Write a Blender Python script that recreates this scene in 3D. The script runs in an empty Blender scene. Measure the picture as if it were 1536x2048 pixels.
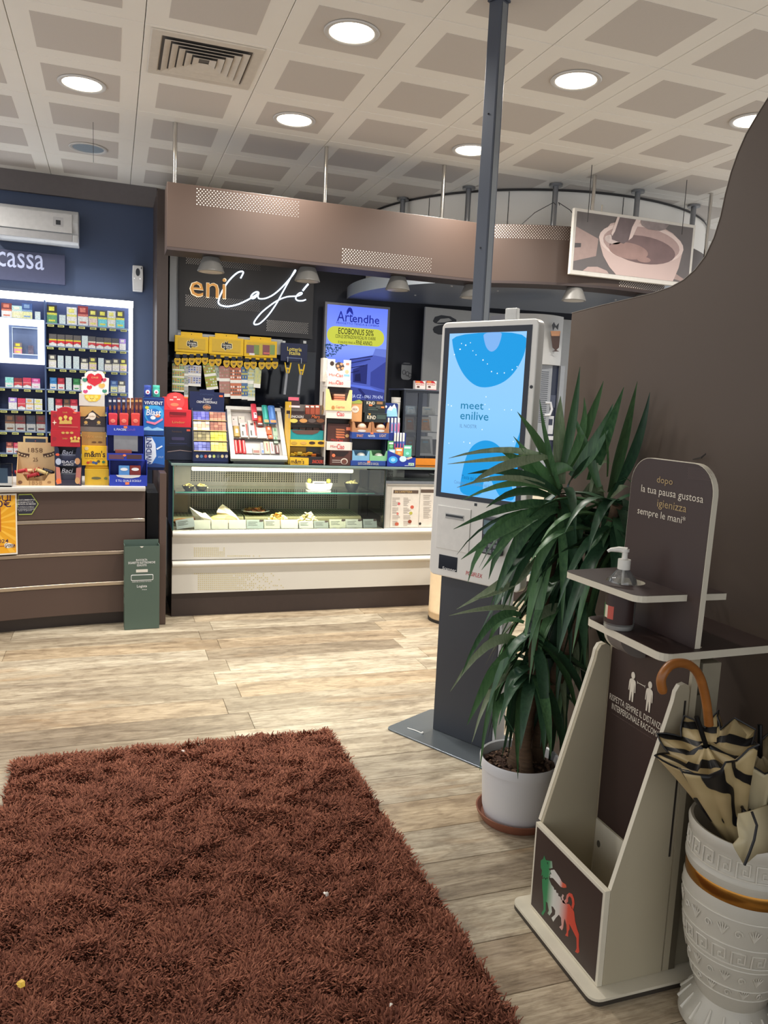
import bpy, bmesh, math, random
import numpy as np
from mathutils import Vector, Matrix, Quaternion
random.seed(7); RNG = np.random.default_rng(7)
SC = bpy.context.scene
COL = SC.collection
PI = math.pi

# ------------------------------------------------------------------ camera
F = 1560.0                                        # focal length in pixels of a 1536 x 2048 frame
HCAM = 1.507
_f = lambda *a: np.array(a, float)
_vy = _f(223 - 768, 784 - 1024, F); _vy /= np.linalg.norm(_vy)
_vz = -_f(250 - 768, 12500 - 1024, F); _vz /= np.linalg.norm(_vz)
_vz -= _vy * (_vz @ _vy); _vz /= np.linalg.norm(_vz)
_vx = np.cross(_vy, _vz)
if _vx[0] < 0: _vx = -_vx
RM = np.array([_vx, _vy, _vz])
cam = bpy.data.objects.new('camera', bpy.data.cameras.new('camera')); COL.objects.link(cam)
cam.data.sensor_width = 36; cam.data.lens = F / 2048 * 36; cam.data.clip_start = 0.05
m3 = Matrix([[RM[i][0], -RM[i][1], -RM[i][2]] for i in range(3)]).to_4x4()
m3.translation = (0, 0, HCAM); cam.matrix_world = m3
SC.camera = cam

# ------------------------------------------------------------------ world, exposure
w = bpy.data.worlds.new('shop_fill'); SC.world = w; w.use_nodes = True  # uniform pale fill added in place of light from the unseen shop
w.node_tree.nodes['Background'].inputs[0].default_value = (0.95, 0.97, 1.0, 1)
w.node_tree.nodes['Background'].inputs[1].default_value = 1.12
SC.view_settings.view_transform = 'Standard'; SC.view_settings.look = 'None'
SC.view_settings.gamma = 1; SC.view_settings.use_curve_mapping = False
SC.view_settings.exposure = 0.0
SC.cycles.use_denoising = True
SC.cycles.max_bounces = 8; SC.cycles.transparent_max_bounces = 24
SC.cycles.sample_clamp_indirect = 6; SC.cycles.caustics_reflective = False; SC.cycles.caustics_refractive = False
DOWNLIGHT_W = 26.5        # watts of each ceiling downlight that is on
DOWNLIGHT_RGB = (1.0, 0.955, 0.885)

# ------------------------------------------------------------------ measuring
def ray(px, py): return RM @ np.array([px - 768.0, py - 1024.0, F])
def at(px, py, Y=None, X=None, Z=None):
    d = ray(px, py)
    t = Y / d[1] if Y is not None else X / d[0] if X is not None else (Z - HCAM) / d[2]
    return Vector((d[0] * t, d[1] * t, HCAM + d[2] * t))
CR = {0: (0, 0, 1), 1: (0, 340, .21484), 2: (0, 700, .22135), 3: (320, 640, .20833), 4: (560, 580, .20833), 5: (320, 360, .22135), 6: (330, 900, .35807),
      7: (0, 940, .22135), 8: (680, 360, .3125), 9: (0, 600, .14648), 10: (430, 800, .10417), 11: (790, 760, .09275), 12: (340, 660, .14974),
      13: (330, 920, .14974), 14: (540, 920, .22135), 15: (0, 960, .078125), 16: (840, 600, .30274), 17: (1100, 380, .28385),
      20: (880, 720, .29948), 21: (880, 1200, .29948), 22: (1120, 880, .27083), 23: (1020, 1280, .26042), 24: (1020, 1600, .26042), 25: (1280, 1300, .3652)}
def cp(c, x, y):
    a = CR[c]; return a[0] + x * a[2], a[1] + y * a[2]
def ca(c, x, y, **k): return at(*cp(c, x, y), **k)
def rc(c, x0, y0, x1, y1, Y):
    """measured rectangle on the plane Y -> x0, x1, z0, z1"""
    ym, xm = (y0 + y1) / 2, (x0 + x1) / 2
    return ca(c, x0, ym, Y=Y).x, ca(c, x1, ym, Y=Y).x, ca(c, xm, y1, Y=Y).z, ca(c, xm, y0, Y=Y).z

# ------------------------------------------------------------------ materials
def lin(c):
    c = c / 255.0
    return c / 12.92 if c <= 0.04045 else ((c + 0.055) / 1.055) ** 2.4
MATS = {}
def M(name, rgb=None, rough=.5, metal=0.0, var=.05, scale=30.0, bump=0.0, emit=0.0, stretch=None, spec=.5, coat=0.0):
    if name in MATS: return MATS[name]
    m = bpy.data.materials.new(name); MATS[name] = m; m.use_nodes = True
    nt = m.node_tree; b = nt.nodes['Principled BSDF']
    col = [lin(v) for v in rgb]
    b.inputs['Roughness'].default_value = rough; b.inputs['Metallic'].default_value = metal
    b.inputs['Specular IOR Level'].default_value = spec
    b.inputs['Coat Weight'].default_value = coat
    tc = nt.nodes.new('ShaderNodeTexCoord'); src = tc.outputs['Object']
    if stretch:
        mp = nt.nodes.new('ShaderNodeMapping'); mp.inputs['Scale'].default_value = stretch
        nt.links.new(src, mp.inputs[0]); src = mp.outputs[0]
    nz = nt.nodes.new('ShaderNodeTexNoise'); nz.inputs['Scale'].default_value = scale; nz.inputs['Detail'].default_value = 3
    nt.links.new(src, nz.inputs['Vector'])
    mx = nt.nodes.new('ShaderNodeMix'); mx.data_type = 'RGBA'
    mx.inputs[6].default_value = (*[max(0, v * (1 - var * 2)) for v in col], 1)
    mx.inputs[7].default_value = (*[min(1, v * (1 + var * 2)) for v in col], 1)
    nt.links.new(nz.outputs['Fac'], mx.inputs[0])
    if emit < .25: nt.links.new(mx.outputs[2], b.inputs['Base Color'])
    else: b.inputs['Base Color'].default_value = (.02, .02, .02, 1); b.inputs['Specular IOR Level'].default_value = .12
    if bump:
        bp = nt.nodes.new('ShaderNodeBump'); bp.inputs['Strength'].default_value = bump; bp.inputs['Distance'].default_value = .004
        nt.links.new(nz.outputs['Fac'], bp.inputs['Height']); nt.links.new(bp.outputs[0], b.inputs['Normal'])
    if emit:
        nt.links.new(mx.outputs[2], b.inputs['Emission Color']); b.inputs['Emission Strength'].default_value = emit
    return m
def glass(name, tint=None, gl=.08, rough=.02, milk=0):
    if name in MATS: return MATS[name]
    m = bpy.data.materials.new(name); MATS[name] = m; m.use_nodes = True; nt = m.node_tree
    nt.nodes.remove(nt.nodes['Principled BSDF']); out = nt.nodes['Material Output']
    t = nt.nodes.new('ShaderNodeBsdfTransparent'); t.inputs[0].default_value = (*tint, 1)
    g = nt.nodes.new('ShaderNodeBsdfGlossy'); g.inputs['Roughness'].default_value = rough
    lw = nt.nodes.new('ShaderNodeFresnel'); lw.inputs[0].default_value = 1.45
    ml = nt.nodes.new('ShaderNodeMath'); ml.operation = 'ADD'; ml.inputs[1].default_value = gl - .04
    nt.links.new(lw.outputs[0], ml.inputs[0])
    mx = nt.nodes.new('ShaderNodeMixShader'); nt.links.new(ml.outputs[0], mx.inputs[0])
    nt.links.new(t.outputs[0], mx.inputs[1]); nt.links.new(g.outputs[0], mx.inputs[2]); last = mx.outputs[0]
    if milk:
        df = nt.nodes.new('ShaderNodeBsdfDiffuse'); df.inputs[0].default_value = (.8, .8, .78, 1); m2 = nt.nodes.new('ShaderNodeMixShader'); m2.inputs[0].default_value = milk
        nt.links.new(last, m2.inputs[1]); nt.links.new(df.outputs[0], m2.inputs[2]); last = m2.outputs[0]
    nt.links.new(last, out.inputs[0])
    return m
def nodemat(name):
    m = bpy.data.materials.new(name); MATS[name] = m; m.use_nodes = True
    return m, m.node_tree, m.node_tree.nodes['Principled BSDF']
def ramp(nt, stops):
    r = nt.nodes.new('ShaderNodeValToRGB'); e = r.color_ramp.elements
    while len(e) < len(stops): e.new(.5)
    for i, (p, c) in enumerate(stops): e[i].position = p; e[i].color = (*[lin(v) for v in c], 1)
    return r

# ------------------------------------------------------------------ mesh building (world coordinates)
ROOT = {}
class B:
    def __init__(s, T=None): s.v = []; s.f = []; s.m = []; s.T = T
    def add(s, vs, fs, m=0):
        n = len(s.v); T = s.T
        s.v += [tuple(T @ Vector(v)) if T is not None else tuple(v) for v in vs]
        s.f += [tuple(n + i for i in f) for f in fs]; s.m += [m] * len(fs); return s
    def box(s, x0, x1, y0, y1, z0, z1, m=0):
        return s.add([(x0,y0,z0),(x1,y0,z0),(x1,y1,z0),(x0,y1,z0),(x0,y0,z1),(x1,y0,z1),(x1,y1,z1),(x0,y1,z1)],
                     [(0,3,2,1),(4,5,6,7),(0,1,5,4),(1,2,6,5),(2,3,7,6),(3,0,4,7)], m)
    def prism(s, pts, a, b, ax='y', m=0):
        n = len(pts)
        q = {'y': lambda p, t: (p[0], t, p[1]), 'x': lambda p, t: (t, p[0], p[1]), 'z': lambda p, t: (p[0], p[1], t)}[ax]
        vs = [q(p, a) for p in pts] + [q(p, b) for p in pts]
        return s.add(vs, [tuple(range(n)), tuple(range(2*n-1, n-1, -1))] + [(i, i+n, (i+1) % n + n, (i+1) % n) for i in range(n)], m)
    def poly(s, pts3, m=0): return s.add(pts3, [tuple(range(len(pts3)))], m)
    def lathe(s, prof, c=(0,0), n=24, m=0, caps=True, a0=0, a1=2*PI):
        full = abs(a1 - a0 - 2*PI) < 1e-6; k = n if full else n + 1; vs = []
        for r, z in prof:
            for i in range(k):
                a = a0 + (a1 - a0) * i / n; vs.append((c[0] + r*math.cos(a), c[1] + r*math.sin(a), z))
        fs = []
        for j in range(len(prof) - 1):
            for i in range(n):
                i2 = (i + 1) % k; fs.append((j*k+i, j*k+i2, (j+1)*k+i2, (j+1)*k+i))
        if caps and full: fs += [tuple(range(k-1, -1, -1)), tuple(range((len(prof)-1)*k, len(prof)*k))]
        return s.add(vs, fs, m)
    def tube(s, pts, r, n=8, m=0, caps=True):
        pts = [Vector(p) for p in pts]; rr = r if hasattr(r, '__len__') else [r] * len(pts); vs = []; up = None
        for i, p in enumerate(pts):
            t = (pts[min(i+1, len(pts)-1)] - pts[max(i-1, 0)]).normalized()
            if up is None:
                up = t.orthogonal().normalized()
            up = (up - t * up.dot(t)).normalized(); sd = t.cross(up)
            vs += [tuple(p + (up*math.cos(2*PI*k/n) + sd*math.sin(2*PI*k/n)) * rr[i]) for k in range(n)]
        fs = [(j*n+k, j*n+(k+1) % n, (j+1)*n+(k+1) % n, (j+1)*n+k) for j in range(len(pts)-1) for k in range(n)]
        if caps: fs += [tuple(range(n-1, -1, -1)), tuple(range((len(pts)-1)*n, len(pts)*n))]
        return s.add(vs, fs, m)
    def cyl(s, p0, p1, r, n=12, m=0): return s.tube([p0, p1], r, n, m)
    def ball(s, c, r, n=10, m=0):
        rx, ry, rz = r if hasattr(r, '__len__') else (r, r, r); k = n // 2
        prof = [(math.sin(PI*j/k), -math.cos(PI*j/k)) for j in range(k+1)]
        vs = []; fs = []
        for rr, z in prof: vs += [(c[0]+rx*rr*math.cos(2*PI*i/n), c[1]+ry*rr*math.sin(2*PI*i/n), c[2]+rz*z) for i in range(n)]
        for j in range(k):
            for i in range(n): fs.append((j*n+i, j*n+(i+1) % n, (j+1)*n+(i+1) % n, (j+1)*n+i))
        return s.add(vs, fs, m)
    def mk(s, name, mat, parent=None, origin=(0,0,0), smooth=False, bevel=0, seg=2, kind=None, label=None):
        me = bpy.data.meshes.new(name)
        if parent is not None:
            r = parent
            while r.parent: r = r.parent
            inv = ROOT[r.name].inverted(); vs = [inv @ Vector(v) for v in s.v]
        else:
            o_ = Vector(origin); vs = [Vector(v) - o_ for v in s.v]
        me.from_pydata([tuple(v) for v in vs], [], s.f)
        for mm in (mat if isinstance(mat, (list, tuple)) else [mat]): me.materials.append(mm)
        if any(s.m): me.polygons.foreach_set('material_index', s.m)
        bm = bmesh.new(); bm.from_mesh(me)
        if not getattr(s, 'keep', 0): bmesh.ops.remove_doubles(bm, verts=bm.verts, dist=1e-6)
        bmesh.ops.recalc_face_normals(bm, faces=bm.faces); bm.to_mesh(me); bm.free()
        if smooth:
            me.polygons.foreach_set('use_smooth', [True] * len(me.polygons))
            if smooth != 'all':
                try: me.set_sharp_from_angle(angle=math.radians(40))
                except Exception: pass
        o = bpy.data.objects.new(name, me); COL.objects.link(o)
        if parent is not None: o.parent = parent
        else: o.location = origin; ROOT[o.name] = Matrix.Translation(Vector(origin))
        if bevel:
            bv = o.modifiers.new('edge', 'BEVEL'); bv.width = bevel; bv.segments = seg; bv.limit_method = 'ANGLE'; bv.angle_limit = .6
        if kind: o['kind'] = kind
        if label: o['label'] = label
        return o
def tag(o, label, cat, group=None):
    o['label'] = label; o['category'] = cat
    if group: o['group'] = group
    return o
def T(name, label, cat, loc=(0,0,0), group=None):
    o = bpy.data.objects.new(name, None); COL.objects.link(o); o.location = loc; o.empty_display_size = .05
    ROOT[o.name] = Matrix.Translation(Vector(loc)); return tag(o, label, cat, group)
def S(o, label): o['kind'] = 'structure'; o['label'] = label; return o
def copy_to(o, loc, label, group=None, rotz=0):
    r = o.copy(); COL.objects.link(r); r.location = loc; r.rotation_euler = (0, 0, rotz); r['label'] = label
    if group: r['group'] = group
    ROOT[r.name] = Matrix.Translation(Vector(loc)) @ Matrix.Rotation(rotz, 4, 'Z')
    for ch in list(o.children):
        c = ch.copy(); COL.objects.link(c); c.parent = r
        for g in ch.children:
            d = g.copy(); COL.objects.link(d); d.parent = c
    return r
def rr(x0, x1, z0, z1, r, n=5):
    """rounded rectangle outline"""
    P = []
    for cx, cz, a in ((x1-r, z1-r, 0), (x0+r, z1-r, 90), (x0+r, z0+r, 180), (x1-r, z0+r, 270)):
        P += [(cx + r*math.cos(math.radians(a + 90*i/n)), cz + r*math.sin(math.radians(a + 90*i/n))) for i in range(n+1)]
    return P
def ell(cx, cz, rx, rz, n=20, a0=0, a1=2*PI):
    return [(cx + rx*math.cos(a0 + (a1-a0)*i/n), cz + rz*math.sin(a0 + (a1-a0)*i/n)) for i in range(n + (0 if abs(a1-a0-2*PI) < 1e-6 else 1))]
def dec(par, name, x0, x1, z0, z1, Y, mat, t=.0012, label=None): return B().box(x0, x1, Y - t, Y, z0, z1).mk(name, mat, par, label=label)
def dpoly(par, name, pts, Y, mat, t=.0012, label=None): return B().prism(pts, Y - t, Y).mk(name, mat, par, label=label)
def dcp(par, name, c, pts, Y, mat, t=.0012):
    return dpoly(par, name, [(lambda p: (p.x, p.z))(ca(c, x, y, Y=Y)) for x, y in pts], Y, mat, t)
_font = {}
def txt(par, s, c, w, h, mat, r=(1,0,0), u=(0,0,1), bold=0.0, name='lettering', shear=0.0, align='C', space=1.0):
    """flat lettering centred on c, fitted to width w and height h"""
    key = (s, bold, shear, space)
    if key not in _font:
        cu = bpy.data.curves.new('t', 'FONT'); cu.body = s; cu.offset = bold * .35; cu.shear = shear; cu.resolution_u = 2; cu.space_character = space; cu.space_line = .95
        cu.align_x = 'CENTER'
        o = bpy.data.objects.new('t', cu); me = bpy.data.meshes.new_from_object(o)
        V = np.empty(len(me.vertices) * 3); me.vertices.foreach_get('co', V); V = V.reshape(-1, 3)
        _font[key] = (V, [tuple(p.vertices) for p in me.polygons])
        bpy.data.objects.remove(o); bpy.data.meshes.remove(me); bpy.data.curves.remove(cu)
    V, fs = _font[key]; lo, hi = V.min(0), V.max(0); sx = w / (hi[0]-lo[0]); sz = (h / (hi[1]-lo[1])) if h else sx
    r = Vector(r).normalized(); u = Vector(u).normalized(); c = Vector(c); b = B(); b.keep = 1
    b.add([tuple(c + r * ((v[0]-(lo[0]+hi[0])/2)*sx) + u * ((v[1]-(lo[1]+hi[1])/2)*sz)) for v in V], fs)
    return b.mk(name, mat, par)
def tc(par, s, c, x0, y0, x1, y1, Y, mat, **k):
    """lettering measured on the plane Y"""
    a, b_, z0, z1 = rc(c, x0, y0, x1, y1, Y)
    return txt(par, s, ((a+b_)/2, Y, (z0+z1)/2), b_-a, z1-z0, mat, **k)

# ================================================================== LIGHTS
def downlight(x, y, on=True, lab=''):
    t = T('downlight', lab, 'ceiling light', (x, y, 3.209))
    b = B(); b.lathe([(.105, 3.207), (.128, 3.207), (.130, 3.2045), (.126, 3.200), (.112, 3.199), (.105, 3.203), (.105, 3.207)], (x, y), 40, caps=False)
    b.mk('ring', M('lamp_ring', (205, 203, 200), .4), t, smooth=True)
    m = M('lamp_on', (255, 240, 214), .5, emit=9.0, var=0) if on else M('lamp_off', (150, 165, 178), .3)
    d = B(); d.lathe([(.001, 3.2035), (.06, 3.2035), (.106, 3.205)], (x, y), 40, caps=False); d.mk('diffuser', m, t, smooth=True)
    if on:
        l = bpy.data.lights.new('lamp', 'AREA'); l.shape = 'DISK'; l.size = .2; l.energy = DOWNLIGHT_W; l.color = DOWNLIGHT_RGB; l.spread = math.radians(150)
        o = bpy.data.objects.new('lamp', l); COL.objects.link(o); o.parent = t; o.location = (0, 0, -.014)
downlight(1.055, 3.745, True, 'round lit downlight in the ceiling beside the square air vent, the largest shown')
downlight(2.265, 3.755, True, 'round lit downlight right of the grey floor-to-ceiling pole')
downlight(-.152, 4.975, True, 'round lit downlight left of the square air vent')
downlight(1.06, 4.985, True, 'round lit downlight over the brown header, just below the vent row')
downlight(2.262, 5.0, True, 'round lit downlight half hidden by the grey pole')
downlight(3.465, 3.795, True, 'round lit downlight cut off by the curved brown partition')
downlight(-.152, 6.21, False, 'round unlit downlight near the blue back wall')
downlight(-1.36, 3.75, True, 'round lit downlight out of view over the left of the shop, near')
downlight(-1.36, 6.21, True, 'round lit downlight out of view over the left of the shop, far')

# ================================================================== FLOOR
fl = S(B().box(-3.2, 6.6, -1.6, 7.4, -.06, -.004).mk('floor', M('grout', (92, 82, 70), .8)), 'floor of pale wood-look plank tiles with streaky grain')
def plank_material():
    m, nt, b = nodemat('plank_tile'); L = nt.links.new
    tcn = nt.nodes.new('ShaderNodeTexCoord'); oi = nt.nodes.new('ShaderNodeObjectInfo')
    ml = nt.nodes.new('ShaderNodeVectorMath'); ml.operation = 'SCALE'; ml.inputs[3].default_value = 37.0
    cmb = nt.nodes.new('ShaderNodeCombineXYZ')
    for i in range(3): L(oi.outputs['Random'], cmb.inputs[i])
    L(cmb.outputs[0], ml.inputs[0])
    ad = nt.nodes.new('ShaderNodeVectorMath'); L(tcn.outputs['Object'], ad.inputs[0]); L(ml.outputs[0], ad.inputs[1])
    def noise(scl, sc, det, dist=0):
        mp = nt.nodes.new('ShaderNodeMapping'); mp.inputs['Scale'].default_value = scl; L(ad.outputs[0], mp.inputs[0])
        n = nt.nodes.new('ShaderNodeTexNoise'); n.inputs['Scale'].default_value = sc; n.inputs['Detail'].default_value = det
        n.inputs['Distortion'].default_value = dist; n.inputs['Roughness'].default_value = .62; L(mp.outputs[0], n.inputs[0]); return n
    big = noise((.9, 5.5, 1), 1.6, 4, .6); grain = noise((2.6, 34, 1), 3.2, 8, .7); fine = noise((7, 110, 1), 4.0, 4); worn = noise((5, 11, 1), 2.4, 6, .4); och = noise((1.5, 6, 1), .9, 2, .8)
    tone = ramp(nt, [(0, (172, 161, 146)), (.22, (198, 189, 174)), (.45, (220, 214, 201)), (.7, (215, 207, 193)), (.86, (206, 190, 168)), (1, (184, 173, 159))]); L(oi.outputs['Random'], tone.inputs[0])
    r1 = ramp(nt, [(.28, (168, 156, 142)), (.44, (205, 196, 182)), (.6, (255, 250, 238))]); L(big.outputs[0], r1.inputs[0])
    r2 = ramp(nt, [(.32, (176, 167, 156)), (.5, (232, 228, 220)), (.62, (255, 255, 252))]); L(grain.outputs[0], r2.inputs[0])
    def mix(a, c, f, mode):
        x = nt.nodes.new('ShaderNodeMix'); x.data_type = 'RGBA'; x.blend_type = mode
        if isinstance(f, float): x.inputs[0].default_value = f
        else: L(f, x.inputs[0])
        L(a, x.inputs[6]); L(c, x.inputs[7]); return x.outputs[2]
    c = mix(tone.outputs[0], r1.outputs[0], .75, 'MULTIPLY'); c = mix(c, r2.outputs[0], .7, 'MULTIPLY')
    r3 = ramp(nt, [(.34, (196, 190, 180)), (.5, (255, 255, 255))]); L(fine.outputs[0], r3.inputs[0]); c = mix(c, r3.outputs[0], .45, 'MULTIPLY')
    r4 = ramp(nt, [(.36, (186, 178, 168)), (.52, (250, 248, 244)), (.66, (255, 255, 255))]); L(worn.outputs[0], r4.inputs[0]); c = mix(c, r4.outputs[0], .6, 'MULTIPLY')
    ro = ramp(nt, [(.60, (0, 0, 0)), (.74, (150, 150, 150))]); L(och.outputs[0], ro.inputs[0])
    oc = nt.nodes.new('ShaderNodeRGB'); oc.outputs[0].default_value = (lin(186), lin(150), lin(106), 1)
    c = mix(c, oc.outputs[0], ro.outputs[0], 'MIX')
    L(c, b.inputs['Base Color']); b.inputs['Roughness'].default_value = .42; b.inputs['Specular IOR Level'].default_value = .4
    bp = nt.nodes.new('ShaderNodeBump'); bp.inputs['Strength'].default_value = .25; bp.inputs['Distance'].default_value = .002
    L(fine.outputs[0], bp.inputs['Height']); L(bp.outputs[0], b.inputs['Normal'])
    return m
PM = plank_material(); pb = B(); L_, W_, c_ = 1.1985, .1985, .0016
pb.v = []; pb.add([(x*(L_/2), y*(W_/2), -.012) for x, y in ((-1,-1),(1,-1),(1,1),(-1,1))] + [(x*(L_/2), y*(W_/2), -c_) for x, y in ((-1,-1),(1,-1),(1,1),(-1,1))] +
    [(x*(L_/2-c_), y*(W_/2-c_), 0) for x, y in ((-1,-1),(1,-1),(1,1),(-1,1))],
    [(3,2,1,0)] + [(i, (i+1) % 4, (i+1) % 4+4, i+4) for i in range(4)] + [(i+4, (i+1) % 4+4, (i+1) % 4+8, i+8) for i in range(4)] + [(8,9,10,11)])
first = None
for k in range(2, 36):
    off = .622 if k % 2 else .528
    for n in range(-3, 4):
        cx = off + 1.2*n + .6; cy = .2*k + .112
        if cx < -2.2 and k < 20: continue
        if first is None: first = pb.mk('plank', PM, fl); o = first
        else: o = first.copy(); COL.objects.link(o)
        o.location = (cx, cy, 0)

# ================================================================== CEILING
ce = S(B().box(-3.2, 6.6, -1.6, 7.4, 3.232, 3.3).mk('ceiling', M('ceiling_void', (70, 66, 62), .9)), 'suspended ceiling of white tiles with grey square patches')
TM = M('tile_white', (242, 238, 230), .62, var=.015, scale=4); GM = M('tile_patch', (204, 197, 190), .72, var=.02, scale=300)
tile0 = patch0 = None
for i in range(-5, 11):
    for j in range(-5, 6):
        cx = .4515 + .603*i; cy = 4.372 + .603*j; g = .0018
        if tile0 is None:
            b = B(); h = .3015 - g; b.add([(x*h, y*h, 3.228) for x, y in ((-1,-1),(1,-1),(1,1),(-1,1))] + [(x*h, y*h, 3.212) for x, y in ((-1,-1),(1,-1),(1,1),(-1,1))] +
              [(x*(h-.002), y*(h-.002), 3.21) for x, y in ((-1,-1),(1,-1),(1,1),(-1,1))],
              [(0,1,2,3)] + [(i_, (i_+1) % 4, (i_+1) % 4+4, i_+4) for i_ in range(4)] + [(i_+4, (i_+1) % 4+4, (i_+1) % 4+8, i_+8) for i_ in range(4)] + [(8,9,10,11)])
            o = tile0 = b.mk('ceiling_tile', TM, ce)
            p = patch0 = B().box(-.2, .2, -.2, .2, 3.2088, 3.2105).mk('grey_patch', GM, ce); p.parent = tile0
        else:
            o = tile0.copy(); COL.objects.link(o)
            if (i, j) != (0, 0): p = patch0.copy(); COL.objects.link(p); p.parent = o
        o.location = (cx, cy, 0)
# square air vent: nested rings
v = T('air_vent', 'square white ceiling air vent of nested stepped louvres', 'air vent', (.4515, 4.372, 3.21))
VM = M('vent_white', (214, 206, 194), .5)
def ring(b, cx, cy, a0, z0, a1, z1, m=0):
    P = [(-1,-1),(1,-1),(1,1),(-1,1)]
    b.add([(cx+x*a0, cy+y*a0, z0) for x, y in P] + [(cx+x*a1, cy+y*a1, z1) for x, y in P], [(i, (i+1) % 4, (i+1) % 4+4, i+4) for i in range(4)], m)
b = B(); ring(b, .4515, 4.372, .272, 3.2085, .266, 3.203); ring(b, .4515, 4.372, .266, 3.203, .222, 3.203); ring(b, .4515, 4.372, .222, 3.203, .216, 3.2095); b.mk('frame', VM, v)
B().box(.23, .67, 4.15, 4.59, 3.2083, 3.2095).mk('dark_throat', M('vent_dark', (96, 92, 88), .8), v)
for a in (.205, .168, .131, .094, .057):
    b = B(); ring(b, .4515, 4.372, a, 3.196, a-.031, 3.2065); ring(b, .4515, 4.372, a, 3.1945, a-.031, 3.205); ring(b, .4515, 4.372, a, 3.196, a, 3.1945); b.mk('louvre', VM, v)

# ================================================================== WALLS
WB = M('wall_slate', (58, 72, 100), .55, var=.03, scale=3); DK = M('dark_wall', (54, 56, 66), .5, var=.05, scale=3)
S(B().box(-3.2, .36, 7.12, 7.3, 0, 3.232).mk('wall_back', WB), 'dark slate blue wall behind the till')
S(B().box(.36, 6.6, 7.12, 7.3, 0, 3.232).mk('wall_back', DK), 'dark grey wall behind the cafe counter')
S(B().box(-3.2, .36, 7.085, 7.119, 3.05, 3.209).mk('trim_1', M('band_grey', (98, 92, 92), .5)), 'grey brown band along the top of the slate wall')
b = B(); b.box(.335, .42, 6.5, 7.119, 0, 3.06); S(b.mk('trim_2', M('dark_brown', (62, 50, 46), .45), bevel=.003), 'dark brown pier between till wall and cafe wall')
x0, x1, z0, z1 = rc(5, 85, 640, 190, 1370, 6.92)
S(B().box(x0, x1, 6.9, 7.119, 1.95, 2.75).mk('trim_3', M('brushed_steel', (150, 152, 154), .35, 1, var=.05, scale=4, stretch=(40, 40, 1))), 'brushed steel strip left of the cafe sign')

# curved drum at the ceiling above the bar
dr = S(B().lathe([(1.627, 2.6), (1.627, 3.198), (1.634, 3.198), (1.634, 3.209), (1.60, 3.209)], (3.834, 7.055), 96, caps=False, a0=PI, a1=2*PI).mk('trim_4', [M('drum_white', (244, 240, 232), .35, var=.03, scale=2)], smooth=True), 'pale round drum under the ceiling above the bar')
b = B(); b.lathe([(1.640, 3.190), (1.640, 3.208)], (3.834, 7.055), 96, caps=False, a0=PI, a1=2*PI); b.mk('top_gasket', M('gasket', (50, 48, 48), .6), dr)
for a in (212, 236, 268, 297):
    a = math.radians(a); c = (3.834+1.6285*math.cos(a), 7.055+1.6285*math.sin(a)); B().box(c[0]-.002, c[0]+.002, c[1]-.002, c[1]+.002, 2.7, 3.19).mk('panel_joint', M('gasket'), dr)

# ================================================================== BROWN PARTITION (right)
X = 1.75
cur = [(2.80,0),(2.80,1.905),(2.6,1.915),(2.44,1.92),(2.30,1.925),(2.21,1.935),(2.15,1.95),(2.10,1.975),(2.06,2.01),(2.03,2.06),(2.01,2.12),(2.0,2.18),(1.985,2.24),(1.965,2.29),(1.94,2.335),(1.90,2.38),(1.85,2.43),(1.78,2.50),(1.70,2.6),(1.62,2.74),(1.56,2.9),(1.52,3.05),(1.50,3.209),(.2,3.209),(.2,0)]
S(B().prism(cur, X, X+.035, 'x').mk('wall_partition', M('partition_brown', (84, 70, 60), .6, var=.03, scale=2)), 'brown partition panel with a curved cut-out top edge')
b = B(); pts = [Vector((X-.0015, y, z)) for y, z in cur[:23]]
b.add([(X-.0015, y, z) for y, z in cur[1:23]] + [(X+.037, y, z) for y, z in cur[1:23]] + [(X-.0015, y+.0015, z+.0015) for y, z in cur[1:23]] + [(X+.037, y+.0015, z+.0015) for y, z in cur[1:23]],
  [(i, i+1, i+45, i+44) for i in range(21)] + [(i+44, i+45, i+67, i+66) for i in range(21)])
S(b.mk('trim_5', M('edge_band', (150, 140, 128), .5)), 'pale edge band along the curved top of the partition')

# ================================================================== CAFE CANOPY
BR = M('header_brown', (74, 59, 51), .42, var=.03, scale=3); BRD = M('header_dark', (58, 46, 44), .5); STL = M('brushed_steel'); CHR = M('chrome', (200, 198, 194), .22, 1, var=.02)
DOT = M('dot_white', (228, 220, 210), .5)
CX, CY, CRD = 3.50, 6.70, 1.70; DX, DY, DR = 3.66, 6.70, 1.665
can = T('cafe_canopy', 'long brown header over the cafe counter with white dot bands', 'canopy', (1.4, 5.3, 2.43))
B().box(.331, 2.548, 5.28, 5.30, 2.43, 2.822).mk('front_panel', BR, can, bevel=.002)
b = B(); b.box(.331, .351, 5.301, 5.50, 2.43, 2.822); b.mk('end_panel', BR, can)
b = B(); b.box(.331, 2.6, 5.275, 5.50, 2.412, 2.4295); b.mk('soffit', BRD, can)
a0 = math.atan2(5.295-CY, 2.545-CX) + 2*PI
b = B(); b.lathe([(CRD, 2.43), (CRD, 2.822), (CRD-.02, 2.822), (CRD-.02, 2.43), (CRD, 2.43)], (CX, CY), 60, caps=False, a0=a0+.004, a1=2*PI-.05); b.mk('curved_panel', BR, can, smooth=True)
b = B(); b.lathe([(CRD+.006, 2.412), (CRD+.006, 2.4295), (CRD-.2, 2.4295), (CRD-.2, 2.412), (CRD+.006, 2.412)], (CX, CY), 60, caps=False, a0=a0+.004, a1=2*PI-.05); b.mk('curved_soffit', BRD, can, smooth=True)
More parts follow.
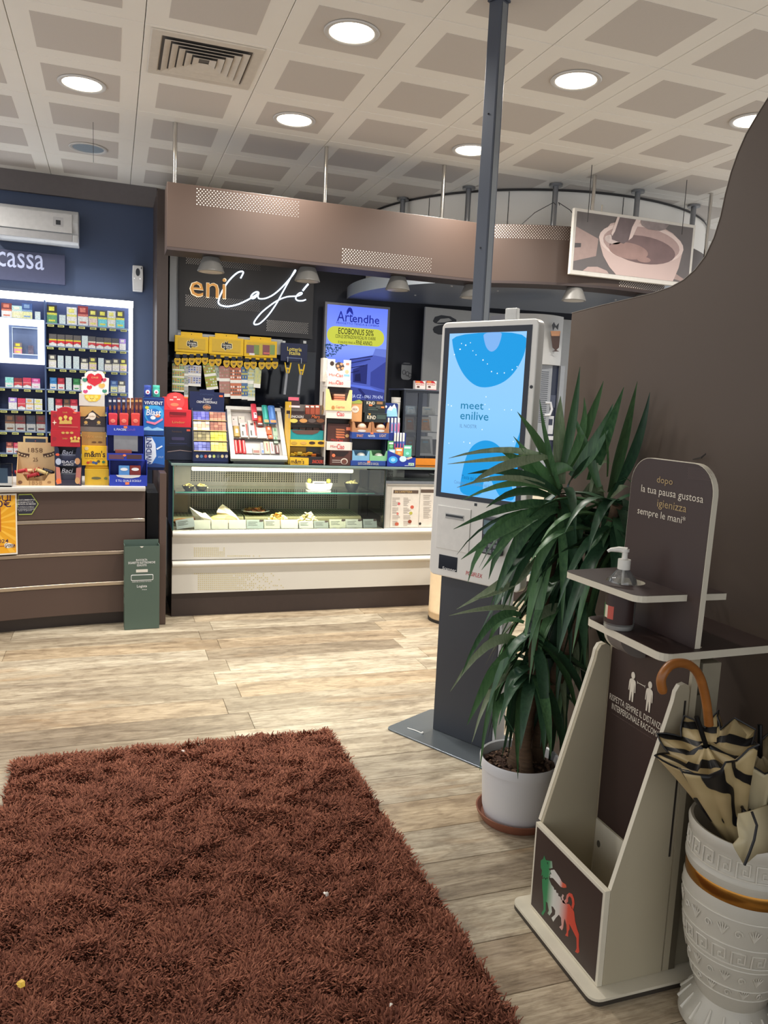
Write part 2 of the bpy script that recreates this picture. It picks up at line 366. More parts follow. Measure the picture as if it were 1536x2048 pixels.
def dots(x0, x1, z0, z1, nc, nr, fn, r0, r1, name, par, mat=DOT):
    b = B()
    for k in range(nr):
        for i in range(nc - (k % 2)):
            u = (i + .5*(k % 2)) / (nc-1); rad = r0 + (r1-r0)*u; x = x0+(x1-x0)*u; z = z1+(z0-z1)*k/(nr-1)
            b.add([fn(x + rad*math.cos(PI/3*q), z + rad*math.sin(PI/3*q)) for q in range(6)], [tuple(range(6))])
    b.mk(name, mat, par, kind='stuff')
fl_ = lambda Y: (lambda x, z: (x, Y, z))
dots(.513, 1.167, 2.708, 2.802, 32, 9, fl_(5.2785), .0042, .0020, 'dot_band', can)
dots(1.480, 2.128, 2.447, 2.537, 32, 9, fl_(5.2785), .0042, .0022, 'dot_band', can)
def cyl_(x, z):
    a = a0 + x / CRD; return (CX + (CRD+.0015)*math.cos(a), CY + (CRD+.0015)*math.sin(a), z)
dots(.02, .63, 2.73, 2.815, 32, 9, cyl_, .0042, .0020, 'dot_band', can)
dots(1.02, 1.66, 2.443, 2.525, 32, 9, cyl_, .0042, .0036, 'dot_band', can)
for x, y, ztop in ((.383, 5.385, 3.21), (1.372, 5.392, 3.21), (2.237, 5.391, 3.21), (3.288, 5.097, 3.21), (4.317, 5.084, 3.21)):
    b = B(); b.cyl((x, y, 2.5), (x, y, 3.209), .0135, 14); b.mk('hanging_rod', CHR, can, smooth=True)
for x, y in ((2.288,6.371),(2.627,5.812),(3.166,5.424),(3.795,5.278),(4.432,5.409)):
    b = B(); b.cyl((x, y, 2.5), (x, y, 3.209), .021, 16); b.lathe([(.05, 3.192), (.05, 3.2085)], (x, y), 20); b.mk('hanging_rod', M('dull_steel', (140, 142, 146), .35, 1), can, smooth=True)
# steel soffit disc
b = B(); b.lathe([(.001, 2.445), (DR-.002, 2.445), (DR-.002, 2.545), (.001, 2.545)], (DX, DY), 96, caps=False, a0=PI*.93, a1=2*PI*.98)
disc = b.mk('soffit_disc', [M('soffit_grey', (120, 128, 142), .4, var=.03, scale=3)], can, smooth=True)
b = B(); b.lathe([(DR, 2.443), (DR, 2.547)], (DX, DY), 96, caps=False, a0=PI*.93, a1=2*PI*.98); b.mk('steel_rim', M('rim_steel', (196, 204, 212), .35, .35, var=.04, scale=4), disc, smooth=True)
for x, y in ((2.25, 6.1), (2.5, 5.75), (2.9, 5.75), (2.45, 6.4), (3.4, 5.5), (3.9, 5.6), (2.75, 6.1)):
    B().lathe([(.001, 2.436), (.008, 2.437), (.009, 2.4445)], (x, y), 10).mk('screw_cap', M('screw', (190, 190, 190), .4), disc)
# spot lamps under the header
LG = M('lamp_grey', (132, 130, 126), .45)
def spot(x, y, lab):
    t = T('spot_lamp', lab, 'lamp', (x, y, 2.412), 'conical lamps under the cafe header')
    b = B(); b.lathe([(.052, 2.4105), (.056, 2.404), (.088, 2.322), (.086, 2.318)], (x, y), 28, caps=True); b.mk('shade', LG, t, smooth=True)
    B().lathe([(.001, 2.314), (.05, 2.314), (.074, 2.3175)], (x, y), 28, caps=False).mk('lens', M('lamp_lens', (200, 196, 190), .3), t, smooth=True)
    B().lathe([(.03, 2.4095), (.03, 2.4118)], (x, y), 16).mk('mount', BRD, t)
spot(.62, 5.40, 'grey conical lamp under the header, first from the till end'); spot(1.27, 5.40, 'grey conical lamp under the header beside the end of the neon lettering')
spot(1.93, 5.40, 'grey conical lamp under the header in front of the steel disc rim'); spot(2.52, 5.42, 'grey conical lamp under the header, tucked behind the grey pole')
for aa, lab in ((math.radians(259), 'grey conical lamp below the left end of the coffee cup picture'), (math.radians(280), 'grey conical lamp at the right beside the curved partition edge')):
    spot(CX+1.64*math.cos(aa), CY+1.64*math.sin(aa), lab)
# wires above the header
def wire(name, pts, lab):
    b = B(); b.tube(pts, .0014 if 'unlit' in lab else .0028, 6); tag(b.mk(name, M('wire_dark', (60, 58, 58), .6), origin=tuple(pts[0])), lab, 'cable')
wire('cable', [at(1043,449,Y=5.2), at(1070,425,Y=5.25), at(1107,405,Y=5.3), (3.15,5.38,3.05)], 'thin dark cable sagging left from the rod above the dotted curved header')
wire('cable', [(3.185,5.38,3.05), at(1117,405,Y=5.3), at(1140,420,Y=5.2), at(1152,436,Y=5.15)], 'thin dark cable sagging right from the rod behind the coffee picture')
wire('cable', [at(180,222,Y=5.6), at(186,240,Y=5.62), at(187,325,Y=5.7)], 'thin hanging cable in front of the unlit ceiling light')
for px, lab in ((1184, 'thin steel wire left of the coffee picture rod'), (1374, 'thin steel wire right of the coffee picture rods')):
    p = at(px, 330 if px < 1200 else 360, Z=3.209); wire('cable', [p, (p.x, p.y, 2.83)], lab)

# ---- coffee cup picture
YP = 4.955; c = 17
pic = T('coffee_picture', 'hanging framed picture of a mug of hot chocolate and pouring spoon', 'picture', (3.45, YP, 2.4))
def P17(*p, Y=YP): return [(lambda q: (q.x, q.z))(ca(17, x, y, Y=Y)) for x, y in p]
q = P17((178,128),(1015,242),(958,640),(135,590)); zT = (q[0][1]+q[1][1])/2; xa, xb = (q[0][0]+q[3][0])/2, (q[1][0]+q[2][0])/2+.03; zB = q[3][1]
B().box(xa, xb, YP, YP+.03, zB, zT).mk('frame', M('white_frame', (224, 220, 212), .4), pic, bevel=.003)
dec(pic, 'backing', xa+.022, xb-.022, zB+.03, zT-.022, YP, M('pic_grey', (112, 106, 106), .35, var=.12, scale=6))
def uv(u, v_): return (xa+.022+(xb-xa-.044)*u, zB+.03+(zT-zB-.052)*v_)
def pp(name, pts, mat, k): B().prism([uv(*p) for p in pts], YP-.0015-.0005*k, YP-.0012-.0005*(k-1)).mk(name, mat, pic)
PK = M('pic_pink', (196, 172, 166), .35); 
pp('print_table', [(0,.74),(.19,.58),(.18,.28),(0,.15)], M('pic_pinkgrey', (176, 152, 146), .35), 1); pp('print_shadow', [(0,.46),(.05,.47),(.05,.40),(0,.38)], M('pic_dark', (84, 78, 80), .35), 2)
pp('print_saucer', [(.08,0),(.12,.08),(.2,.10),(.28,.05),(.3,0)], PK, 1); pp('print_rod', [(.86,.16),(1,.02),(1,0),(.84,.05)], M('pic_pinkgrey'), 1)
mug = [(.20,.62)] + [(.20+.0*i, .6-.0*i) for i in range(1)] + [(.205,.5),(.24,.30),(.30,.12),(.36,0),(.86,0),(.90,.25),(.92,.52),(.925,.62),(.9,.72),(.82,.85),(.7,.95),(.55,1.0),(.4,.97),(.28,.87)]
pp('print_mug', mug, M('pic_mug', (214, 190, 184), .35, var=.05, scale=3), 2)
def el(cx, cy, rx, ry, rot, n=28):
    c0, s0 = math.cos(rot), math.sin(rot); return [(cx+rx*math.cos(2*PI*i/n)*c0 - ry*math.sin(2*PI*i/n)*s0, cy+rx*math.cos(2*PI*i/n)*s0 + ry*math.sin(2*PI*i/n)*c0) for i in range(n)]
pp('print_rim', el(.56,.60,.37,.34,-.25), M('pic_rim', (232, 212, 206), .35), 3); pp('print_inside', el(.56,.585,.335,.30,-.25), M('pic_in', (186, 160, 156), .35), 4)
pp('print_chocolate', el(.57,.49,.29,.24,-.22), M('pic_choc', (128, 106, 106), .35, var=.15, scale=8), 5); pp('print_swirl', el(.45,.44,.17,.14,-.3), M('pic_choc2', (168, 138, 132), .35, var=.12, scale=10), 6)
pp('print_foam', el(.31,.60,.07,.08,.3), M('pic_foam', (206, 190, 186), .35, var=.2, scale=40), 6)
pp('print_stream', [(.33,1.0),(.50,1.0),(.47,.85),(.44,.62),(.40,.55),(.30,.60),(.29,.70)], M('pic_stream', (118, 104, 106), .3, var=.2, scale=9), 7)
pp('print_gloss', [(.49,1.0),(.53,1.0),(.50,.85),(.47,.68),(.44,.62),(.46,.85)], M('pic_rim'), 8); pp('print_gloss', [(.33,1),(.35,1),(.32,.75),(.30,.66),(.29,.70)], M('pic_rim'), 8)
pp('print_spoon', [(.53,1.0),(.78,1.0),(.75,.90),(.70,.86),(.6,.86),(.54,.92)], M('pic_spoon', (150, 138, 138), .3, var=.25, scale=14), 8); pp('print_drop', el(.585,.32,.06,.05,0), M('pic_choc2'), 8)
for x in (3.288, 4.317): B().cyl((x, YP+.02, zT-.005), (x, YP+.02, zT+.05), .006, 8).mk('hook', CHR, pic)

# ================================================================== CAFE SIGN
YS = 6.86
sg = T('cafe_sign', 'black cafe sign with glowing script lettering and dot bands', 'sign', (1.05, YS, 2.0))
x0, x1, z0, z1 = rc(5, 168, 640, 1390, 1395, YS); z1 = 2.72; SX0, SX1, SZ0 = x0, x1, z0
B().box(x0, x1, YS, YS+.1, z0, z1).mk('board', M('sign_black', (40, 38, 40), .4), sg, bevel=.003)
B().box(x0, x1, YS-.012, YS-.0005, z0, z0+.025).mk('lower_lip', M('sign_black'), sg); B().box(x0, x0+.04, YS-.012, YS-.0005, z0+.026, z1).mk('side_lip', M('sign_black'), sg)
SD = M('sign_dots', (196, 190, 184), .5)
def sdots(xa, ya, xb, yb, hh, nc, nr, r0, r1):
    A, Bq = ca(5, xa, ya, Y=YS), ca(5, xb, yb, Y=YS); dz = ca(5, xa, ya+hh, Y=YS).z - A.z; dots(A.x, Bq.x, A.z+dz, A.z, nc, nr, fl_(YS-.002), r0, r1, 'dot_band', sg, SD)
sdots(240, 655, 905, 720, 95, 34, 9, .0046, .002); sdots(235, 1040, 900, 1090, 92, 34, 9, .0046, .002); sdots(968, 1268, 1335, 1300, 92, 22, 9, .0042, .0034)
NEON = M('neon_white', (222, 238, 255), .5, emit=2.6, var=0); AMB = M('neon_amber', (226, 160, 84), .5, emit=.85, var=0)
def neon(pts, r=.0062, name='neon_script'):
    P = [ca(5, x, y, Y=YS-.02) for x, y in pts]; Q = []
    for i in range(len(P)-1):                                     # Catmull-Rom smoothing
        p0, p1, p2, p3 = P[max(i-1,0)], P[i], P[i+1], P[min(i+2,len(P)-1)]
        for k in range(5):
            t_ = k/5; Q.append(.5*((2*p1) + (p2-p0)*t_ + (2*p0-5*p1+4*p2-p3)*t_**2 + (3*p1-p0-3*p2+p3)*t_**3))
    Q.append(P[-1]); b = B(); b.tube(Q, r, 6); b.mk(name, NEON, sg, smooth=True)
neon([(728,888),(748,850),(752,832),(735,826),(700,838),(650,880),(600,940),(560,1010),(532,1080),(530,1115),(560,1135),(620,1142),(700,1125),(770,1095),(830,1062),(880,1030),(890,1015),(868,1012),(838,1030),(822,1055),(832,1070),(860,1062),(892,1020),(885,1050),(898,1072),(950,1070),(1010,1045),(1070,1000),(1130,940),(1190,870),(1222,825),(1220,815),(1205,840),(1160,920),(1100,1030),(1050,1120),(980,1220),(910,1290),(868,1306),(850,1298),(862,1265),(920,1195),(1000,1130),(1070,1085),(1150,1055),(1240,1048),(1280,1030),(1278,1018),(1255,1025),(1232,1050),(1228,1075),(1250,1090),(1290,1090),(1318,1080)])
neon([(1290,1000),(1318,965),(1340,940)], .008)
x0, x1, z0, z1 = rc(5, 272, 868, 590, 1050, YS)
h_ = .16
txt(sg, 'eni', ((x0+x1)/2, YS-.026, (z0+z1)/2-.012), x1-x0, z1-z0, AMB, bold=.0, name='amber_letters')
txt(sg, 'eni', ((x0+x1)/2, YS-.022, (z0+z1)/2-.012), x1-x0+.014, z1-z0+.012, M('amber_edge', (255, 236, 200), .5, emit=1.1, var=0), bold=.016, name='letter_glow_edge')

# ================================================================== ADVERT SCREEN
YA = 6.98; 
ad = T('advert_screen', 'bright blue upright advert screen on the wall beside the cafe sign', 'screen', (2.1, YA, 1.5))
x0, x1 = 1.80, 2.43; z0, z1 = 1.52, 2.42
def A4(x, y): q_ = ca(4, x, y, Y=YA); return q_
x0 = (ca(4,430,110,Y=YA).x + ca(4,420,650,Y=YA).x)/2; x1 = (ca(4,1060,160,Y=YA).x + ca(4,1018,1050,Y=YA).x)/2; z1 = (ca(4,430,110,Y=YA).z + ca(4,1060,165,Y=YA).z)/2; z0 = 1.40
B().box(x0, x1, YA, YA+.06, z0, z1).mk('bezel', M('bezel_grey', (150, 150, 158), .35), ad, bevel=.003)
EB = lambda n, c_=None, e=1.0: M(n, c_, .4, emit=e*1.2, var=0)
sx0, sx1, sz0, sz1 = x0+.022, x1-.022, z0+.02, z1-.022
def skyscreen():
    m, nt, b = nodemat('screen_sky'); tcn = nt.nodes.new('ShaderNodeTexCoord'); sp = nt.nodes.new('ShaderNodeSeparateXYZ'); nt.links.new(tcn.outputs['Generated'], sp.inputs[0])
    r = ramp(nt, [(0, (60, 80, 190)), (.45, (96, 124, 232)), (.6, (128, 152, 255)), (1, (100, 124, 252))]); nt.links.new(sp.outputs[2], r.inputs[0])
    nt.links.new(r.outputs[0], b.inputs['Emission Color']); b.inputs['Emission Strength'].default_value = 1.15; b.inputs['Base Color'].default_value = (.02, .02, .05, 1); b.inputs['Roughness'].default_value = .3; return m
dec(ad, 'display', sx0, sx1, sz0, sz1, YA, skyscreen())
Ya = YA-.0016
def ap(name, pts, mat, k=0): 
    P = [(max(sx0, min(sx1, q_.x)), max(sz0, min(sz1, q_.z))) for q_ in (ca(4, x, y, Y=YA) for x, y in pts)]; dpoly(ad, name, P, Ya-.0003*k, mat, .0003)
ap('print_lawn', [(420,930),(560,905),(1030,985),(1010,1330),(400,1330)], EB('scr_ground', (62, 72, 150), .8), 0)
ap('print_house', [(640,680),(700,660),(890,625),(915,565),(1030,575),(1030,990),(860,930),(640,900)], EB('scr_house', (84, 100, 196), .8), 1)
ap('print_roof', [(890,625),(915,562),(1034,572),(1030,650)], EB('scr_roof', (112, 132, 224), .8), 2)
ap('print_window', [(700,760),(840,710),(830,905),(700,885)], EB('scr_win', (40, 48, 120), .8), 2); ap('print_window', [(870,790),(1020,690),(1015,960),(865,920)], EB('scr_win2', (60, 72, 160), .8), 2)
ap('print_awning', [(670,660),(885,640),(820,690),(670,745)], EB('scr_awn', (72, 88, 184), .8), 3)
for a_, b_ in (((668,664),(888,632)), ((668,700),(868,660)), ((668,745),(810,720)), ((640,800),(760,770))):
    ap('print_beam', [a_, b_, (b_[0], b_[1]+8), (a_[0], a_[1]+8)], EB('scr_dark', (22, 26, 80), .8), 4)
ap('print_path', [(745,950),(770,945),(850,1040),(830,1060)], EB('scr_path', (36, 42, 110), .8), 2)
ap('print_chairs', [(720,810),(770,800),(775,880),(715,875)], EB('scr_dark'), 4)
b = B(); rg = random.Random(3)
for i in range(120):
    x, y = 440+rg.random()**1.4*200, 520+rg.random()**1.3*150
    if (x-440)/220+(y-520)/170 > 1.0: continue
    q_ = ca(4, x, y, Y=Ya-.0008); r_ = .006+.006*rg.random()
    b.add([(q_.x+r_*math.cos(k*1.26+i), q_.y, q_.z+r_*math.sin(k*1.26+i)*.7) for k in range(5)], [(0,1,2,3,4)])
b.mk('print_tree', EB('scr_tree', (60, 92, 130), .7), ad, kind='stuff')
NV = EB('scr_navy', (26, 40, 150), .9)
tc(ad, 'Art', 4, 548, 205, 700, 305, Ya-.001, NV, bold=.01); tc(ad, 'endhe', 4, 695, 240, 955, 320, Ya-.001, NV, bold=.03)
ap('print_drop', [(638,235),(640,200),(655,172),(672,166),(690,180),(700,215),(702,245),(690,232),(668,205),(650,228)], NV, 3)
txt(ad, 'PROGETTO TENDA & OMBRA', (lambda q_: (q_.x, Ya-.001, q_.z))(ca(4, 748, 330, Y=YA)), rc(4, 540, 0, 955, 1, YA)[1]-rc(4, 540, 0, 955, 1, YA)[0], .018, NV)
xa_, xb_, za_, zb_ = rc(4, 450, 362, 1000, 530, YA); dpoly(ad, 'print_pill', rr(xa_, xb_, za_, zb_, (zb_-za_)*.49, 8), Ya-.0006, EB('scr_yellow', (196, 200, 70), .95), .0003)
BK = EB('scr_black', (24, 26, 40), .3)
tc(ad, 'ECOBONUS 50%', 4, 560, 375, 900, 432, Ya-.002, BK, bold=.03); tc(ad, 'CON LE DETRAZIONI FISCALI IN 10 ANNI', 4, 532, 438, 916, 472, Ya-.002, BK, bold=.02)
tc(ad, 'È VALIDO FINO A', 4, 560, 488, 722, 515, Ya-.002, BK, bold=.02); tc(ad, 'FINE ANNO.', 4, 730, 488, 890, 530, Ya-.002, BK, bold=.02)
tc(ad, 'ECIA CZ - 0961 791474', 4, 655, 1008, 985, 1040, Ya-.002, EB('scr_white', (210, 220, 255), .9))

# ================================================================== TILL COUNTER
CB = M('counter_brown', (84, 66, 58), .45, var=.03, scale=4); PLB = M('plinth_brown', (56, 46, 42), .5); CST = M('champagne_steel', (196, 182, 164), .3, 1, var=.03, scale=5, stretch=(2, 60, 60))
def fy(x): return 5.25 - .13*min(0, x-.28)**2
tl = T('till_counter', 'curved brown till counter with steel strips and a pale worktop', 'counter', (-.5, 5.3, 0))
XS = [-1.5 + .0895*i for i in range(20)]; XS[-1] = .205
def sweep(name, d0, d1, z0, z1, mat, par, xs=XS, bev=0):
    n = len(xs); vs = [(x, fy(x)+d0, z0) for x in xs] + [(x, fy(x)+d0, z1) for x in xs] + [(x, fy(x)+d1, z1) for x in xs] + [(x, fy(x)+d1, z0) for x in xs]
    b = B(); b.add(vs, [(k*n+i, k*n+i+1, (k+1) % 4*n+i+1, (k+1) % 4*n+i) for k in range(4) for i in range(n-1)] + [(0, n, 2*n, 3*n), (n-1, 4*n-1, 3*n-1, 2*n-1)])
    return b.mk(name, mat, par, smooth=True, bevel=bev)
sweep('worktop', -.045, .62, .885, .915, M('worktop_pale', (206, 200, 192), .25), tl, bev=.003)
sweep('worktop_edge', -.0465, -.0455, .888, .9, M('worktop_lip', (170, 164, 156), .3), tl)
sweep('core', .03, .6, .07, .884, M('plinth_brown'), tl)
for z0, z1 in ((.705, .884), (.495, .678), (.292, .468), (.085, .265)): sweep('front_board', 0, .028, z0, z1, CB, tl, bev=.002)
for z in (.691, .481, .278): sweep('steel_strip', -.004, .026, z-.0125, z+.0125, CST, tl, bev=.004)
sweep('plinth', .05, .58, 0, .068, PLB, tl)
pe = T('counter_end_post', 'dark brown end panel between the till counter and the glass case', 'panel', (.3, 5.3, 0))
B().box(.292, .334, 5.19, 5.95, 0, 1.005).mk('panel', M('end_panel_brown', (74, 58, 52), .4, var=.04, scale=3), pe, bevel=.003); B().box(.2925, .3335, 5.187, 5.1895, .004, 1.0).mk('edge_strip', CB, pe)
B().box(.22, .29, 5.32, 5.9, 0, .86).mk('filler', M('filler_dark', (24, 24, 28), .6), pe)
# yellow poster, hexagon sticker
PY = fy(-.575)-.012; ps = T('poster', 'yellow orange lottery poster stuck on the brown till counter front', 'poster', (-.575, PY, .6)); ps.rotation_euler = (0, 0, .24); YL = M('poster_yellow', (236, 168, 30), .45, var=.04, scale=5)
xR = ca(15, 435, 900, Y=PY).x; zT, zB = ca(15, 300, 350, Y=PY).z, ca(15, 300, 1905, Y=PY).z
B().box(xR-.3, xR, PY, PY+.003, zB, zT).mk('sheet', M('poster_white', (240, 234, 220), .5), ps); dec(ps, 'print_ground', xR-.3, xR-.008, zB+.01, zT-.01, PY, YL)
cx_, cz_ = xR-.15, (zB+zT)/2+.01; b = B()
for k in range(18):
    a = 2*PI*k/18; q_ = []
    for aa in (a, a+.12):
        dx, dz = math.cos(aa), math.sin(aa); t_ = min((xR-.01-cx_)/dx if dx > 1e-6 else 9, ((zT-.012-cz_) if dz > 0 else (zB+.012-cz_))/dz if abs(dz) > 1e-6 else 9, .26/abs(dx) if dx < 0 else 9); q_.append((cx_+dx*t_, PY-.0016, cz_+dz*t_))
    b.add([(cx_, PY-.0016, cz_)] + q_, [(0,1,2)])
b.mk('print_rays', M('poster_ray', (250, 190, 62), .45), ps, kind='stuff')
PP = M('poster_purple', (66, 30, 70), .5); q_ = lambda x, y: (lambda p: (p.x, PY-.002, p.z))(ca(15, x, y, Y=PY))
txt(ps, 'QUI', q_(42, 470), .10, .043, PP, bold=.02); txt(ps, '10€', q_(50, 595), .10, .045, PP, bold=.02); txt(ps, '2024', q_(40, 1555), .075, .022, PP, bold=.02)
x0, x1, z0, z1 = rc(15, -200, 700, 22, 1310, PY); dec(ps, 'print_bar', x0, x1, z0, z1, PY-.001, M('poster_orange', (186, 96, 20), .5)); x0, x1, z0, z1 = rc(15, -200, 1672, 390, 1688, PY); dec(ps, 'print_line', x0, x1, z0, z1, PY-.001, M('poster_red', (150, 60, 40), .5))
dpoly(ps, 'print_badge', [(q_(x, y)[0], q_(x, y)[2]) for x, y in [(110,1640),(150,1600),(230,1610),(330,1640),(348,1680),(320,1720),(200,1740),(120,1710)]], PY-.0012, M('poster_white'))
txt(ps, 'Gratta', (q_(225, 0)[0], PY-.003, q_(0, 1655)[2]), .055, .018, PP, bold=.02); txt(ps, 'e Vinci', (q_(225, 0)[0], PY-.003, q_(0, 1695)[2]), .055, .018, PP, bold=.02)
HY = fy(-.46)-.005; st = T('hexagon_sticker', 'dark hexagon sticker with a lime border beside the yellow poster', 'sticker', (-.46, HY, .78)); st.rotation_euler = (0, 0, .2); hx = lambda x, y: (lambda p: (p.x, p.z))(ca(15, x, y, Y=HY))
def hexa(g): return [hx(440, 720), hx(430+g, 640), hx(480, 355+g), hx(810-g*.4, 355+g), hx(990-g, 615), hx(815-g*.4, 885-g), hx(480, 885-g)]
dpoly(st, 'lime_border', hexa(0), HY, M('lime', (176, 190, 90), .5)); dpoly(st, 'dark_face', hexa(26), HY-.0012, M('sticker_navy', (42, 42, 58), .5))
WT = M('print_white', (236, 236, 236), .5)
for s_, yy, w_ in (('DOCUMENTO', 505, 370), ("D'IDENTITÀ", 560, 320), ('PORTATA DI MANO', 612, 400)): p = ca(15, 655, yy, Y=HY); txt(st, s_, (p.x, HY-.003, p.z), w_*.00028, .0085, WT, bold=.03)
for s_, yy, w_ in (('Per verificare la maggiore', 675, 340), ('età. il rivenditore può chiedere', 710, 350), ('il tuo documento di identità', 745, 380), ('per il gioco', 778, 250)): p = ca(15, 650, yy, Y=HY); txt(st, s_, (p.x, HY-.003, p.z), w_*.00028, .006, WT)

# recycling carton bin
GN = M('bin_green', (78, 96, 86), .55, var=.04, scale=4); bn = T('recycling_bin', 'tall dark green cardboard bin for used electronic cigarettes on the floor', 'bin', (.17, 5.2, 0))
bx0, bx1, by0, by1, bz = .073, .288, 5.105, 5.185, .545
BT = Matrix.Translation((.18, 5.145, 0)) @ Matrix.Rotation(math.radians(3), 4, 'Z') @ Matrix.Translation((-.18, -5.145, 0))
b = B(BT); 
for q in ((bx0, bx1, by0, by0+.004), (bx0, bx0+.004, by0+.0045, by1-.0045), (bx1-.004, bx1, by0+.0045, by1-.0045)): b.box(*q, .002, bz if q[2] == by0 else bz+.006)
b.box(bx0, bx1, by1-.004, by1, .002, bz+.03); b.box(bx0+.004, bx1-.004, by0+.0045, by1-.0045, .002, .01); b.box(bx0+.01, bx1-.01, by0+.02, by1-.006, .40, .404, 1)
b.mk('carton', [GN, M('bin_inner', (120, 134, 122), .6)], bn)
def bt(s_, xx, yy, w_, h_, m=WT, bold=.02): p = ca(7, xx, yy, Y=by0); txt(bn, s_, BT @ Vector((p.x, by0-.0015, p.z)), w_, h_, m, bold=bold, r=BT.to_3x3() @ Vector((1,0,0)))
bt('RACCOLTA', 1278, 812, .068, .013); bt('SIGARETTE ELETTRONICHE', 1278, 836, .165, .014); bt('ESAUSTE', 1278, 860, .058, .013); bt('RECYCLE-CIG', 1278, 970, .108, .019, bold=.0)
bt('INSIEME PER UN MONDO PIU PULITO', 1278, 1008, .118, .007, bold=0); bt('Logista', 1280, 1052, .062, .022, bold=.015); bt('ITALIA', 1302, 1080, .03, .006)
def bd(name, x0, y0, x1, y1, mat, ofs=.001, rad=0):
    xa_, xb_, za_, zb_ = rc(7, x0, y0, x1, y1, by0); B(BT).prism(rr(xa_, xb_, za_, zb_, rad) if rad else [(xa_,za_),(xb_,za_),(xb_,zb_),(xa_,zb_)], by0-ofs, by0-ofs+.0009).mk(name, mat, bn)
bd('white_slot', 1226, 898, 1332, 924, M('slot_white', (214, 210, 200), .5), .001, .002); bd('print_frame', 1180, 944, 1382, 998, WT, .001, .007); bd('print_frame_inner', 1185, 950, 1377, 992, GN, .0019, .006)
b = B(BT); p = ca(7, 1278, 765, Y=by0); b.prism([(p.x-.012, bz-.0005), (p.x+.012, bz-.0005), (p.x+.004, bz-.009), (p.x-.004, bz-.009)], by0-.0012, by0-.0002); b.mk('finger_notch', M('slot_white'), bn)
for k in range(3): b = B(BT); b.box(bx0-.001, bx0-.0001, by0+.015, by0+.055, .31-.07*k, .345-.07*k); b.mk('side_print', M('side_print', (120, 140, 126), .6), bn)

# ================================================================== WALL BEHIND THE TILL
acm = M('ac_white', (196, 198, 200), .35); AY = 6.9
ac = T('air_conditioner', 'long white wall air conditioner above the till sign', 'air conditioner', (-.8, 7.0, 2.65))
x1, zb, zt = -.245, 2.66, 2.915
b = B(); b.prism([(7.118, zb), (7.118, zt), (6.95, zt), (6.915, zt-.03), (AY, zt-.1), (AY+.02, zb+.065), (6.99, zb)], x1-.62, x1, 'x'); b.mk('casing', acm, ac, bevel=.006)
B().box(x1-.62, x1-.045, AY-.006, AY+.02, zb+.075, zt-.035).mk('front_cover', M('ac_front', (204, 204, 204), .3), ac, bevel=.004)
B().box(x1-.62, x1-.045, AY+.004, AY+.03, zb+.012, zb+.068).mk('air_flap', M('ac_flap', (176, 176, 178), .35), ac, bevel=.004); B().box(x1-.043, x1-.004, AY+.002, AY+.03, zb+.008, zb+.066).mk('corner_cap', acm, ac, bevel=.004)
dec(ac, 'display_window', x1-.165, x1-.13, zb+.13, zb+.165, AY-.0065, M('ac_dark', (52, 56, 62), .2), label='small dark display window'); 
b = B(); b.prism(rr(x1-.185, x1-.11, zb+.118, zb+.188, .006), AY-.007, AY-.0062); b.mk('display_frame', M('ac_line', (186, 186, 188), .3), ac)
ts = T('till_sign', 'slate blue sign board reading cassa on the wall above cigarettes', 'sign', (-.6, 7.0, 2.5))
x0, x1, z0, z1 = rc(1, -400, 745, 605, 1025, 7.06); B().box(x0, x1, 7.06, 7.118, z0, z1).mk('board', M('till_board', (62, 66, 92), .5), ts, bevel=.002)
p = ca(1, 193, 845, Y=7.058); txt(ts, 'cassa', (p.x, 7.058, p.z), ca(1, 412, 870, Y=7.058).x-ca(1, -25, 850, Y=7.058).x, .116, M('sign_letter', (176, 184, 214), .5), bold=.012)
fr = T('air_freshener', 'white automatic air freshener box on the slate wall right of the lights', 'air freshener', (.2, 7.09, 2.35))
x0, x1, z0, z1 = rc(1, 1232, 888, 1334, 1130, 7.06); b = B(); b.prism([(x0+.004, z0), (x1-.004, z0), (x1, z0+.12), (x1-.003, z1), (x0+.003, z1), (x0, z0+.12)], 7.06, 7.118); b.mk('case', M('fresh_white', (205, 204, 202), .35), fr, bevel=.006)
xm = (x0+x1)/2; dpoly(fr, 'nozzle_window', ell(xm, z1-.055, .017, .032), 7.06, M('ac_dark')); dpoly(fr, 'indicator', ell(xm+.028, z1-.02, .004, .009), 7.06, M('ac_dark')); 
for dx in (-.028, .018): dpoly(fr, 'led', ell(xm+dx, z1-.107, .003, .003, 8), 7.06, M('led_white', (255, 255, 255), emit=2))
dec(fr, 'lower_seam', x0+.006, x1-.006, z0+.012, z0+.015, 7.0598, M('ac_line'))

# ---- cigarette cabinet
CY_ = 6.90; SHD = .13
cab = T('cigarette_cabinet', 'back-lit cigarette cabinet with many shelves on the slate wall', 'cabinet', (-.5, 7.0, .9))
NVY = M('cabinet_navy', (38, 52, 92), .5, var=.04, scale=4); LED = M('led_strip', (246, 250, 255), .5, emit=4.5, var=0)
x1 = .125; zt = 2.205
B().box(-1.2, x1+.03, CY_+.14, 7.118, .75, zt+.05).mk('back_panel', NVY, cab)
B().box(-1.2, x1+.045, CY_-.015, CY_+.139, zt+.002, zt+.045).mk('top_light', LED, cab, label='bright white light strip along the top'); B().box(x1+.012, x1+.042, CY_-.01, CY_+.139, 1.35, zt).mk('side_light', LED, cab, label='bright white upright light strip at the right')
B().box(x1+.012, x1+.042, CY_, CY_+.139, .75, 1.349).mk('side_frame', M('cabinet_grey', (92, 98, 116), .4), cab)
GL = M('shelf_grey', (132, 150, 178), .3, .3)
B().box(-.506, -.494, CY_, CY_+.139, .76, zt).mk('divider', M('divider_blue', (70, 90, 130), .3), cab); B().box(-.872, -.86, CY_, CY_+.139, .76, zt).mk('divider', M('divider_blue'), cab)
RS = [2.03, 1.853, 1.68, 1.508, 1.335, 1.163, .985]
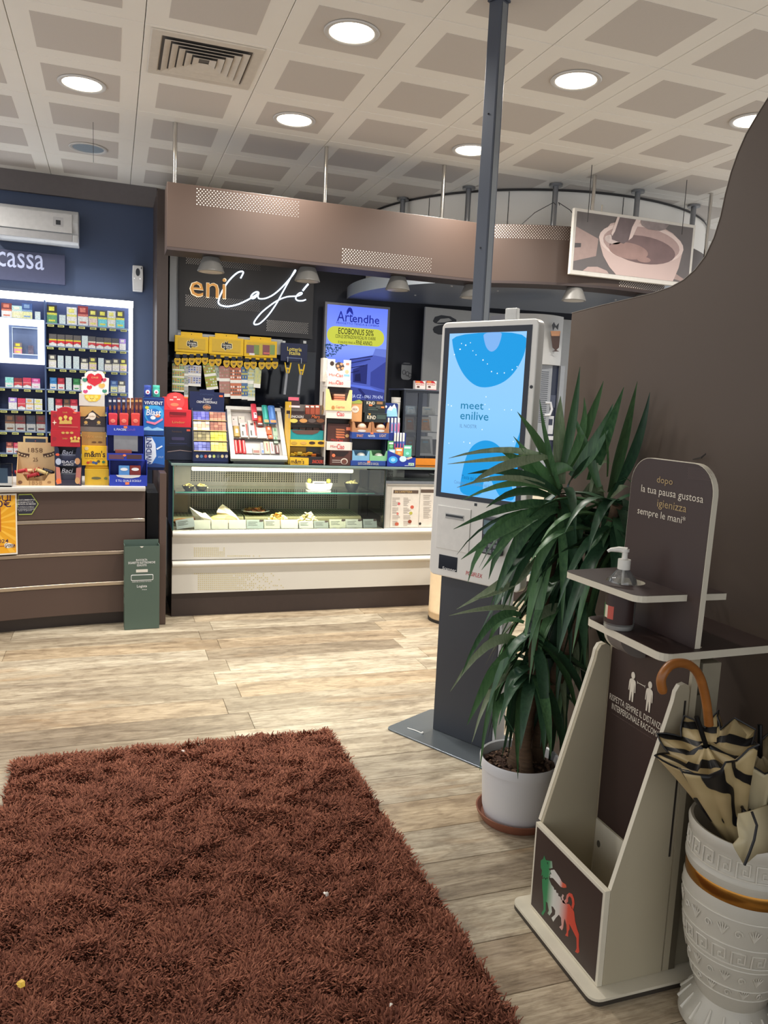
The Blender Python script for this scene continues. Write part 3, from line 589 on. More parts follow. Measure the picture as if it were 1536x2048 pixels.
tagm = [M('tag_yellow', (206, 208, 120), .5), M('tag_dark', (44, 48, 60), .5)]
tg = None
def shelf(xa, xb, z, n, par=cab):
    s_ = B().box(xa, xb, CY_-.004, CY_+.139, z-.009, z).mk('shelf', GL, par); global tg
    for k in range(n):
        x = xa + (xb-xa)*(k+.5)/n + random.uniform(-.008, .008)
        if tg is None:
            b = B(Matrix.Translation(cab.location)); b.box(-.024, .024, -.0012, 0, -.008, .008); b.box(-.02, .016, -.0016, -.0012, -.003, .003, 1); o = tg = b.mk('price_tag', tagm, s_)
        else: o = tg.copy(); COL.objects.link(o); o.parent = s_
        o.location = Vector((x, CY_-.0045, z-.02)) - Vector(cab.location)
    return s_
for i, z in enumerate(RS): shelf(-.493, x1+.01, z, 8)
for i, z in enumerate(RS[3:]): shelf(-.859, -.507, z, 4)
shelf(-.859, -.507, RS[0]+.02, 4); B().box(-1.2, -.873, CY_-.004, CY_+.139, 1.5, 1.509).mk('shelf', GL, cab); B().box(-1.2, -.873, CY_-.004, CY_+.139, 1.15, 1.159).mk('shelf', GL, cab)
# glowing frame with inner case
fx0, fx1, fz0, fz1 = -.855, -.505, 1.70, 2.045; ix0, ix1, iz0, iz1 = rc(9, 100, 340, 515, 800, CY_-.02)
FW = M('frame_glow', (244, 248, 255), .5, emit=2.4, var=0); b = B()
for q in ((fx0-.1, fx1, iz1, fz1), (fx0-.1, fx1, fz0, iz0), (fx0-.1, ix0, iz0, iz1), (ix1, fx1, iz0, iz1)): b.box(q[0], q[1], CY_-.02, CY_+.13, q[2], q[3])
gf = b.mk('lit_frame', FW, cab, label='glowing white square frame around a small inner case')
B().box(ix0, ix1, CY_+.08, CY_+.13, iz0, iz1).mk('inner_back', M('inner_slate', (92, 108, 142), .5), gf)
B().box(ix0+.024, ix0+.029, CY_+.0755, CY_+.079, iz0, iz1-.014).mk('inner_trim', M('trim_light', (196, 210, 226), .3), gf); B().box(ix0+.024, ix1, CY_+.06, CY_+.079, iz1-.02, iz1-.015).mk('inner_trim', M('trim_light'), gf)
# packs
PKM = {}
def packmats(top, mid, bot): return [M('pk_%d_%d_%d' % c_, c_, .35, var=.3, scale=90) for c_ in (top, mid, bot)]
def pack(x0, x1, z0, z1, top, mid, bot, lab, grp, sp=(.42, .12), peak=None, cat='cigarette pack', name='cigarette_pack', y=None, tilt=0):
    y = CY_+.012 if y is None else y; d = .024 if z1-z0 < .13 else .03; h = z1-z0; zb_ = z0+h*(1-sp[0]-sp[1]); zc = z0+h*(1-sp[0]); b = B()
    b.box(x0, x1, y, y+d, z0, zb_, 2); b.box(x0, x1, y, y+d, zb_, zc, 1); b.box(x0, x1, y, y+d, zc, z1, 0)
    if mid != (196,212,228) and not peak: b.box(x0+(x1-x0)*.2, x1-(x1-x0)*.25, y-.0008, y-.0001, zc+h*sp[0]*.25, z1-h*sp[0]*.2, 1); b.box(x0+(x1-x0)*.18, x1-(x1-x0)*.18, y-.0008, y-.0001, z0+h*.1, z0+h*.2, 1)
    if peak: b.prism([(x0, zb_), (x1, zb_), (x1, zb_-h*.28), ((x0+x1)/2, zb_-h*.13), (x0, zb_-h*.28)], y-.0012, y-.0001, m=3)
    ms = packmats(top, mid, bot) + ([M('pk_peak_%d_%d_%d' % peak, peak, .35)] if peak else [])
    o = b.mk(name, ms, origin=((x0+x1)/2, y+d/2, z0)); return tag(o, lab, cat, grp)
ORD = ['first', 'second', 'third', 'fourth', 'fifth', 'sixth', 'seventh', 'eighth', 'ninth', 'tenth']
def row(c_, items, z, desc, grp, bay='right'):
    for i, it in enumerate(items):
        xa, xb, ytop = it[0], it[1], it[2]; kind = it[3]; yb_ = it[4]
        X0, X1 = ca(c_, xa, yb_, Y=CY_+.012).x, ca(c_, xb, yb_, Y=CY_+.012).x; zz = z+.0005 + (ca(c_, xa, ytop, Y=CY_+.012).z - ca(c_, xa, yb_, Y=CY_+.012).z)
        A = dict(W=((80,80,84),(220,214,190),(236,232,228)), R=((90,86,86),(216,198,60),(236,234,232)), G=((190,206,224),(196,212,228),(190,206,224)), K=((40,40,44),(200,200,80),(92,150,110)), C=((70,72,80),(214,206,92),(110,196,214)),
                 P=((70,66,74),(216,210,110),(214,190,186)), V=((160,130,210),(236,236,240),(240,240,246)), T=((150,220,210),(120,206,196),(226,240,238)), X=((200,60,90),(220,120,130),(240,236,238)), O=((190,200,236),(240,170,110),(240,240,242)),
                 Y=((206,216,226),(228,220,120),(236,240,240)), B=((40,110,170),(60,130,190),(228,234,240)), D=((150,30,50),(190,60,76),(236,232,232)), N=((40,110,60),(60,140,84),(230,238,230)), S=((74,60,56),(120,84,60),(170,170,164)),
                 E=((80,50,50),(110,40,44),(170,170,168)), L=((44,52,66),(52,62,80),(170,172,172)), Z=((120,60,60),(200,120,100),(226,230,236)), Q=((170,210,220),(226,230,200),(220,222,170)), H=((60,90,150),(120,150,190),(206,216,160)), M=((130,40,50),(190,110,100),(206,224,226)), F=((200,70,140),(230,150,190),(240,236,240)))[kind[0]]
        nm = dict(W='grey and white', R='red chevron', G='plain silver', K='black and green', C='grey, yellow and turquoise', P='grey and pale pink', V='violet', T='mint green', X='crimson and white', O='blue, white and orange', Y='white and yellow', B='blue', D='crimson', N='green',
                 S='brown', E='dark red', L='dark slate', Z='russet and white', Q='pale cyan', H='sky blue', M='maroon and white', F='pink')[kind[0]]
        pk_ = (202,40,54) if kind[0] == 'R' else (196,60,70) if kind.endswith('p') else None
        w_ = 'blank stopper' if kind[0] == 'G' else 'cigarette pack'
        pack(X0, X1, z+.0005, zz, *A, '%s %s, %s from left on the %s' % (nm, w_, ORD[i], desc), grp, peak=pk_, cat='stopper' if kind[0] == 'G' else 'cigarette pack', name='blank_stopper' if kind[0] == 'G' else 'cigarette_pack')
row(1, [(437,530,1232,'K',1400),(552,610,1325,'G',1408),(622,715,1252,'Y',1413),(725,820,1245,'M',1424),(826,908,1280,'P',1434),(914,996,1288,'C',1440),(1000,1076,1294,'Y',1446),(1080,1158,1288,'C',1450)], RS[0], 'top right shelf', 'packs on the top right shelf')
row(1, [(456,528,1498,'R',1608),(534,603,1505,'R',1614),(609,678,1510,'R',1620),(684,753,1515,'R',1624),(762,818,1516,'G',1628),(822,890,1524,'Wp',1634),(896,965,1535,'Wp',1640),(968,1036,1540,'R',1645),(1042,1106,1543,'Wp',1648),(1112,1170,1548,'V',1652)], RS[1], 'second right shelf', 'packs on the second right shelf')
row(2, [(440,508,18,'W',135),(522,574,28,'G',140),(592,644,32,'G',144),(662,716,36,'G',148),(730,796,54,'W',153),(806,872,45,'P',158),(888,938,52,'G',162),(946,1010,66,'W',166),(1016,1078,60,'W',170),(1084,1144,62,'P',174)], RS[2], 'third right shelf', 'packs on the third right shelf')
row(2, [(452,512,230,'B',335),(522,582,234,'D',338),(596,648,230,'G',340),(662,722,240,'N',345),(728,775,250,'Y',350),(1000,1062,266,'H',368),(1068,1132,268,'W',372)], RS[3], 'fourth right shelf', 'packs on the fourth right shelf')
row(2, [(434,486,420,'G',535),(502,564,430,'D',538),(576,632,432,'S',541),(636,700,434,'D',544)], RS[4], 'fifth right shelf', 'packs on the fifth right shelf')
row(1, [(14,110,1215,'Z',1348),(112,205,1240,'Q',1355),(205,300,1234,'H',1378),(326,376,1312,'G',1385)], RS[0]+.02, 'top left shelf', 'packs on the top left shelf')
row(2, [(48,122,228,'T',318),(128,200,236,'Mp',322),(208,282,234,'Xp',326),(288,362,240,'F',330)], RS[3], 'shelf under the glowing frame', 'packs under the glowing frame')
row(2, [(78,152,405,'V',510),(160,230,415,'Xp',516),(234,304,420,'O',522),(310,382,425,'Y',526)], RS[4], 'fifth left shelf', 'packs on the fifth left shelf')
row(2, [(48,134,568,'S',710),(140,230,572,'E',714),(240,322,574,'L',718),(330,416,574,'E',722)], RS[5], 'sixth left shelf', 'packs on the sixth left shelf')
row(2, [(58,118,818,'Z',915),(124,184,826,'X',918)], RS[6], 'low shelf behind the kraft box', 'packs on the low left shelf')
x0, x1_, z0, z1 = rc(9, 185, 500, 293, 650, CY_+.03); pack(x0, x1_, iz0+.0005+.04, iz0+.04+(z1-z0), (120,110,110), (216,198,60), (228,140,150), 'pink and white cigarette pack inside the glowing square frame', 'packs inside the glowing frame', y=CY_+.05)
x0, x1_, z0, z1 = rc(9, 380, 535, 450, 655, CY_+.03); pack(x0, x1_, iz0+.0005+.04, iz0+.04+(z1-z0), (90,84,104), (84,80,98), (100,92,110), 'dim grey violet pack at the right inside the glowing frame', 'packs inside the glowing frame', y=CY_+.05)
B().box(ix0+.03, ix1-.005, CY_+.045, CY_+.079, iz0+.034, iz0+.04).mk('inner_ledge', M('trim_light'), gf)

# ================================================================== GLASS DISPLAY CASE
cs = T('glass_display_case', 'white cafe display case with glass front, shelf and lit interior', 'display case', (1.2, 5.33, 0))
CW = M('case_white', (222, 219, 210), .35, var=.015, scale=3); TINT = glass('case_glass', (.93, .97, .95), .05); GE = M('glass_edge', (70, 120, 108), .2)
CX0, CX1, CXE = .384, 1.885, 3.45
def bumper(z, r=.022): return [(5.345 - r*1.5*math.sin(a), z + r*math.cos(a)) for a in [PI*k/8 for k in range(9)]]
for z1, z0 in ((.604, .40), (.395, .166)):
    bp = bumper(z1-.022); pr_ = [(5.40, z1)] + bp + [(5.352, z1-.05), (5.352, z0), (5.40, z0)]
    B().prism(pr_, CX0, CXE, 'x').mk('front_board', CW, cs, smooth=True)
B().box(CX0+.002, CXE-.002, 5.40, 6.0, .16, .60).mk('carcass', M('case_inner', (150, 146, 136), .5), cs)
B().box(CX0, CXE, 5.375, 5.98, 0, .159).mk('plinth', M('plinth_case', (60, 48, 44), .5), cs)
b = B(); rg = random.Random(5)                                      # faint yellow dot print on the boards
for i in range(46):
    for j in range(24):
        x, y = 165+11*i, 548+11*j
        if 600 < y < 660 or 690 > y > 655: continue
        keep = (190 < x < 340 and y < 600 and (y > 560 or x < 210 or x > 320) or 160 < x < 300 and y < 700 or 345 < x < 570 and 575 < y < 620 and y > 580+abs(x-430)*.1 or x > 185 and y > 690)
        if y > 788: continue
        if not keep or rg.random() < max(0, (x-360)/320): continue
        p = ca(6, x, y, Y=5.3505); b.add([(p.x+sx*.0036, 5.3505, p.z+sz*.0036) for sx, sz in ((-1,-1),(1,-1),(1,1),(-1,1))], [(0,1,2,3)])
b.mk('dot_print', M('faint_yellow', (212, 200, 150), .45), cs, kind='stuff')
B().box(CX0+.012, CX1-.012, 5.333, 5.338, .606, 1.036).mk('front_glass', TINT, cs); B().box(CX0, CX0+.006, 5.34, 5.98, .606, 1.04).mk('end_glass', TINT, cs); B().box(CX1-.006, CX1, 5.34, 5.98, .606, 1.04).mk('end_glass', TINT, cs)
B().box(CX0-.01, CX1+.62, 5.35, 5.98, 1.047, 1.059).mk('top_glass', glass('case_glass2', (.82, .90, .87), .08), cs); B().box(CX0-.011, CX1+.62, 5.328, 5.349, 1.043, 1.0595).mk('top_front_rail', M('top_rail', (120, 140, 134), .3), cs, bevel=.002)
B().box(CX0-.0112, CX0-.0102, 5.35, 5.98, 1.047, 1.059).mk('green_edge', GE, cs); B().box(CX1-.0065, CX1+.0005, 5.331, 5.339, .606, 1.042).mk('green_edge', M('edge_dark', (30, 44, 42), .3), cs); B().box(CX0-.0005, CX0+.006, 5.331, 5.339, .606, 1.042).mk('green_edge', GE, cs)
B().box(CX0+.03, CX1-.02, 5.52, 5.93, .838, .846).mk('glass_shelf', glass('case_glass3', (.86, .95, .92), .10), cs); B().box(CX0+.03, CX1-.02, 5.517, 5.5195, .838, .846).mk('shelf_edge', M('shelf_edge', (52, 112, 100), .2), cs)
lx0, lx1 = .513, 1.655
B().box(lx0, lx1, 5.40, 5.425, 1.004, 1.030).mk('light_tube', M('tube_light', (255, 244, 214), .5, emit=4.0, var=0), cs, label='lit fluorescent tube', bevel=.006); B().box(lx0-.1, lx1+.1, 5.395, 5.45, 1.0305, 1.046).mk('light_rail', M('rail_grey', (170, 164, 150), .4), cs)
l = bpy.data.lights.new('tube', 'AREA'); l.shape = 'RECTANGLE'; l.size = lx1-lx0; l.size_y = .022; l.energy = 17; l.color = (1, .91, .72); o = bpy.data.objects.new('tube', l); COL.objects.link(o); o.parent = cs; o.location = Vector(((lx0+lx1)/2, 5.4125, 1.0)) - Vector(cs.location)
# interior
IN = M('case_steel', (178, 168, 148), .4, .4); B().box(CX0+.008, CX1-.008, 5.955, 5.978, .606, 1.04).mk('inner_back', IN, cs)
gx0, gx1 = .555, 1.70; b = B()
for (za, zb, nr) in ((.655, .825, 11), (.872, .985, 8)):
    nc = 62
    for i in range(nc):
        for j in range(nr):
            x = gx0+(gx1-gx0)*(i+.5)/nc; z = za+(zb-za)*(j+.5)/nr; b.add([(x+sx*.0052, 5.9543, z+sz*.0045) for sx, sz in ((-1,-1),(1,-1),(1,1),(-1,1))], [(0,1,2,3)])
b.mk('grille_holes', M('hole_black', (26, 26, 24), .7), cs, kind='stuff')
B().box(gx0-.01, gx1+.01, 5.951, 5.954, .848, .87).mk('grille_rail', M('rail_grey'), cs); B().box(CX0+.012, gx0-.03, 5.80, 5.95, .62, .84).mk('end_column', M('beige_panel', (190, 172, 140), .5), cs); B().box(gx1+.1, gx1+.105, 5.945, 5.954, .61, 1.03).mk('joint_line', M('rail_dark', (90, 96, 88), .5), cs)
b = B(); b.box(CX0+.01, CX1-.01, 5.36, 5.95, .601, .606); dk = b.mk('deck', M('deck_dark', (74, 74, 66), .5), cs)
for q in ((.40, .905), (.915, 1.80)):
    b = B(); b.prism([(5.62, .607), (5.62, .642), (5.64, .655), (5.945, .665), (5.945, .607)], q[0], q[1], 'x')
    d_ = b.mk('cold_plate', M('deck_olive', (152, 150, 118), .4, .2), cs); n = int((q[1]-q[0])/.024)
    b = B()
    for k in range(n): x = q[0]+.012+k*.024; b.add([(x, 5.645, .6557), (x+.007, 5.645, .6557), (x+.007, 5.94, .6655), (x, 5.94, .6655)], [(0,1,2,3)])
    b.mk('rib', M('deck_rib', (104, 104, 80), .5), d_, kind='stuff')
for x, z in ((CX0+.04, .826), (CX1-.05, .826)): B().ball((x, 5.62, z), .010, 8).mk('shelf_peg', M('peg', (170, 150, 110), .4), cs, smooth=True)
# price cards
cards = [(65,170),(162,257),(259,354),(356,455),(456,552),(554,645),(647,745),(749,831),(833,915),(919,1011),(1010,1104),(1108,1187)]
cc = [(214,224,226),(238,240,226),(242,244,230),(244,244,230),(188,202,198),(230,232,214),(244,246,236),(214,222,214),(170,180,174),(226,230,208),(226,232,222),(196,208,206)]
for i, (xa, xb) in enumerate(cards):
    xm, ym = (xa+xb)/2, 425; p0, p1 = ca(6, xa, ym, Y=5.375).x, ca(6, xb, ym, Y=5.375).x; b = B(); t_ = .012
    o = T('price_card', '%s folded price card, %s in the row behind the case glass' % (['blue-white tilted', 'blank white', 'blank cream', 'blank bright', 'grey-green printed', 'cream printed', 'plain white', 'pale printed', 'dull grey', 'cream corner-marked', 'pale corner-marked', 'blue-grey'][i], (ORD+['eleventh','twelfth'])[i]), 'price card', ((p0+p1)/2, 5.385, .6065), 'price cards in the glass case')
    h = .060 if i not in (7, 8) else .050
    Tm = Matrix.Translation(((p0+p1)/2, 5.385, .6065)) @ Matrix.Rotation(math.radians(-9 if i == 0 else 0), 4, 'Y') @ Matrix.Rotation(math.radians(random.uniform(-3, 3)), 4, 'Z'); hw = (p1-p0)/2-.0015
    if i == 0: Tm = Matrix.Translation((0, 0, .009)) @ Tm
    b = B(Tm); b.add([(-hw, -.008, 0), (hw, -.008, 0), (hw, t_, h), (-hw, t_, h), (hw, .03, 0), (-hw, .03, 0), (-hw, -.006, 0), (hw, -.006, 0), (hw, t_, h-.002), (-hw, t_, h-.002), (hw, .028, 0), (-hw, .028, 0)], [(0,1,2,3), (3,2,4,5), (7,6,9,8), (8,9,11,10), (0,6,7,1), (4,10,11,5)]); b.mk('card', M('card_%d' % i, cc[i], .5), o)
    if i in (0, 4, 5, 7, 8, 9, 10, 11):
        b = B(Tm)
        for k in range(3): zz = h*(.72-.17*k); yy = -.008+.02*zz/h-.0006; b.add([(-hw*.8, yy, zz), (hw*(.3-.2*(k % 2)), yy, zz), (hw*(.3-.2*(k % 2)), yy+.0012, zz+.0035), (-hw*.8, yy+.0012, zz+.0035)], [(0,1,2,3)])
        b.mk('print_lines', M('card_grey', (150, 156, 152), .5), o, kind='stuff')
        if i in (4, 8, 9, 10, 11): b = B(Tm); zz = h*.78; yy = -.008+.02*zz/h-.0007; b.add([(hw*.5, yy, zz), (hw, yy, zz-.004), (hw, yy+.004, h), (hw*.55, yy+.004, h)], [(0,1,2,3)]); b.mk('print_corner', M('card_brown', (100, 84, 82), .5), o)
# food
def pile(par, name, c, rx, ry, h, n, mats, sz, seed, kind='stuff', flat=.5):
    rg = random.Random(seed); b = B()
    for i in range(n):
        a, q = rg.random()*2*PI, math.sqrt(rg.random()); z = c[2]+h*(1-q*q)*rg.random()**.5; x, y = c[0]+rx*q*math.cos(a), c[1]+ry*q*math.sin(a)
        R_ = Matrix.Translation((x, y, z)) @ Matrix.Rotation(rg.random()*6, 4, 'Z') @ Matrix.Rotation(rg.uniform(-.7, .7), 4, 'X') @ Matrix.Rotation(rg.uniform(-.7, .7), 4, 'Y')
        s_ = sz*rg.uniform(.7, 1.2); k = [R_ @ Vector((s_*x_, s_*.8*y_, s_*flat*z_)) for x_, y_, z_ in ((-1,-.6,0),(0,-1,.3),(1,-.5,0),(.9,.6,.35),(0,1,0),(-.9,.5,.3),(0,0,.8),(0,0,-.5))]
        b.add(k, [(0,1,6),(1,2,6),(2,3,6),(3,4,6),(4,5,6),(5,0,6),(1,0,7),(2,1,7),(3,2,7),(4,3,7),(5,4,7),(0,5,7)], rg.randrange(len(mats)))
    return b.mk(name, mats, par, kind=kind)
BLK = M('bowl_black', (36, 34, 34), .35); CH1, CH2 = M('crisp', (236, 206, 116), .6, var=.12), M('crisp_pale', (246, 226, 160), .6, var=.12)
def bowl(par, x, y, z, r, h, m): b = B(); b.lathe([(r*.5, z), (r*.72, z+h*.3), (r, z+h), (r-.004, z+h), (r*.68, z+h*.34), (.001, z+h*.16)], (x, y), 20); b.mk('bowl', m, par, smooth=True)
for (px, lab, sd) in ((377, 'black bowl of crisps at the far left end of the glass shelf', 1), (403, 'black bowl of crisps beside another on the left of the glass shelf', 2)):
    p = at(px, 970, Y=5.60); o = T('crisp_bowl', lab, 'bowl', (p.x, 5.60, .8465), 'crisp bowls on the glass shelf'); bowl(o, p.x, 5.60, .8468, .046, .034, BLK); pile(o, 'crisps', (p.x, 5.60, .870), .04, .04, .024, 26, [CH1, CH2], .011, sd)
p = at(704, 970, Y=5.62); o = T('crisp_bowl', 'black footed bowl of pale crisps near the right end of the glass shelf', 'bowl', (p.x, 5.62, .8465), 'crisp bowls on the glass shelf'); bowl(o, p.x, 5.62, .8468, .06, .062, BLK); pile(o, 'crisps', (p.x, 5.62, .90), .05, .05, .025, 26, [CH2], .014, 4)
p = at(638, 970, Y=5.60); o = T('twin_bowl', 'white twin snack bowl with two yellow balls on the glass shelf', 'bowl', (p.x, 5.60, .8465)); WC = M('ceramic_white', (238, 234, 220), .25)
b = B(); b.prism([(p.x-.088, .862), (p.x-.098, .912), (p.x-.06, .905), (p.x+.06, .905), (p.x+.098, .912), (p.x+.082, .862), (p.x+.04, .856), (p.x-.05, .856)], 5.56, 5.64); b.mk('bowl', WC, o, bevel=.008); B().box(p.x-.092, p.x+.084, 5.565, 5.635, .8468, .8555).mk('foot', WC, o, bevel=.002)
dec(o, 'label_strip', p.x-.045, p.x+.04, .868, .902, 5.559, M('label_cream', (224, 210, 184), .5)); B().box(p.x-.05, p.x+.045, 5.57, 5.60, .9125, .922).mk('handle', WC, o)
B().box(p.x-.05, p.x-.044, 5.575, 5.595, .906, .9122).mk('handle_post', WC, o); B().box(p.x+.04, p.x+.046, 5.575, 5.595, .906, .9122).mk('handle_post', WC, o)
for dx in (-.075, .072): B().ball((p.x+dx, 5.60, .925), .016, 12).mk('yellow_ball', M('lemon', (222, 210, 70), .45), o, smooth=True)
PAP = M('greaseproof', (224, 214, 196), .6, var=.06, scale=12); BRD_ = M('bread', (212, 164, 92), .6, var=.12, scale=20); HAM = M('ham', (206, 122, 86), .5, var=.15, scale=30); CHS = M('cheese', (240, 210, 110), .5)
def crumple(name, lab, pts, Y, dy, par_mats, grp=None):
    base = ca(13, *pts[0], Y=Y); o = T(name, lab, 'sandwich', (base.x, Y, .607), 'paper-wrapped sandwiches in the case'); return o
o = crumple('wrapped_sandwich', 'sandwich in a torn paper wrap at the left of the case floor', [(480, 830)], 5.50, .1, None)
def sheet(o, c_, pts, Y, bulge, mat, seed, name='paper_wrap'):
    rg = random.Random(seed); P = []
    for i, (x, y) in enumerate(pts): q_ = ca(c_, x, y, Y=Y+rg.uniform(-.02, .02)); P.append((q_.x, q_.y, max(q_.z, .609)))
    cx_ = sum(p[0] for p in P)/len(P); cz_ = sum(p[2] for p in P)/len(P); b = B(); n = len(P)
    b.add(P + [(cx_, Y-bulge, cz_)] + [(x, y+.004, z) for x, y, z in P] + [(cx_, Y-bulge+.004, cz_)], [(i, (i+1) % n, n) for i in range(n)] + [((i+1) % n+n+1, i+n+1, 2*n+1) for i in range(n)] + [(i, i+n+1, (i+1) % n+n+1, (i+1) % n) for i in range(n)]); b.mk(name, mat, o)
sheet(o, 13, [(325,625),(400,670),(500,712),(540,705),(640,800),(590,850),(480,845),(410,800),(370,740)], 5.50, .035, PAP, 1)
p = ca(13, 440, 775, Y=5.53); B().ball((p.x, 5.545, p.z-.01), (.045, .03, .022), 12).mk('filling', HAM, o, smooth=True); p = ca(13, 520, 800, Y=5.52); B().ball((p.x, 5.55, .64), (.07, .04, .028), 12).mk('bun', BRD_, o, smooth=True)
o = crumple('wrapped_sandwich', 'round yellow sandwich in an upright pointed paper wrap on the case floor', [(800, 830)], 5.52, .1, None)
sheet(o, 13, [(690,700),(715,640),(770,592),(860,650),(940,730),(998,800),(995,835),(700,760)], 5.60, .01, PAP, 3); sheet(o, 13, [(610,800),(800,800),(998,800),(990,838),(640,838)], 5.45, .012, PAP, 4)
p = ca(13, 780, 770, Y=5.52); B().ball((p.x, 5.53, .650), (.095, .055, .034), 16).mk('bun', CHS, o, smooth=True); B().ball((p.x+.03, 5.51, .648), (.07, .04, .03), 12).mk('ham', HAM, o, smooth=True)
p = ca(13, 300, 770, Y=5.52); o = T('bread_roll', 'brown bread roll in the left corner of the case floor', 'bread', (p.x-.03, 5.55, .607)); B().ball((p.x-.03, 5.55, .632), (.07, .045, .024), 14).mk('crust', M('crust', (150, 104, 62), .6, var=.15, scale=20), o, smooth=True)
p = ca(13, 1215, 745, Y=5.72); o = T('cold_cut_plate', 'white plate of sliced ham and bread in the case', 'plate', (p.x, 5.74, .664)); b = B(); z0 = .664; b.lathe([(.03, z0), (.06, z0+.004), (.105, z0+.02), (.102, z0+.023), (.058, z0+.008), (.001, z0+.006)], (p.x, 5.74), 28); b.mk('plate', WC, o, smooth=True)
pile(o, 'slices', (p.x, 5.74, z0+.014), .078, .07, .03, 40, [HAM, BRD_, M('meat', (158, 96, 66), .5, var=.15)], .02, 8)
for px, lab, sd, mm in ((556, 'pile of golden puff pastries behind the price cards', 11, [CH1, M('pastry_gold', (226, 164, 72), .5, var=.15), CH2]), (614, 'pile of pale cream pastries, right of the golden pile', 12, [CH2, M('pastry_cream', (240, 226, 184), .5, var=.1)])):
    p = at(px, 1042, Y=5.50); o = T('pastry_pile', lab, 'pastries', (p.x, 5.50, .607)); b = B(); b.lathe([(.001, .607), (.085, .607), (.09, .613), (.001, .611)], (p.x, 5.50), 24); b.mk('tray', M('tray_black', (40, 38, 36), .4), o); pile(o, 'pastries', (p.x, 5.50, .618), .085, .055, .085, 110, mm, .016, sd, flat=.9)
# right-hand cabinet with menus
mn = T('menu_cabinet', 'white side cabinet with two printed menus, right of the display glass', 'cabinet', (2.2, 5.35, .605))
B().box(CX1+.004, 2.75, 5.365, 5.98, .606, .935).mk('panel', M('menu_white', (206, 202, 192), .4), mn); B().box(CX1+.004, 2.75, 5.355, 5.98, .9355, .955).mk('worktop', STL, mn)
for n_, q in (('frame', (CX1+.006, CX1+.02, .607, .935)), ('frame', (CX1+.021, 2.75, .924, .935))): B().box(q[0], q[1], 5.357, 5.3645, q[2], q[3]).mk(n_, M('frame_grey', (176, 172, 164), .35), mn)
MY = 5.3635
x0, x1, z0, z1 = rc(14, 1092, 248, 1345, 605, MY); m1 = dec(mn, 'menu_sheet', x0, x1, z0, z1, MY, M('menu_paper', (226, 218, 206), .5)); dec(mn, 'menu_sheet', x1+.006, x1+.2, z0, z1+.003, MY, M('menu_paper'))
q_ = rc(14, 1115, 272, 1340, 302, MY); dec(mn, 'menu_header', *q_, MY-.0013, M('menu_brown', (96, 78, 66), .5)); dec(mn, 'menu_header', x1+.008, x1+.19, q_[2]+.006, q_[3]+.006, MY-.0013, M('menu_brown'))
tc(mn, 'ENI CAFFETTERIA', 14, 1130, 278, 1285, 296, MY-.003, M('menu_gold', (214, 180, 120), .5)); MT = M('menu_text', (150, 140, 132), .6); b = B(); rg = random.Random(2)
for cx_ in (1105, 1205):
    for k in range(26):
        y = 345+10*k; 
        if k in (8, 15, 20): continue
        p, q_ = ca(14, cx_, y, Y=MY-.0016), ca(14, cx_+rg.uniform(30, 70), y, Y=MY-.0016); b.add([(p.x, p.y, p.z), (q_.x, p.y, p.z), (q_.x, p.y, p.z+.0035), (p.x, p.y, p.z+.0035)], [(0,1,2,3)])
for k in range(24):
    if k in (5, 11): continue
    p, q_ = ca(14, 1385, 320+9*k, Y=MY-.0016), ca(14, 1385+rg.uniform(40, 75), 320+9*k, Y=MY-.0016); b.add([(p.x, p.y, p.z), (q_.x, p.y, p.z), (q_.x, p.y, p.z+.003), (p.x, p.y, p.z+.003)], [(0,1,2,3)])
b.mk('print_lines', MT, mn, kind='stuff')
for x, y, r_, c_ in ((1165,395,9,(206,90,90)),(1283,425,13,(200,90,70)),(1152,485,8,(206,120,110)),(1272,480,12,(186,180,80)),(1145,578,14,(190,96,70)),(1262,556,14,(140,60,40)),(1355,575,9,(40,40,40))):
    p = ca(14, x, y, Y=MY); dpoly(mn, 'print_food', ell(p.x, p.z, r_*.0011, r_*.0007+.004, 10), MY-.0014, M('food_%d' % x, c_, .5))
nb = T('grey_box', 'grey box with dark lettering on the steel top beside the menus', 'box', (2.16, 5.6, .956)); x0, x1, z0, z1 = rc(14, 1052, 90, 1215, 180, 5.62); B().box(x0, x1, 5.62, 5.72, .9555, z1).mk('carton', M('grey_card', (150, 148, 142), .5), nb, bevel=.002); tc(nb, 'alla', 14, 1065, 84, 1112, 112, 5.6195, M('sign_black')); tc(nb, 'gus', 14, 1060, 122, 1110, 165, 5.6195, M('sign_black'))
nb = T('napkins', 'crumpled white napkins on the steel top beside the kiosk edge', 'napkins', (2.45, 5.62, .956)); pile(nb, 'sheet', (2.42, 5.64, .962), .09, .05, .03, 14, [M('napkin', (198, 196, 192), .6)], .035, 31, kind=None, flat=.4)
# trash bin
tb = T('trash_can', 'cream cylindrical litter bin half hidden behind the kiosk', 'bin', (2.30, 4.98, 0)); b = B(); CRM = M('cream_metal', (222, 196, 158), .35); p_ = (2.30, 4.97); R_ = .165
b.lathe([(R_-.004, .02), (R_, .03), (R_, .06), (R_+.004, .065), (R_+.004, .075), (R_, .08), (R_, .60), (R_-.01, .66), (R_-.05, .73), (.001, .755)], p_, 40); b.mk('body', CRM, tb, smooth=True)
b = B(); b.lathe([(R_-.01, 0), (R_+.002, .0), (R_+.002, .0195), (R_-.01, .0195)], p_, 40); b.mk('base_ring', M('rubber_black', (28, 26, 26), .6), tb, smooth=True)

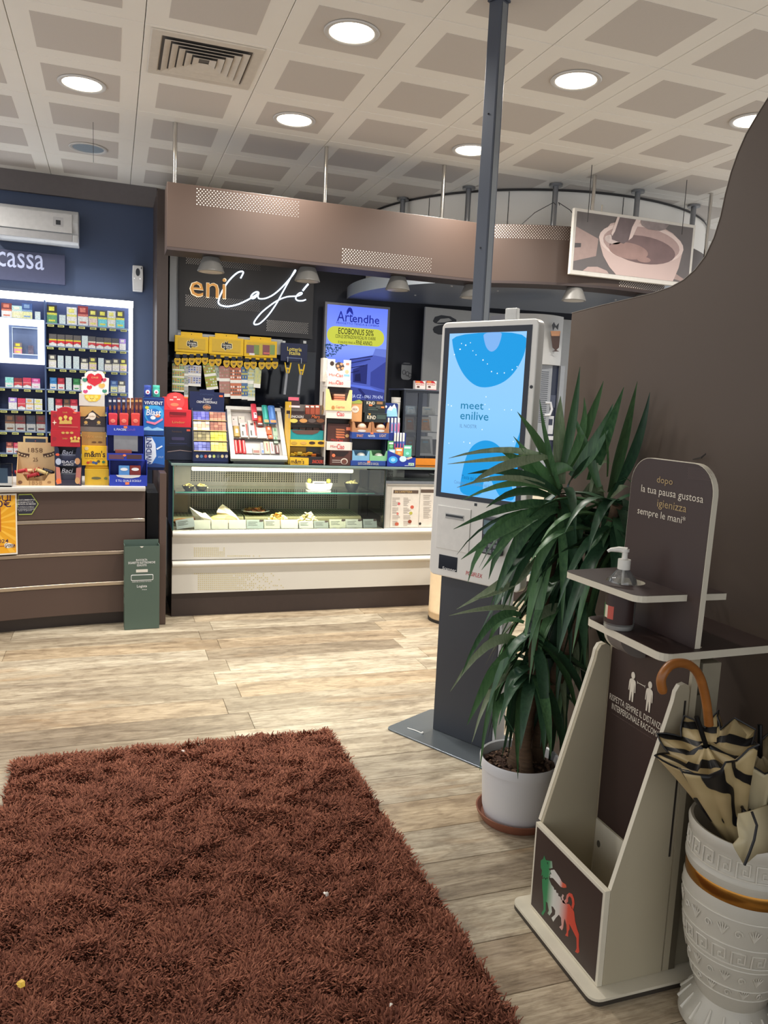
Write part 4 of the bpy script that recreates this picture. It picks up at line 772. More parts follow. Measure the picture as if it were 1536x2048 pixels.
# ================================================================== PRODUCTS ON THE TILL COUNTER
def pm(*c): return M('print_%d_%d_%d' % c, c, .42, var=.04, scale=40)
WTP = .9152
def car(name, lab, cat, c, x0, y0, x1, y1, Y, d, col, zb=None, grp=None, bev=.0015, part='carton'):
    """a printed carton: front measured in the photograph, base put on what carries it"""
    X0, X1, Z0, Z1 = rc(c, x0, y0, x1, y1, Y)
    if zb is not None: Z0 = zb
    o = T(name, lab, cat, ((X0+X1)/2, Y+d/2, Z0), grp); B().box(X0, X1, Y, Y+d, Z0, Z1).mk(part, pm(*col) if isinstance(col, tuple) else col, o, bevel=bev); return o, X0, X1, Z0, Z1
def pr(o, name, c, x0, y0, x1, y1, Y, col, k=0, rad=0):
    q = rc(c, x0, y0, x1, y1, Y); mat = pm(*col) if isinstance(col, tuple) else col
    return B().prism(rr(*q, rad) if rad else [(q[0],q[2]),(q[1],q[2]),(q[1],q[3]),(q[0],q[3])], Y-.0012-.0006*k, Y-.0003-.0006*k).mk(name, mat, o)
def pe_(o, name, c, x, y, rx, ry, Y, col, k=0, n=16): p = ca(c, x, y, Y=Y); s_ = ca(c, x+rx, y, Y=Y).x-p.x; s2 = p.z-ca(c, x, y+ry, Y=Y).z; return B().prism(ell(p.x, p.z, s_, s2, n), Y-.0012-.0006*k, Y-.0003-.0006*k).mk(name, pm(*col), o)
def px(o, name, c, pts, Y, col, k=0): return B().prism([(lambda p: (p.x, p.z))(ca(c, x, y, Y=Y)) for x, y in pts], Y-.0012-.0006*k, Y-.0003-.0006*k).mk(name, pm(*col), o)
def tt(o, s_, c, x0, y0, x1, y1, Y, col, k=1, **kw): return tc(o, s_, c, x0, y0, x1, y1, Y-.0014-.0006*k, pm(*col), **kw)
KR = (196, 158, 108); NVB = (24, 30, 66); GOLD = (206, 168, 86); BLU = (24, 50, 160); RED = (176, 24, 40)
Y1 = 5.225
# kraft tray
o = T('kraft_tray', 'kraft cardboard chocolate tray numbered 1858 with a tall back card', 'carton', (-.42, Y1+.06, WTP)); X0, X1, Z0, Z1 = rc(2, 145, 845, 495, 1222, Y1); Z0 = WTP; zf = rc(2, 145, 1130, 495, 1222, Y1)[3]; KM = pm(*KR)
zl = zf-.035; b = B(); b.prism([(X0, Z0), (X1, Z0), (X1, zf+.012), (X1-.035, zf+.006), (X1-.06, zl), (X0+.06, zl), (X0+.035, zf+.006), (X0, zf+.012)], Y1, Y1+.003); b.mk('front_lip', KM, o)
B().box(X0, X1, Y1+.11, Y1+.113, Z0, Z1).mk('back_card', pm(206, 176, 132), o); 
for xx in (X0, X1-.003): b = B(); b.prism([(Y1+.0035, Z0), (Y1+.1095, Z0), (Y1+.1095, Z1-.06), (Y1+.0035, zf)], xx, xx+.003, 'x'); b.mk('side', KM, o)
B().box(X0+.004, X1-.004, Y1+.004, Y1+.109, Z0, Z0+.004).mk('bottom', KM, o)
for s_, yy, w_, h_ in (('1858', 905, 130, 40), ('25', 990, 44, 34)): tt(o, s_, 2, 320-w_/2, yy-h_/2, 320+w_/2, yy+h_/2, Y1+.11, (96, 66, 40), bold=.0)
for x_, f_ in ((210, 1), (445, -1)):
    px(o, 'print_bar', 2, [(x_-62*f_, 905), (x_-20*f_, 925), (x_+58*f_, 940), (x_+50*f_, 968), (x_-10*f_, 965), (x_-58*f_, 940)], Y1+.11, (70, 42, 28), 1); 
    for k in range(4): pe_(o, 'print_nut', 2, x_-36*f_+24*k*f_, 938+8*k, 8, 7, Y1+.11, (214, 190, 150), 2)
tt(o, '1858', 2, 265, 1182, 380, 1218, Y1, (150, 110, 66)); pe_(o, 'print_seal', 2, 182, 1195, 20, 16, Y1, (110, 70, 44)); pe_(o, 'print_seal', 2, 445, 1195, 18, 12, Y1, (150, 110, 66))
rg = random.Random(4)
for i, (x_, yy, cl) in enumerate(((190, 1075, (180, 50, 60)), (250, 1068, (226, 190, 150)), (310, 1080, (190, 60, 60)), (375, 1075, (206, 186, 130)), (440, 1070, (40, 42, 60)), (225, 1110, (210, 170, 140)), (300, 1118, (170, 44, 56)), (360, 1112, (60, 50, 54)), (420, 1108, (224, 214, 190)))):
    p = ca(2, x_, yy+12, Y=Y1+.035+.03*(i % 3)); b = B(Matrix.Translation((p.x, p.y, min(p.z, zf+.02))) @ Matrix.Rotation(rg.uniform(-.5, .5), 4, 'Y') @ Matrix.Rotation(rg.uniform(-.4, .4), 4, 'Z')); b.tube([(-.034, 0, 0), (-.028, 0, 0), (-.024, 0, 0), (.024, 0, 0), (.028, 0, 0), (.034, 0, 0)], [.014, .006, .011, .011, .006, .014], 8)
    tag(b.mk('wrapped_praline', pm(*cl), origin=(p.x, p.y, min(p.z, zf+.02)), smooth=True), '%s wrapped praline, %s of nine in the kraft tray' % (['dark red', 'beige', 'crimson', 'pale gold', 'black', 'tan', 'wine red', 'charcoal', 'cream'][i], ORD[i]), 'praline', 'pralines in the kraft tray')
# little framed blackboard behind the kraft tray
x0, x1, z0, z1 = rc(2, 210, 784, 432, 880, Y1+.13); o = T('small_blackboard', 'small framed dark board standing behind the kraft tray', 'board', ((x0+x1)/2, Y1+.13, WTP)); B().box(x0, x1, Y1+.130, Y1+.142, z0, z1).mk('frame', pm(206, 184, 130), o, bevel=.002); dec(o, 'panel', x0+.012, x1-.012, z0, z1-.012, Y1+.1298, pm(40, 52, 74)); B().box((x0+x1)/2-.01, (x0+x1)/2+.01, Y1+.13, Y1+.142, WTP, z0-.0002).mk('stand', pm(60, 50, 44), o); pe_(o, 'print_dot', 2, 320, 822, 5, 5, Y1+.1285, (190, 110, 90))
# acrylic holder at the left frame edge
p = at(8, 945, Y=5.16); o = T('acrylic_stand', 'clear acrylic leaflet stand at the left edge of the till counter', 'stand', (p.x-.02, 5.17, WTP)); b = B(); b.prism([(5.12, WTP), (5.2, WTP), (5.165, WTP+.14), (5.160, WTP+.14)], p.x-.12, p.x+.045, 'x'); b.mk('shell', glass('acrylic', (.9, .93, .95), .1), o); B().box(p.x-.11, p.x+.02, 5.156, 5.158, WTP+.02, WTP+.11).mk('leaflet', pm(120, 150, 180), o)
# baci boxes: two stacked dark trays, then two red boxes on top
def tray(name, lab, c, x0, y0, x1, y1, Y, d, col, zb, cut=.45, grp=None, inner=None, wid=.16):
    """open display tray: back, sides, front with a scooped opening"""
    X0, X1, Z0, Z1 = rc(c, x0, y0, x1, y1, Y); Z0 = zb if zb is not None else Z0; o = T(name, lab, 'display tray', ((X0+X1)/2, Y+d/2, Z0), grp); m = pm(*col); w_ = X1-X0; zc = Z0+(Z1-Z0)*cut; e = .003
    b = B(); b.prism([(X0, Z0), (X1, Z0), (X1, Z1), (X1-w_*wid*.7, Z1), (X1-w_*wid, Z1-.01), (X1-w_*(wid+.06), zc), (X0+w_*(wid+.06), zc), (X0+w_*wid, Z1-.01), (X0+w_*wid*.7, Z1), (X0, Z1)], Y, Y+e); b.mk('front', m, o)
    B().box(X0, X1, Y+d-e, Y+d, Z0, Z1).mk('back', m, o)
    for xx in (X0, X1-e): B().box(xx, xx+e, Y+e+.0003, Y+d-e-.0003, Z0, Z1).mk('side', m, o)
    B().box(X0+e, X1-e, Y+e+.0003, Y+d-e-.0003, Z0, Z0+e).mk('bottom', m, o); return o, X0, X1, Z0, Z1, zc
o, X0, X1, Z0, Z1, zc = tray('praline_tray', 'dark blue praline tray with pink sides, lower of two beside the kraft tray', 2, 500, 1050, 735, 1222, Y1, .1, (40, 36, 56), WTP, .3)
px(o, 'print_side', 2, [(505,1055),(540,1062),(556,1205),(512,1215)], Y1, (196, 120, 104)); px(o, 'print_side', 2, [(735,1060),(690,1066),(680,1190),(725,1215)], Y1, (176, 110, 100)); pe_(o, 'print_nut', 2, 700, 1180, 22, 30, Y1, (196, 150, 100), 1); pe_(o, 'print_tag', 2, 530, 1185, 24, 24, Y1, (226, 110, 60), 1)
for k in range(3): B().box(X0+.024, X1-.03, Y1+.02+.022*k, Y1+.038+.022*k, Z0+.004, zc+.03+.008*k).mk('silver_bar', pm(*[(60, 60, 78), (186, 190, 200), (46, 44, 60)][k]), o)
tt(o, 'Baci', 2, 555, 1070, 660, 1110, Y1+.018, (200, 200, 214), shear=.3)
zs = Z1
o, X0, X1, Z0, Z1, zc = tray('praline_tray', 'dark navy praline tray with white script, upper of two under the red boxes', 2, 493, 876, 728, 1050, Y1+.002, .1, (22, 28, 58), zs+.0005, .34)
tt(o, 'Baci', 2, 560, 905, 660, 945, Y1+.018, (170, 176, 200), shear=.3); tt(o, 'CLASSICO', 2, 570, 1026, 665, 1044, Y1+.002, (226, 226, 230)); tt(o, 'BACI', 2, 560, 1000, 680, 1022, Y1+.002, (200, 200, 214))
for k in range(3): B().box(X0+.03, X1-.03, Y1+.022+.022*k, Y1+.04+.022*k, Z0+.004, zc+.02+.012*k).mk('silver_bar', pm(*[(50, 52, 80), (150, 156, 180), (40, 40, 60)][k]), o)
pe_(o, 'print_nut', 2, 700, 1005, 24, 30, Y1+.002, (190, 140, 100), 1); pe_(o, 'print_moon', 2, 528, 1008, 26, 30, Y1+.002, (176, 184, 206), 1); pe_(o, 'print_tag', 2, 520, 945, 18, 12, Y1+.002, (220, 90, 60), 1)
zs = Z1
def crown(o, c, x, y, s_, Y, k=2):
    px(o, 'print_crown', c, [(x-58*s_,y+36*s_),(x-50*s_,y-6*s_),(x-20*s_,y+10*s_),(x,y-14*s_),(x+20*s_,y+10*s_),(x+50*s_,y-6*s_),(x+58*s_,y+36*s_)], Y, GOLD, k)
    for dx, dy in ((-46,-14),(0,-26),(46,-14)): pe_(o, 'print_coin', c, x+dx*s_, y+dy*s_, 17*s_, 17*s_, Y, (222, 190, 96), k+1)
o, X0, X1, Z0, Z1 = car('red_gift_box', 'red chocolate gift box with gold crown, lower of the pair on the navy tray', 'box', 2, 458, 725, 722, 874, Y1+.004, .1, RED, zs+.0005); crown(o, 2, 678, 808, .72, Y1+.004)
for x_ in (570, 608, 648): pe_(o, 'print_coin', 2, x_, 748, 16, 10, Y1+.004, GOLD, 1)
tt(o, 'Lindor', 2, 565, 790, 610, 806, Y1+.004, GOLD); pe_(o, 'print_dot', 2, 492, 800, 18, 16, Y1+.004, (150, 30, 44)); zs = Z1
X0, X1, Z0, Z1 = rc(2, 460, 515, 722, 718, Y1+.008); Z0 = zs+.0005; o = T('red_gift_box', 'red chocolate gift box with domed top and gold crown, upper of the pair', 'box', ((X0+X1)/2, Y1+.05, Z0)); xm = (X0+X1)/2; zsd = rc(2, 460, 555, 722, 718, Y1+.008)[3]
b = B(); b.prism([(X0, Z0), (X1, Z0), (X1, zsd)] + ell(xm, zsd-.004, (X1-X0)*.3, Z1-zsd+.004, 12, 0, PI) + [(X0, zsd)], Y1+.008, Y1+.1); b.mk('carton', pm(*RED), o, bevel=.001)
crown(o, 2, 592, 632, 1.0, Y1+.008); tt(o, 'Lindt', 2, 568, 556, 608, 570, Y1+.008, GOLD); pe_(o, 'print_tag', 2, 676, 566, 17, 9, Y1+.008, (230, 100, 70)); pe_(o, 'print_dot', 2, 497, 590, 18, 16, Y1+.008, (150, 30, 44)); pr(o, 'print_band', 2, 530, 692, 705, 696, Y1+.008, (214, 130, 110), 1)
px(o, 'print_star', 2, [(470,655),(488,650),(492,630),(497,650),(515,656),(497,661),(492,680),(488,661)], Y1+.008, (240, 220, 200), 1)
# m&m tower
Y2 = 5.27
o, X0, X1, Z0, Z1 = car('sweet_carton', 'ochre display carton with candy print at the foot of the yellow tower', 'carton', 2, 766, 1075, 984, 1210, Y2, .1, (206, 166, 40), WTP); pe_(o, 'print_sweets', 2, 870, 1158, 44, 12, Y2, (96, 92, 60)); pe_(o, 'print_sweets', 2, 955, 1160, 16, 12, Y2, (110, 120, 60)); b = B(); b.prism([(X0, Z1+.0004), (X1, Z1+.0004), (X1-.006, Z1+.02), (X0+.006, Z1+.02)], Y2+.02, Y2+.09); b.mk('yellow_bags', pm(236, 190, 40), o, bevel=.006); zs = Z1+.021
o, X0, X1, Z0, Z1 = car('sweet_carton', 'bright yellow m&ms carton in the middle of the tower', 'carton', 2, 738, 866, 972, 1062, Y2+.01, .09, (240, 190, 30), zs); tt(o, "m&m's", 2, 765, 910, 950, 968, Y2+.01, (50, 30, 24), bold=.04)
for i, (x_, yy, cl) in enumerate(((795,1018,(190,60,40)),(820,1010,(200,120,40)),(845,1016,(60,90,150)),(868,1022,(50,80,140)),(890,1006,(90,80,50)),(935,1012,(60,120,80)))): pe_(o, 'print_sweet', 2, x_, yy, 14, 12, Y2+.01, cl, 1+i % 3)
pe_(o, 'print_seal', 2, 782, 890, 18, 16, Y2+.01, (220, 200, 150)); tt(o, 'THE COLOURFUL CHOCOLATE', 2, 765, 978, 930, 987, Y2+.01, (90, 60, 30)); zs = Z1
o, X0, X1, Z0, Z1 = car('sweet_carton', 'tan brown chocolate carton between the yellow and the black carton', 'carton', 2, 736, 742, 958, 862, Y2+.02, .08, (172, 132, 70), zs+.0005); tt(o, 'TWIX', 2, 762, 772, 850, 796, Y2+.02, (206, 150, 80), bold=.02); tt(o, 'white', 2, 855, 778, 925, 792, Y2+.02, (206, 170, 110)); pe_(o, 'print_oval', 2, 850, 833, 22, 8, Y2+.02, (100, 66, 34)); pe_(o, 'print_oval', 2, 905, 833, 20, 8, Y2+.02, (100, 66, 34)); zs = Z1
o, X0, X1, Z0, Z1 = car('sweet_carton', 'black and gold praline carton with a gabled gold print under the heart box', 'carton', 2, 718, 508, 950, 740, Y2+.03, .08, (52, 44, 48), zs+.0005); px(o, 'print_gold', 2, [(722,510),(948,510),(948,600),(905,600),(836,545),(770,600),(722,600)], Y2+.03, (190, 150, 84)); px(o, 'print_frame', 2, [(752,620),(828,562),(900,610),(890,615),(828,575),(765,624)], Y2+.03, (130, 96, 50), 1)
px(o, 'print_sail', 2, [(755,620),(800,585),(808,622)], Y2+.03, (226, 220, 210), 1); pe_(o, 'print_disc', 2, 832, 598, 34, 34, Y2+.03, (232, 222, 206), 2); tt(o, 'Lindor', 2, 808, 590, 858, 606, Y2+.03, (150, 110, 60), 3); pr(o, 'print_grey', 2, 722, 694, 948, 738, Y2+.03, (116, 108, 104), 1)
for x_ in (776, 892): pe_(o, 'print_praline', 2, x_, 654, 16, 14, Y2+.03, (206, 170, 96), 1); tt(o, 'puro', 2, x_-16, 668, x_+18, 680, Y2+.03, (200, 190, 170), 2)
zs = Z1
o, X0, X1, Z0, Z1 = car('heart_carton', 'white praline carton with a big red heart card on top of the tower', 'carton', 2, 714, 396, 945, 502, Y2+.03, .08, (206, 202, 196), zs+.0005); px(o, 'print_window', 2, [(760,404),(912,404),(905,440),(870,466),(805,466),(770,440)], Y2+.03, (226, 190, 60))
for x_, yy in ((790,425),(830,430),(870,424),(850,448),(812,448)): pe_(o, 'print_gold_ball', 2, x_, yy, 17, 15, Y2+.03, (250, 214, 110), 1)
X0b, X1b, Z0b, Z1b = rc(2, 738, 185, 980, 398, Y2+.095); P = [(lambda p: (p.x, p.z))(ca(2, x, y, Y=Y2+.095)) for x, y in [(742,398),(738,245),(765,240),(765,215),(790,192),(830,188),(858,198),(885,188),(925,195),(945,220),(948,248),(985,255),(980,398)]]
B().prism(P, Y2+.094, Y2+.098).mk('heart_card', pm(226, 222, 220), o)
def heart(o, c, x, y, s_, Y, col, k=1): px(o, 'print_heart', c, [(x, y+62*s_)] + [(x+s_*r_*math.cos(a), y+s_*(-r_*math.sin(a))) for a, r_ in ((-.45, 66), (-.1, 72), (.3, 74), (.7, 72), (1.05, 62), (1.35, 46), (1.57, 34), (1.79, 46), (2.09, 62), (2.44, 72), (2.84, 74), (3.24, 72), (3.59, 66))], Y, col, k)
heart(o, 2, 855, 265, 1.0, Y2+.094, (196, 36, 52)); tt(o, 'Lindt', 2, 826, 238, 890, 256, Y2+.094, (226, 180, 120), 2, shear=.3)
for x_, yy, s_, cl in ((768,270,.33,(60,130,110)),(940,270,.3,(190,60,90)),(808,338,.33,(200,50,60)),(772,376,.3,(176,60,110)),(945,372,.3,(60,130,110)),(920,322,.4,(226,170,90))): heart(o, 2, x_, yy, s_, Y2+.094, cl)
# blue three-tier stand
def tier(o, X0, X1, z0, z1, Y, d, m, lip, name='tier'):
    b = B(); b.box(X0, X1, Y, Y+.003, z0, z0+lip); b.box(X0, X1, Y+d-.003, Y+d, z0, z1); b.box(X0, X0+.003, Y+.0033, Y+d-.0033, z0, z1); b.box(X1-.003, X1, Y+.0033, Y+d-.0033, z0, z1); b.box(X0+.0033, X1-.0033, Y+.0033, Y+d-.0033, z0, z0+.003); return b.mk(name, m, o)
Y3 = 5.235; BM = pm(30, 54, 168); DB = pm(28, 40, 110)
o = T('chocolate_stand', 'blue three-tier cardboard chocolate stand at the right end of the till counter', 'display stand', (.08, Y3+.06, WTP))
x0, x1, za, zb = rc(2, 988, 1130, 1330, 1228, Y3); zt = rc(2, 988, 1030, 1330, 1228, Y3)[3]; tier(o, x0, x1, WTP, zt+.02, Y3, .13, BM, zb-WTP); b = B(); b.prism([(x0+.04, zb), (x1-.04, zb), (x1-.05, zb-.012), ((x0+x1)/2+.02, zb-.02), ((x0+x1)/2-.02, zb-.02), (x0+.05, zb-.012)], Y3-.0015, Y3-.0003); b.mk('lip_cut', pm(206, 206, 206), o)
tt(o, 'E TU, QUALE SCEGLI?', 2, 1048, 1172, 1275, 1195, Y3, (206, 214, 240), bold=.02); pr(o, 'print_tag', 2, 1132, 1194, 1167, 1216, Y3, (226, 120, 70), 1)
x2, x3, zc, zd = rc(2, 965, 935, 1300, 990, Y3+.012); z_mid = rc(2, 965, 860, 1300, 990, Y3+.012)[3]; tier(o, x2, x3, zt+.0205, z_mid+.06, Y3+.012, .118, BM, zd-zt-.02)
pr(o, 'print_bar', 2, 985, 945, 1120, 985, Y3+.012, (96, 60, 80), 1); pr(o, 'print_choc', 2, 1145, 945, 1280, 985, Y3+.012, (70, 44, 50), 1); pe_(o, 'print_tag', 2, 1125, 952, 15, 10, Y3+.012, (226, 120, 70), 2)
x4, x5, ze, zf_ = rc(2, 965, 682, 1300, 745, Y3+.02); tier(o, x4, x5, z_mid+.0605, zf_+.11, Y3+.02, .11, BM, zf_-z_mid-.06); tt(o, 'IL PIACERE', 2, 1030, 708, 1142, 728, Y3+.02, (206, 214, 240), bold=.02); tt(o, 'Lindt', 2, 1150, 705, 1225, 730, Y3+.02, (120, 90, 190), shear=.3); pr(o, 'print_tag', 2, 1118, 688, 1150, 706, Y3+.02, (226, 120, 70), 1)
q_ = rc(2, 1028, 765, 1245, 900, Y3+.04); B().box(q_[0], q_[1], Y3+.04, Y3+.11, z_mid-.04, q_[3]).mk('silver_liner', M('foil', (150, 150, 154), .35, .7, var=.1, scale=20), o); p0 = z_mid
for i, (x_, cl) in enumerate(((1020, (206, 50, 66)), (1120, (214, 60, 60)), (1225, (214, 64, 60)))):
    q_ = rc(2, x_-42, 570, x_+42, 690, Y3+.03); b = B(); b.prism([(q_[0]+.004, zf_-.02), (q_[1]-.004, zf_-.02), (q_[1], q_[3]-.012), (q_[1]-.002, q_[3]), (q_[0]+.002, q_[3]), (q_[0], q_[3]-.012)], Y3+.03, Y3+.055); oo = tag(b.mk('red_sweet_bag', pm(*cl), origin=((q_[0]+q_[1])/2, Y3+.04, zf_-.02), bevel=.006), 'red sweet bag, %s on the top tier of the blue stand' % ['left one', 'middle one', 'right one'][i], 'sweet bag', 'red bags on the blue stand')
    pe_(oo, 'print_oval', 2, x_, 640, 22, 16, Y3+.029, (240, 150, 130)); tt(oo, 'Lindor', 2, x_-18, 632, x_+18, 648, Y3+.029, (200, 40, 50), 2)
for i, x_ in enumerate((995, 1035, 1075, 1118, 1160, 1195, 1235, 1270)):
    q_ = rc(2, x_-16, 432, x_+16, 580, Y3+.085); b = B(); b.box(q_[0], q_[1], Y3+.085, Y3+.105, zf_-.01, q_[3]); cl = [(34,36,70),(36,40,80),(90,40,44),(60,34,40),(96,48,36),(110,56,40),(100,44,40),(92,40,38)][i]
    oo = tag(b.mk('chocolate_bar', pm(*cl), origin=((q_[0]+q_[1])/2, Y3+.09, zf_-.01), bevel=.003), '%s chocolate bar, %s from left standing in the blue stand' % (['navy', 'blue-black', 'dark red', 'maroon', 'russet', 'copper brown', 'rust', 'brown'][i], ORD[i]), 'chocolate bar', 'bars on the blue stand'); pr(oo, 'print_gold', 2, x_-12, 450, x_+12, 470, Y3+.084, (200, 150, 90) if i > 3 else (200, 204, 214)); pe_(oo, 'print_spot', 2, x_, 520, 9, 22, Y3+.084, (150, 90, 60))
for i, (xa_, xb_, cl, lab) in enumerate(((1072, 1170, (90, 150, 214), 'blue and white'), (1172, 1272, (130, 44, 40), 'brown and red'))):
    q_ = rc(2, xa_, 1045, xb_, 1110, Y3+.02); B_ = B(); B_.box(q_[0], q_[1], Y3+.02, Y3+.045, zb-.05, q_[3]); oo = tag(B_.mk('chocolate_bar', pm(*cl), origin=((q_[0]+q_[1])/2, Y3+.03, zb-.05), bevel=.004), '%s chocolate bar lying in the lowest tray of the blue stand' % lab, 'chocolate bar', 'bars on the blue stand'); pe_(oo, 'print_spot', 2, (xa_+xb_)/2, 1078, 34, 14, Y3+.019, (230, 230, 236))
q_ = rc(2, 1040, 900, 1190, 935, Y3+.03); B_ = B(); B_.box(q_[0], q_[1], Y3+.02, Y3+.036, z_mid-.055, q_[3]); tag(B_.mk('chocolate_bar', pm(120, 60, 50), origin=((q_[0]+q_[1])/2, Y3+.03, z_mid-.055), bevel=.004), 'single brown chocolate bar in the nearly empty middle tray of the blue stand', 'chocolate bar', 'bars on the blue stand')
# chewing gum stand
Y4 = 5.40; GB = pm(20, 54, 130)
o = T('gum_stand', 'tall narrow blue chewing gum stand with two vertical name cards', 'display stand', (.3, Y4+.05, 1.006))
x0, x1, z0, z1 = rc(2, 1295, 425, 1490, 1095, Y4); z0 = .9; x1 -= .004; B().box(x0, x1, Y4+.012, Y4+.1, z0+.106, z1).mk('tower', pm(18, 40, 92), o, bevel=.002); pq = rc(2, 1296, 440, 1482, 770, Y4); B().box(pq[0], pq[1], Y4, Y4+.0115, pq[2], pq[3]).mk('upper_card', pm(30, 110, 186), o, bevel=.001)
pr(o, 'print_top', 2, 1298, 442, 1480, 500, Y4, (20, 44, 110), 0); tt(o, 'VIVIDENT', 2, 1306, 464, 1472, 494, Y4, (240, 244, 250), bold=.02, shear=.1); pe_(o, 'print_swoosh', 2, 1392, 580, 88, 86, Y4, (60, 160, 220), 0, 24); pe_(o, 'print_core', 2, 1390, 590, 66, 60, Y4, (30, 110, 190), 1, 24); tt(o, 'Blast', 2, 1320, 536, 1455, 592, Y4, (244, 248, 252), 2, bold=.03, shear=.15)
pe_(o, 'print_gum', 2, 1382, 612, 24, 17, Y4, (236, 244, 250), 2); pe_(o, 'print_fox', 2, 1424, 592, 24, 18, Y4, (226, 130, 80), 2); px(o, 'print_ribbon', 2, [(1325,640),(1400,655),(1470,615),(1472,632),(1400,676),(1322,656)], Y4, (240, 130, 160), 2); pe_(o, 'print_lime', 2, 1328, 520, 18, 14, Y4, (210, 214, 70), 2); px(o, 'print_ice', 2, [(1300,705),(1340,690),(1375,712),(1420,698),(1478,715),(1478,728),(1300,728)], Y4, (150, 200, 236), 1); pr(o, 'print_foot', 2, 1298, 728, 1480, 768, Y4, (24, 70, 140), 1)
pq = rc(2, 1308, 782, 1492, 1060, Y4); B().box(pq[0], pq[1]-.003, Y4, Y4+.0115, pq[2], pq[3]).mk('lower_card', pm(40, 104, 184), o, bevel=.001); px(o, 'print_white', 2, [(1312,785),(1370,785),(1405,850),(1412,960),(1370,1030),(1312,1030)], Y4, (226, 234, 242)); p = ca(2, 1345, 905, Y=Y4); txt(o, 'VIVIDENT', (p.x, Y4-.0026, p.z), .195, .036, pm(20, 40, 110), r=(0,0,1), u=(-1,0,0), bold=.03); px(o, 'print_stick', 2, [(1412,890),(1462,862),(1470,872),(1420,902)], Y4, (230, 240, 250), 1); px(o, 'print_ice', 2, [(1330,1035),(1400,1022),(1490,1040),(1490,1055),(1330,1055)], Y4, (30, 60, 120), 1)
tt(o, 'XYLIT', 2, 1428, 960, 1478, 976, Y4, (180, 210, 240))
B().box(pq[0], pq[1]-.003, Y4, Y4+.09, 1.0055, 1.0065).mk('foot', pm(18, 40, 92), o)
for px_, cl, lab in ((1335, (34, 60, 150), 'small blue round gum tub'), (1412, (60, 170, 150), 'small mint green round gum tub')):
    q_ = rc(2, px_-34, 318, px_+34, 420, Y4+.05); oo = T('gum_tub', lab + ' on top of the gum stand', 'tub', ((q_[0]+q_[1])/2, Y4+.055, z1+.0005), 'gum tubs on the gum stand'); r_ = (q_[1]-q_[0])/2; c_ = ((q_[0]+q_[1])/2, Y4+.055); zt = q_[3]
    B().lathe([(r_*.9, z1+.0005), (r_*.98, z1+.006), (r_*.98, zt-.026), (r_*.86, zt-.02)], c_, 18).mk('tub', pm(*cl), oo, smooth=True); B().lathe([(r_*.92, zt-.0195), (r_*.94, zt-.002), (r_*.88, zt)], c_, 18).mk('lid', pm(*[min(255, v+16) for v in cl]), oo, smooth=True); pe_(oo, 'print_label', 2, px_, 380, 20, 20, c_[1]-r_-.0012, (226, 236, 240)); pe_(oo, 'print_berry', 2, px_, 382, 10, 9, c_[1]-r_-.0012, (190, 70, 100), 1)

# ================================================================== ON TOP OF THE GLASS CASE
CT = 1.0605
# red over navy chocolate boxes
YB = 5.58
o, X0, X1, Z0, Z1 = car('navy_carton', 'dark navy chocolate carton at the left end of the glass case top', 'carton', 3, 48, 1030, 316, 1342, YB, .1, (26, 30, 54), CT); tt(o, 'Fondente', 3, 115, 1060, 210, 1080, YB, (90, 70, 60)); pr(o, 'print_choc', 3, 110, 1125, 235, 1155, YB, (60, 56, 90), 1, .006); pr(o, 'print_text', 3, 90, 1185, 260, 1190, YB, (60, 64, 110), 1); pr(o, 'print_tag', 3, 256, 1050, 290, 1068, YB, (214, 90, 70), 1)
px(o, 'print_curve', 3, [(70,1262),(190,1246),(318,1262),(318,1268),(190,1254),(70,1270)], YB, (150, 130, 130), 1); px(o, 'print_dark', 3, [(68,1210),(250,1205),(316,1232),(316,1258),(190,1242),(70,1258)], YB, (18, 18, 34), 0); zs = Z1
o, X0, X1, Z0, Z1 = car('red_carton', 'bright red chocolate carton with a round header card, on the navy carton', 'carton', 3, 38, 860, 300, 1030, YB, .1, (206, 38, 52), zs+.0005); pr(o, 'opening', 3, 92, 884, 252, 920, YB, (120, 16, 30), 0); tt(o, 'Lindor', 3, 118, 970, 240, 992, YB, (214, 150, 90)); px(o, 'print_sweets', 3, [(95,905),(130,915),(250,920),(250,926),(95,926)], YB, (176, 30, 40), 1)
P = [(lambda p: (p.x, p.z))(ca(3, x, y, Y=YB+.095)) for x, y in [(32,880),(25,735),(62,735),(72,712),(100,700),(150,694),(190,702),(218,718),(232,735),(266,740),(272,880)]]; B().prism(P, YB+.094, YB+.098).mk('header_card', pm(222, 62, 66), o); pe_(o, 'print_disc', 3, 148, 782, 88, 84, YB+.094, (232, 84, 84), 1, 24)
for x_, yy in ((145,740),(110,765),(178,762)): pr(o, 'print_white', 3, x_-16, yy-5, x_+16, yy+5, YB+.094, (246, 226, 216), 2)
pe_(o, 'print_silver', 3, 186, 852, 26, 12, YB+.094, (200, 196, 200), 2); pe_(o, 'print_swirl', 3, 140, 812, 40, 16, YB+.094, (240, 150, 110), 2); pr(o, 'print_tag', 3, 232, 738, 268, 752, YB+.094, (240, 130, 60), 1)
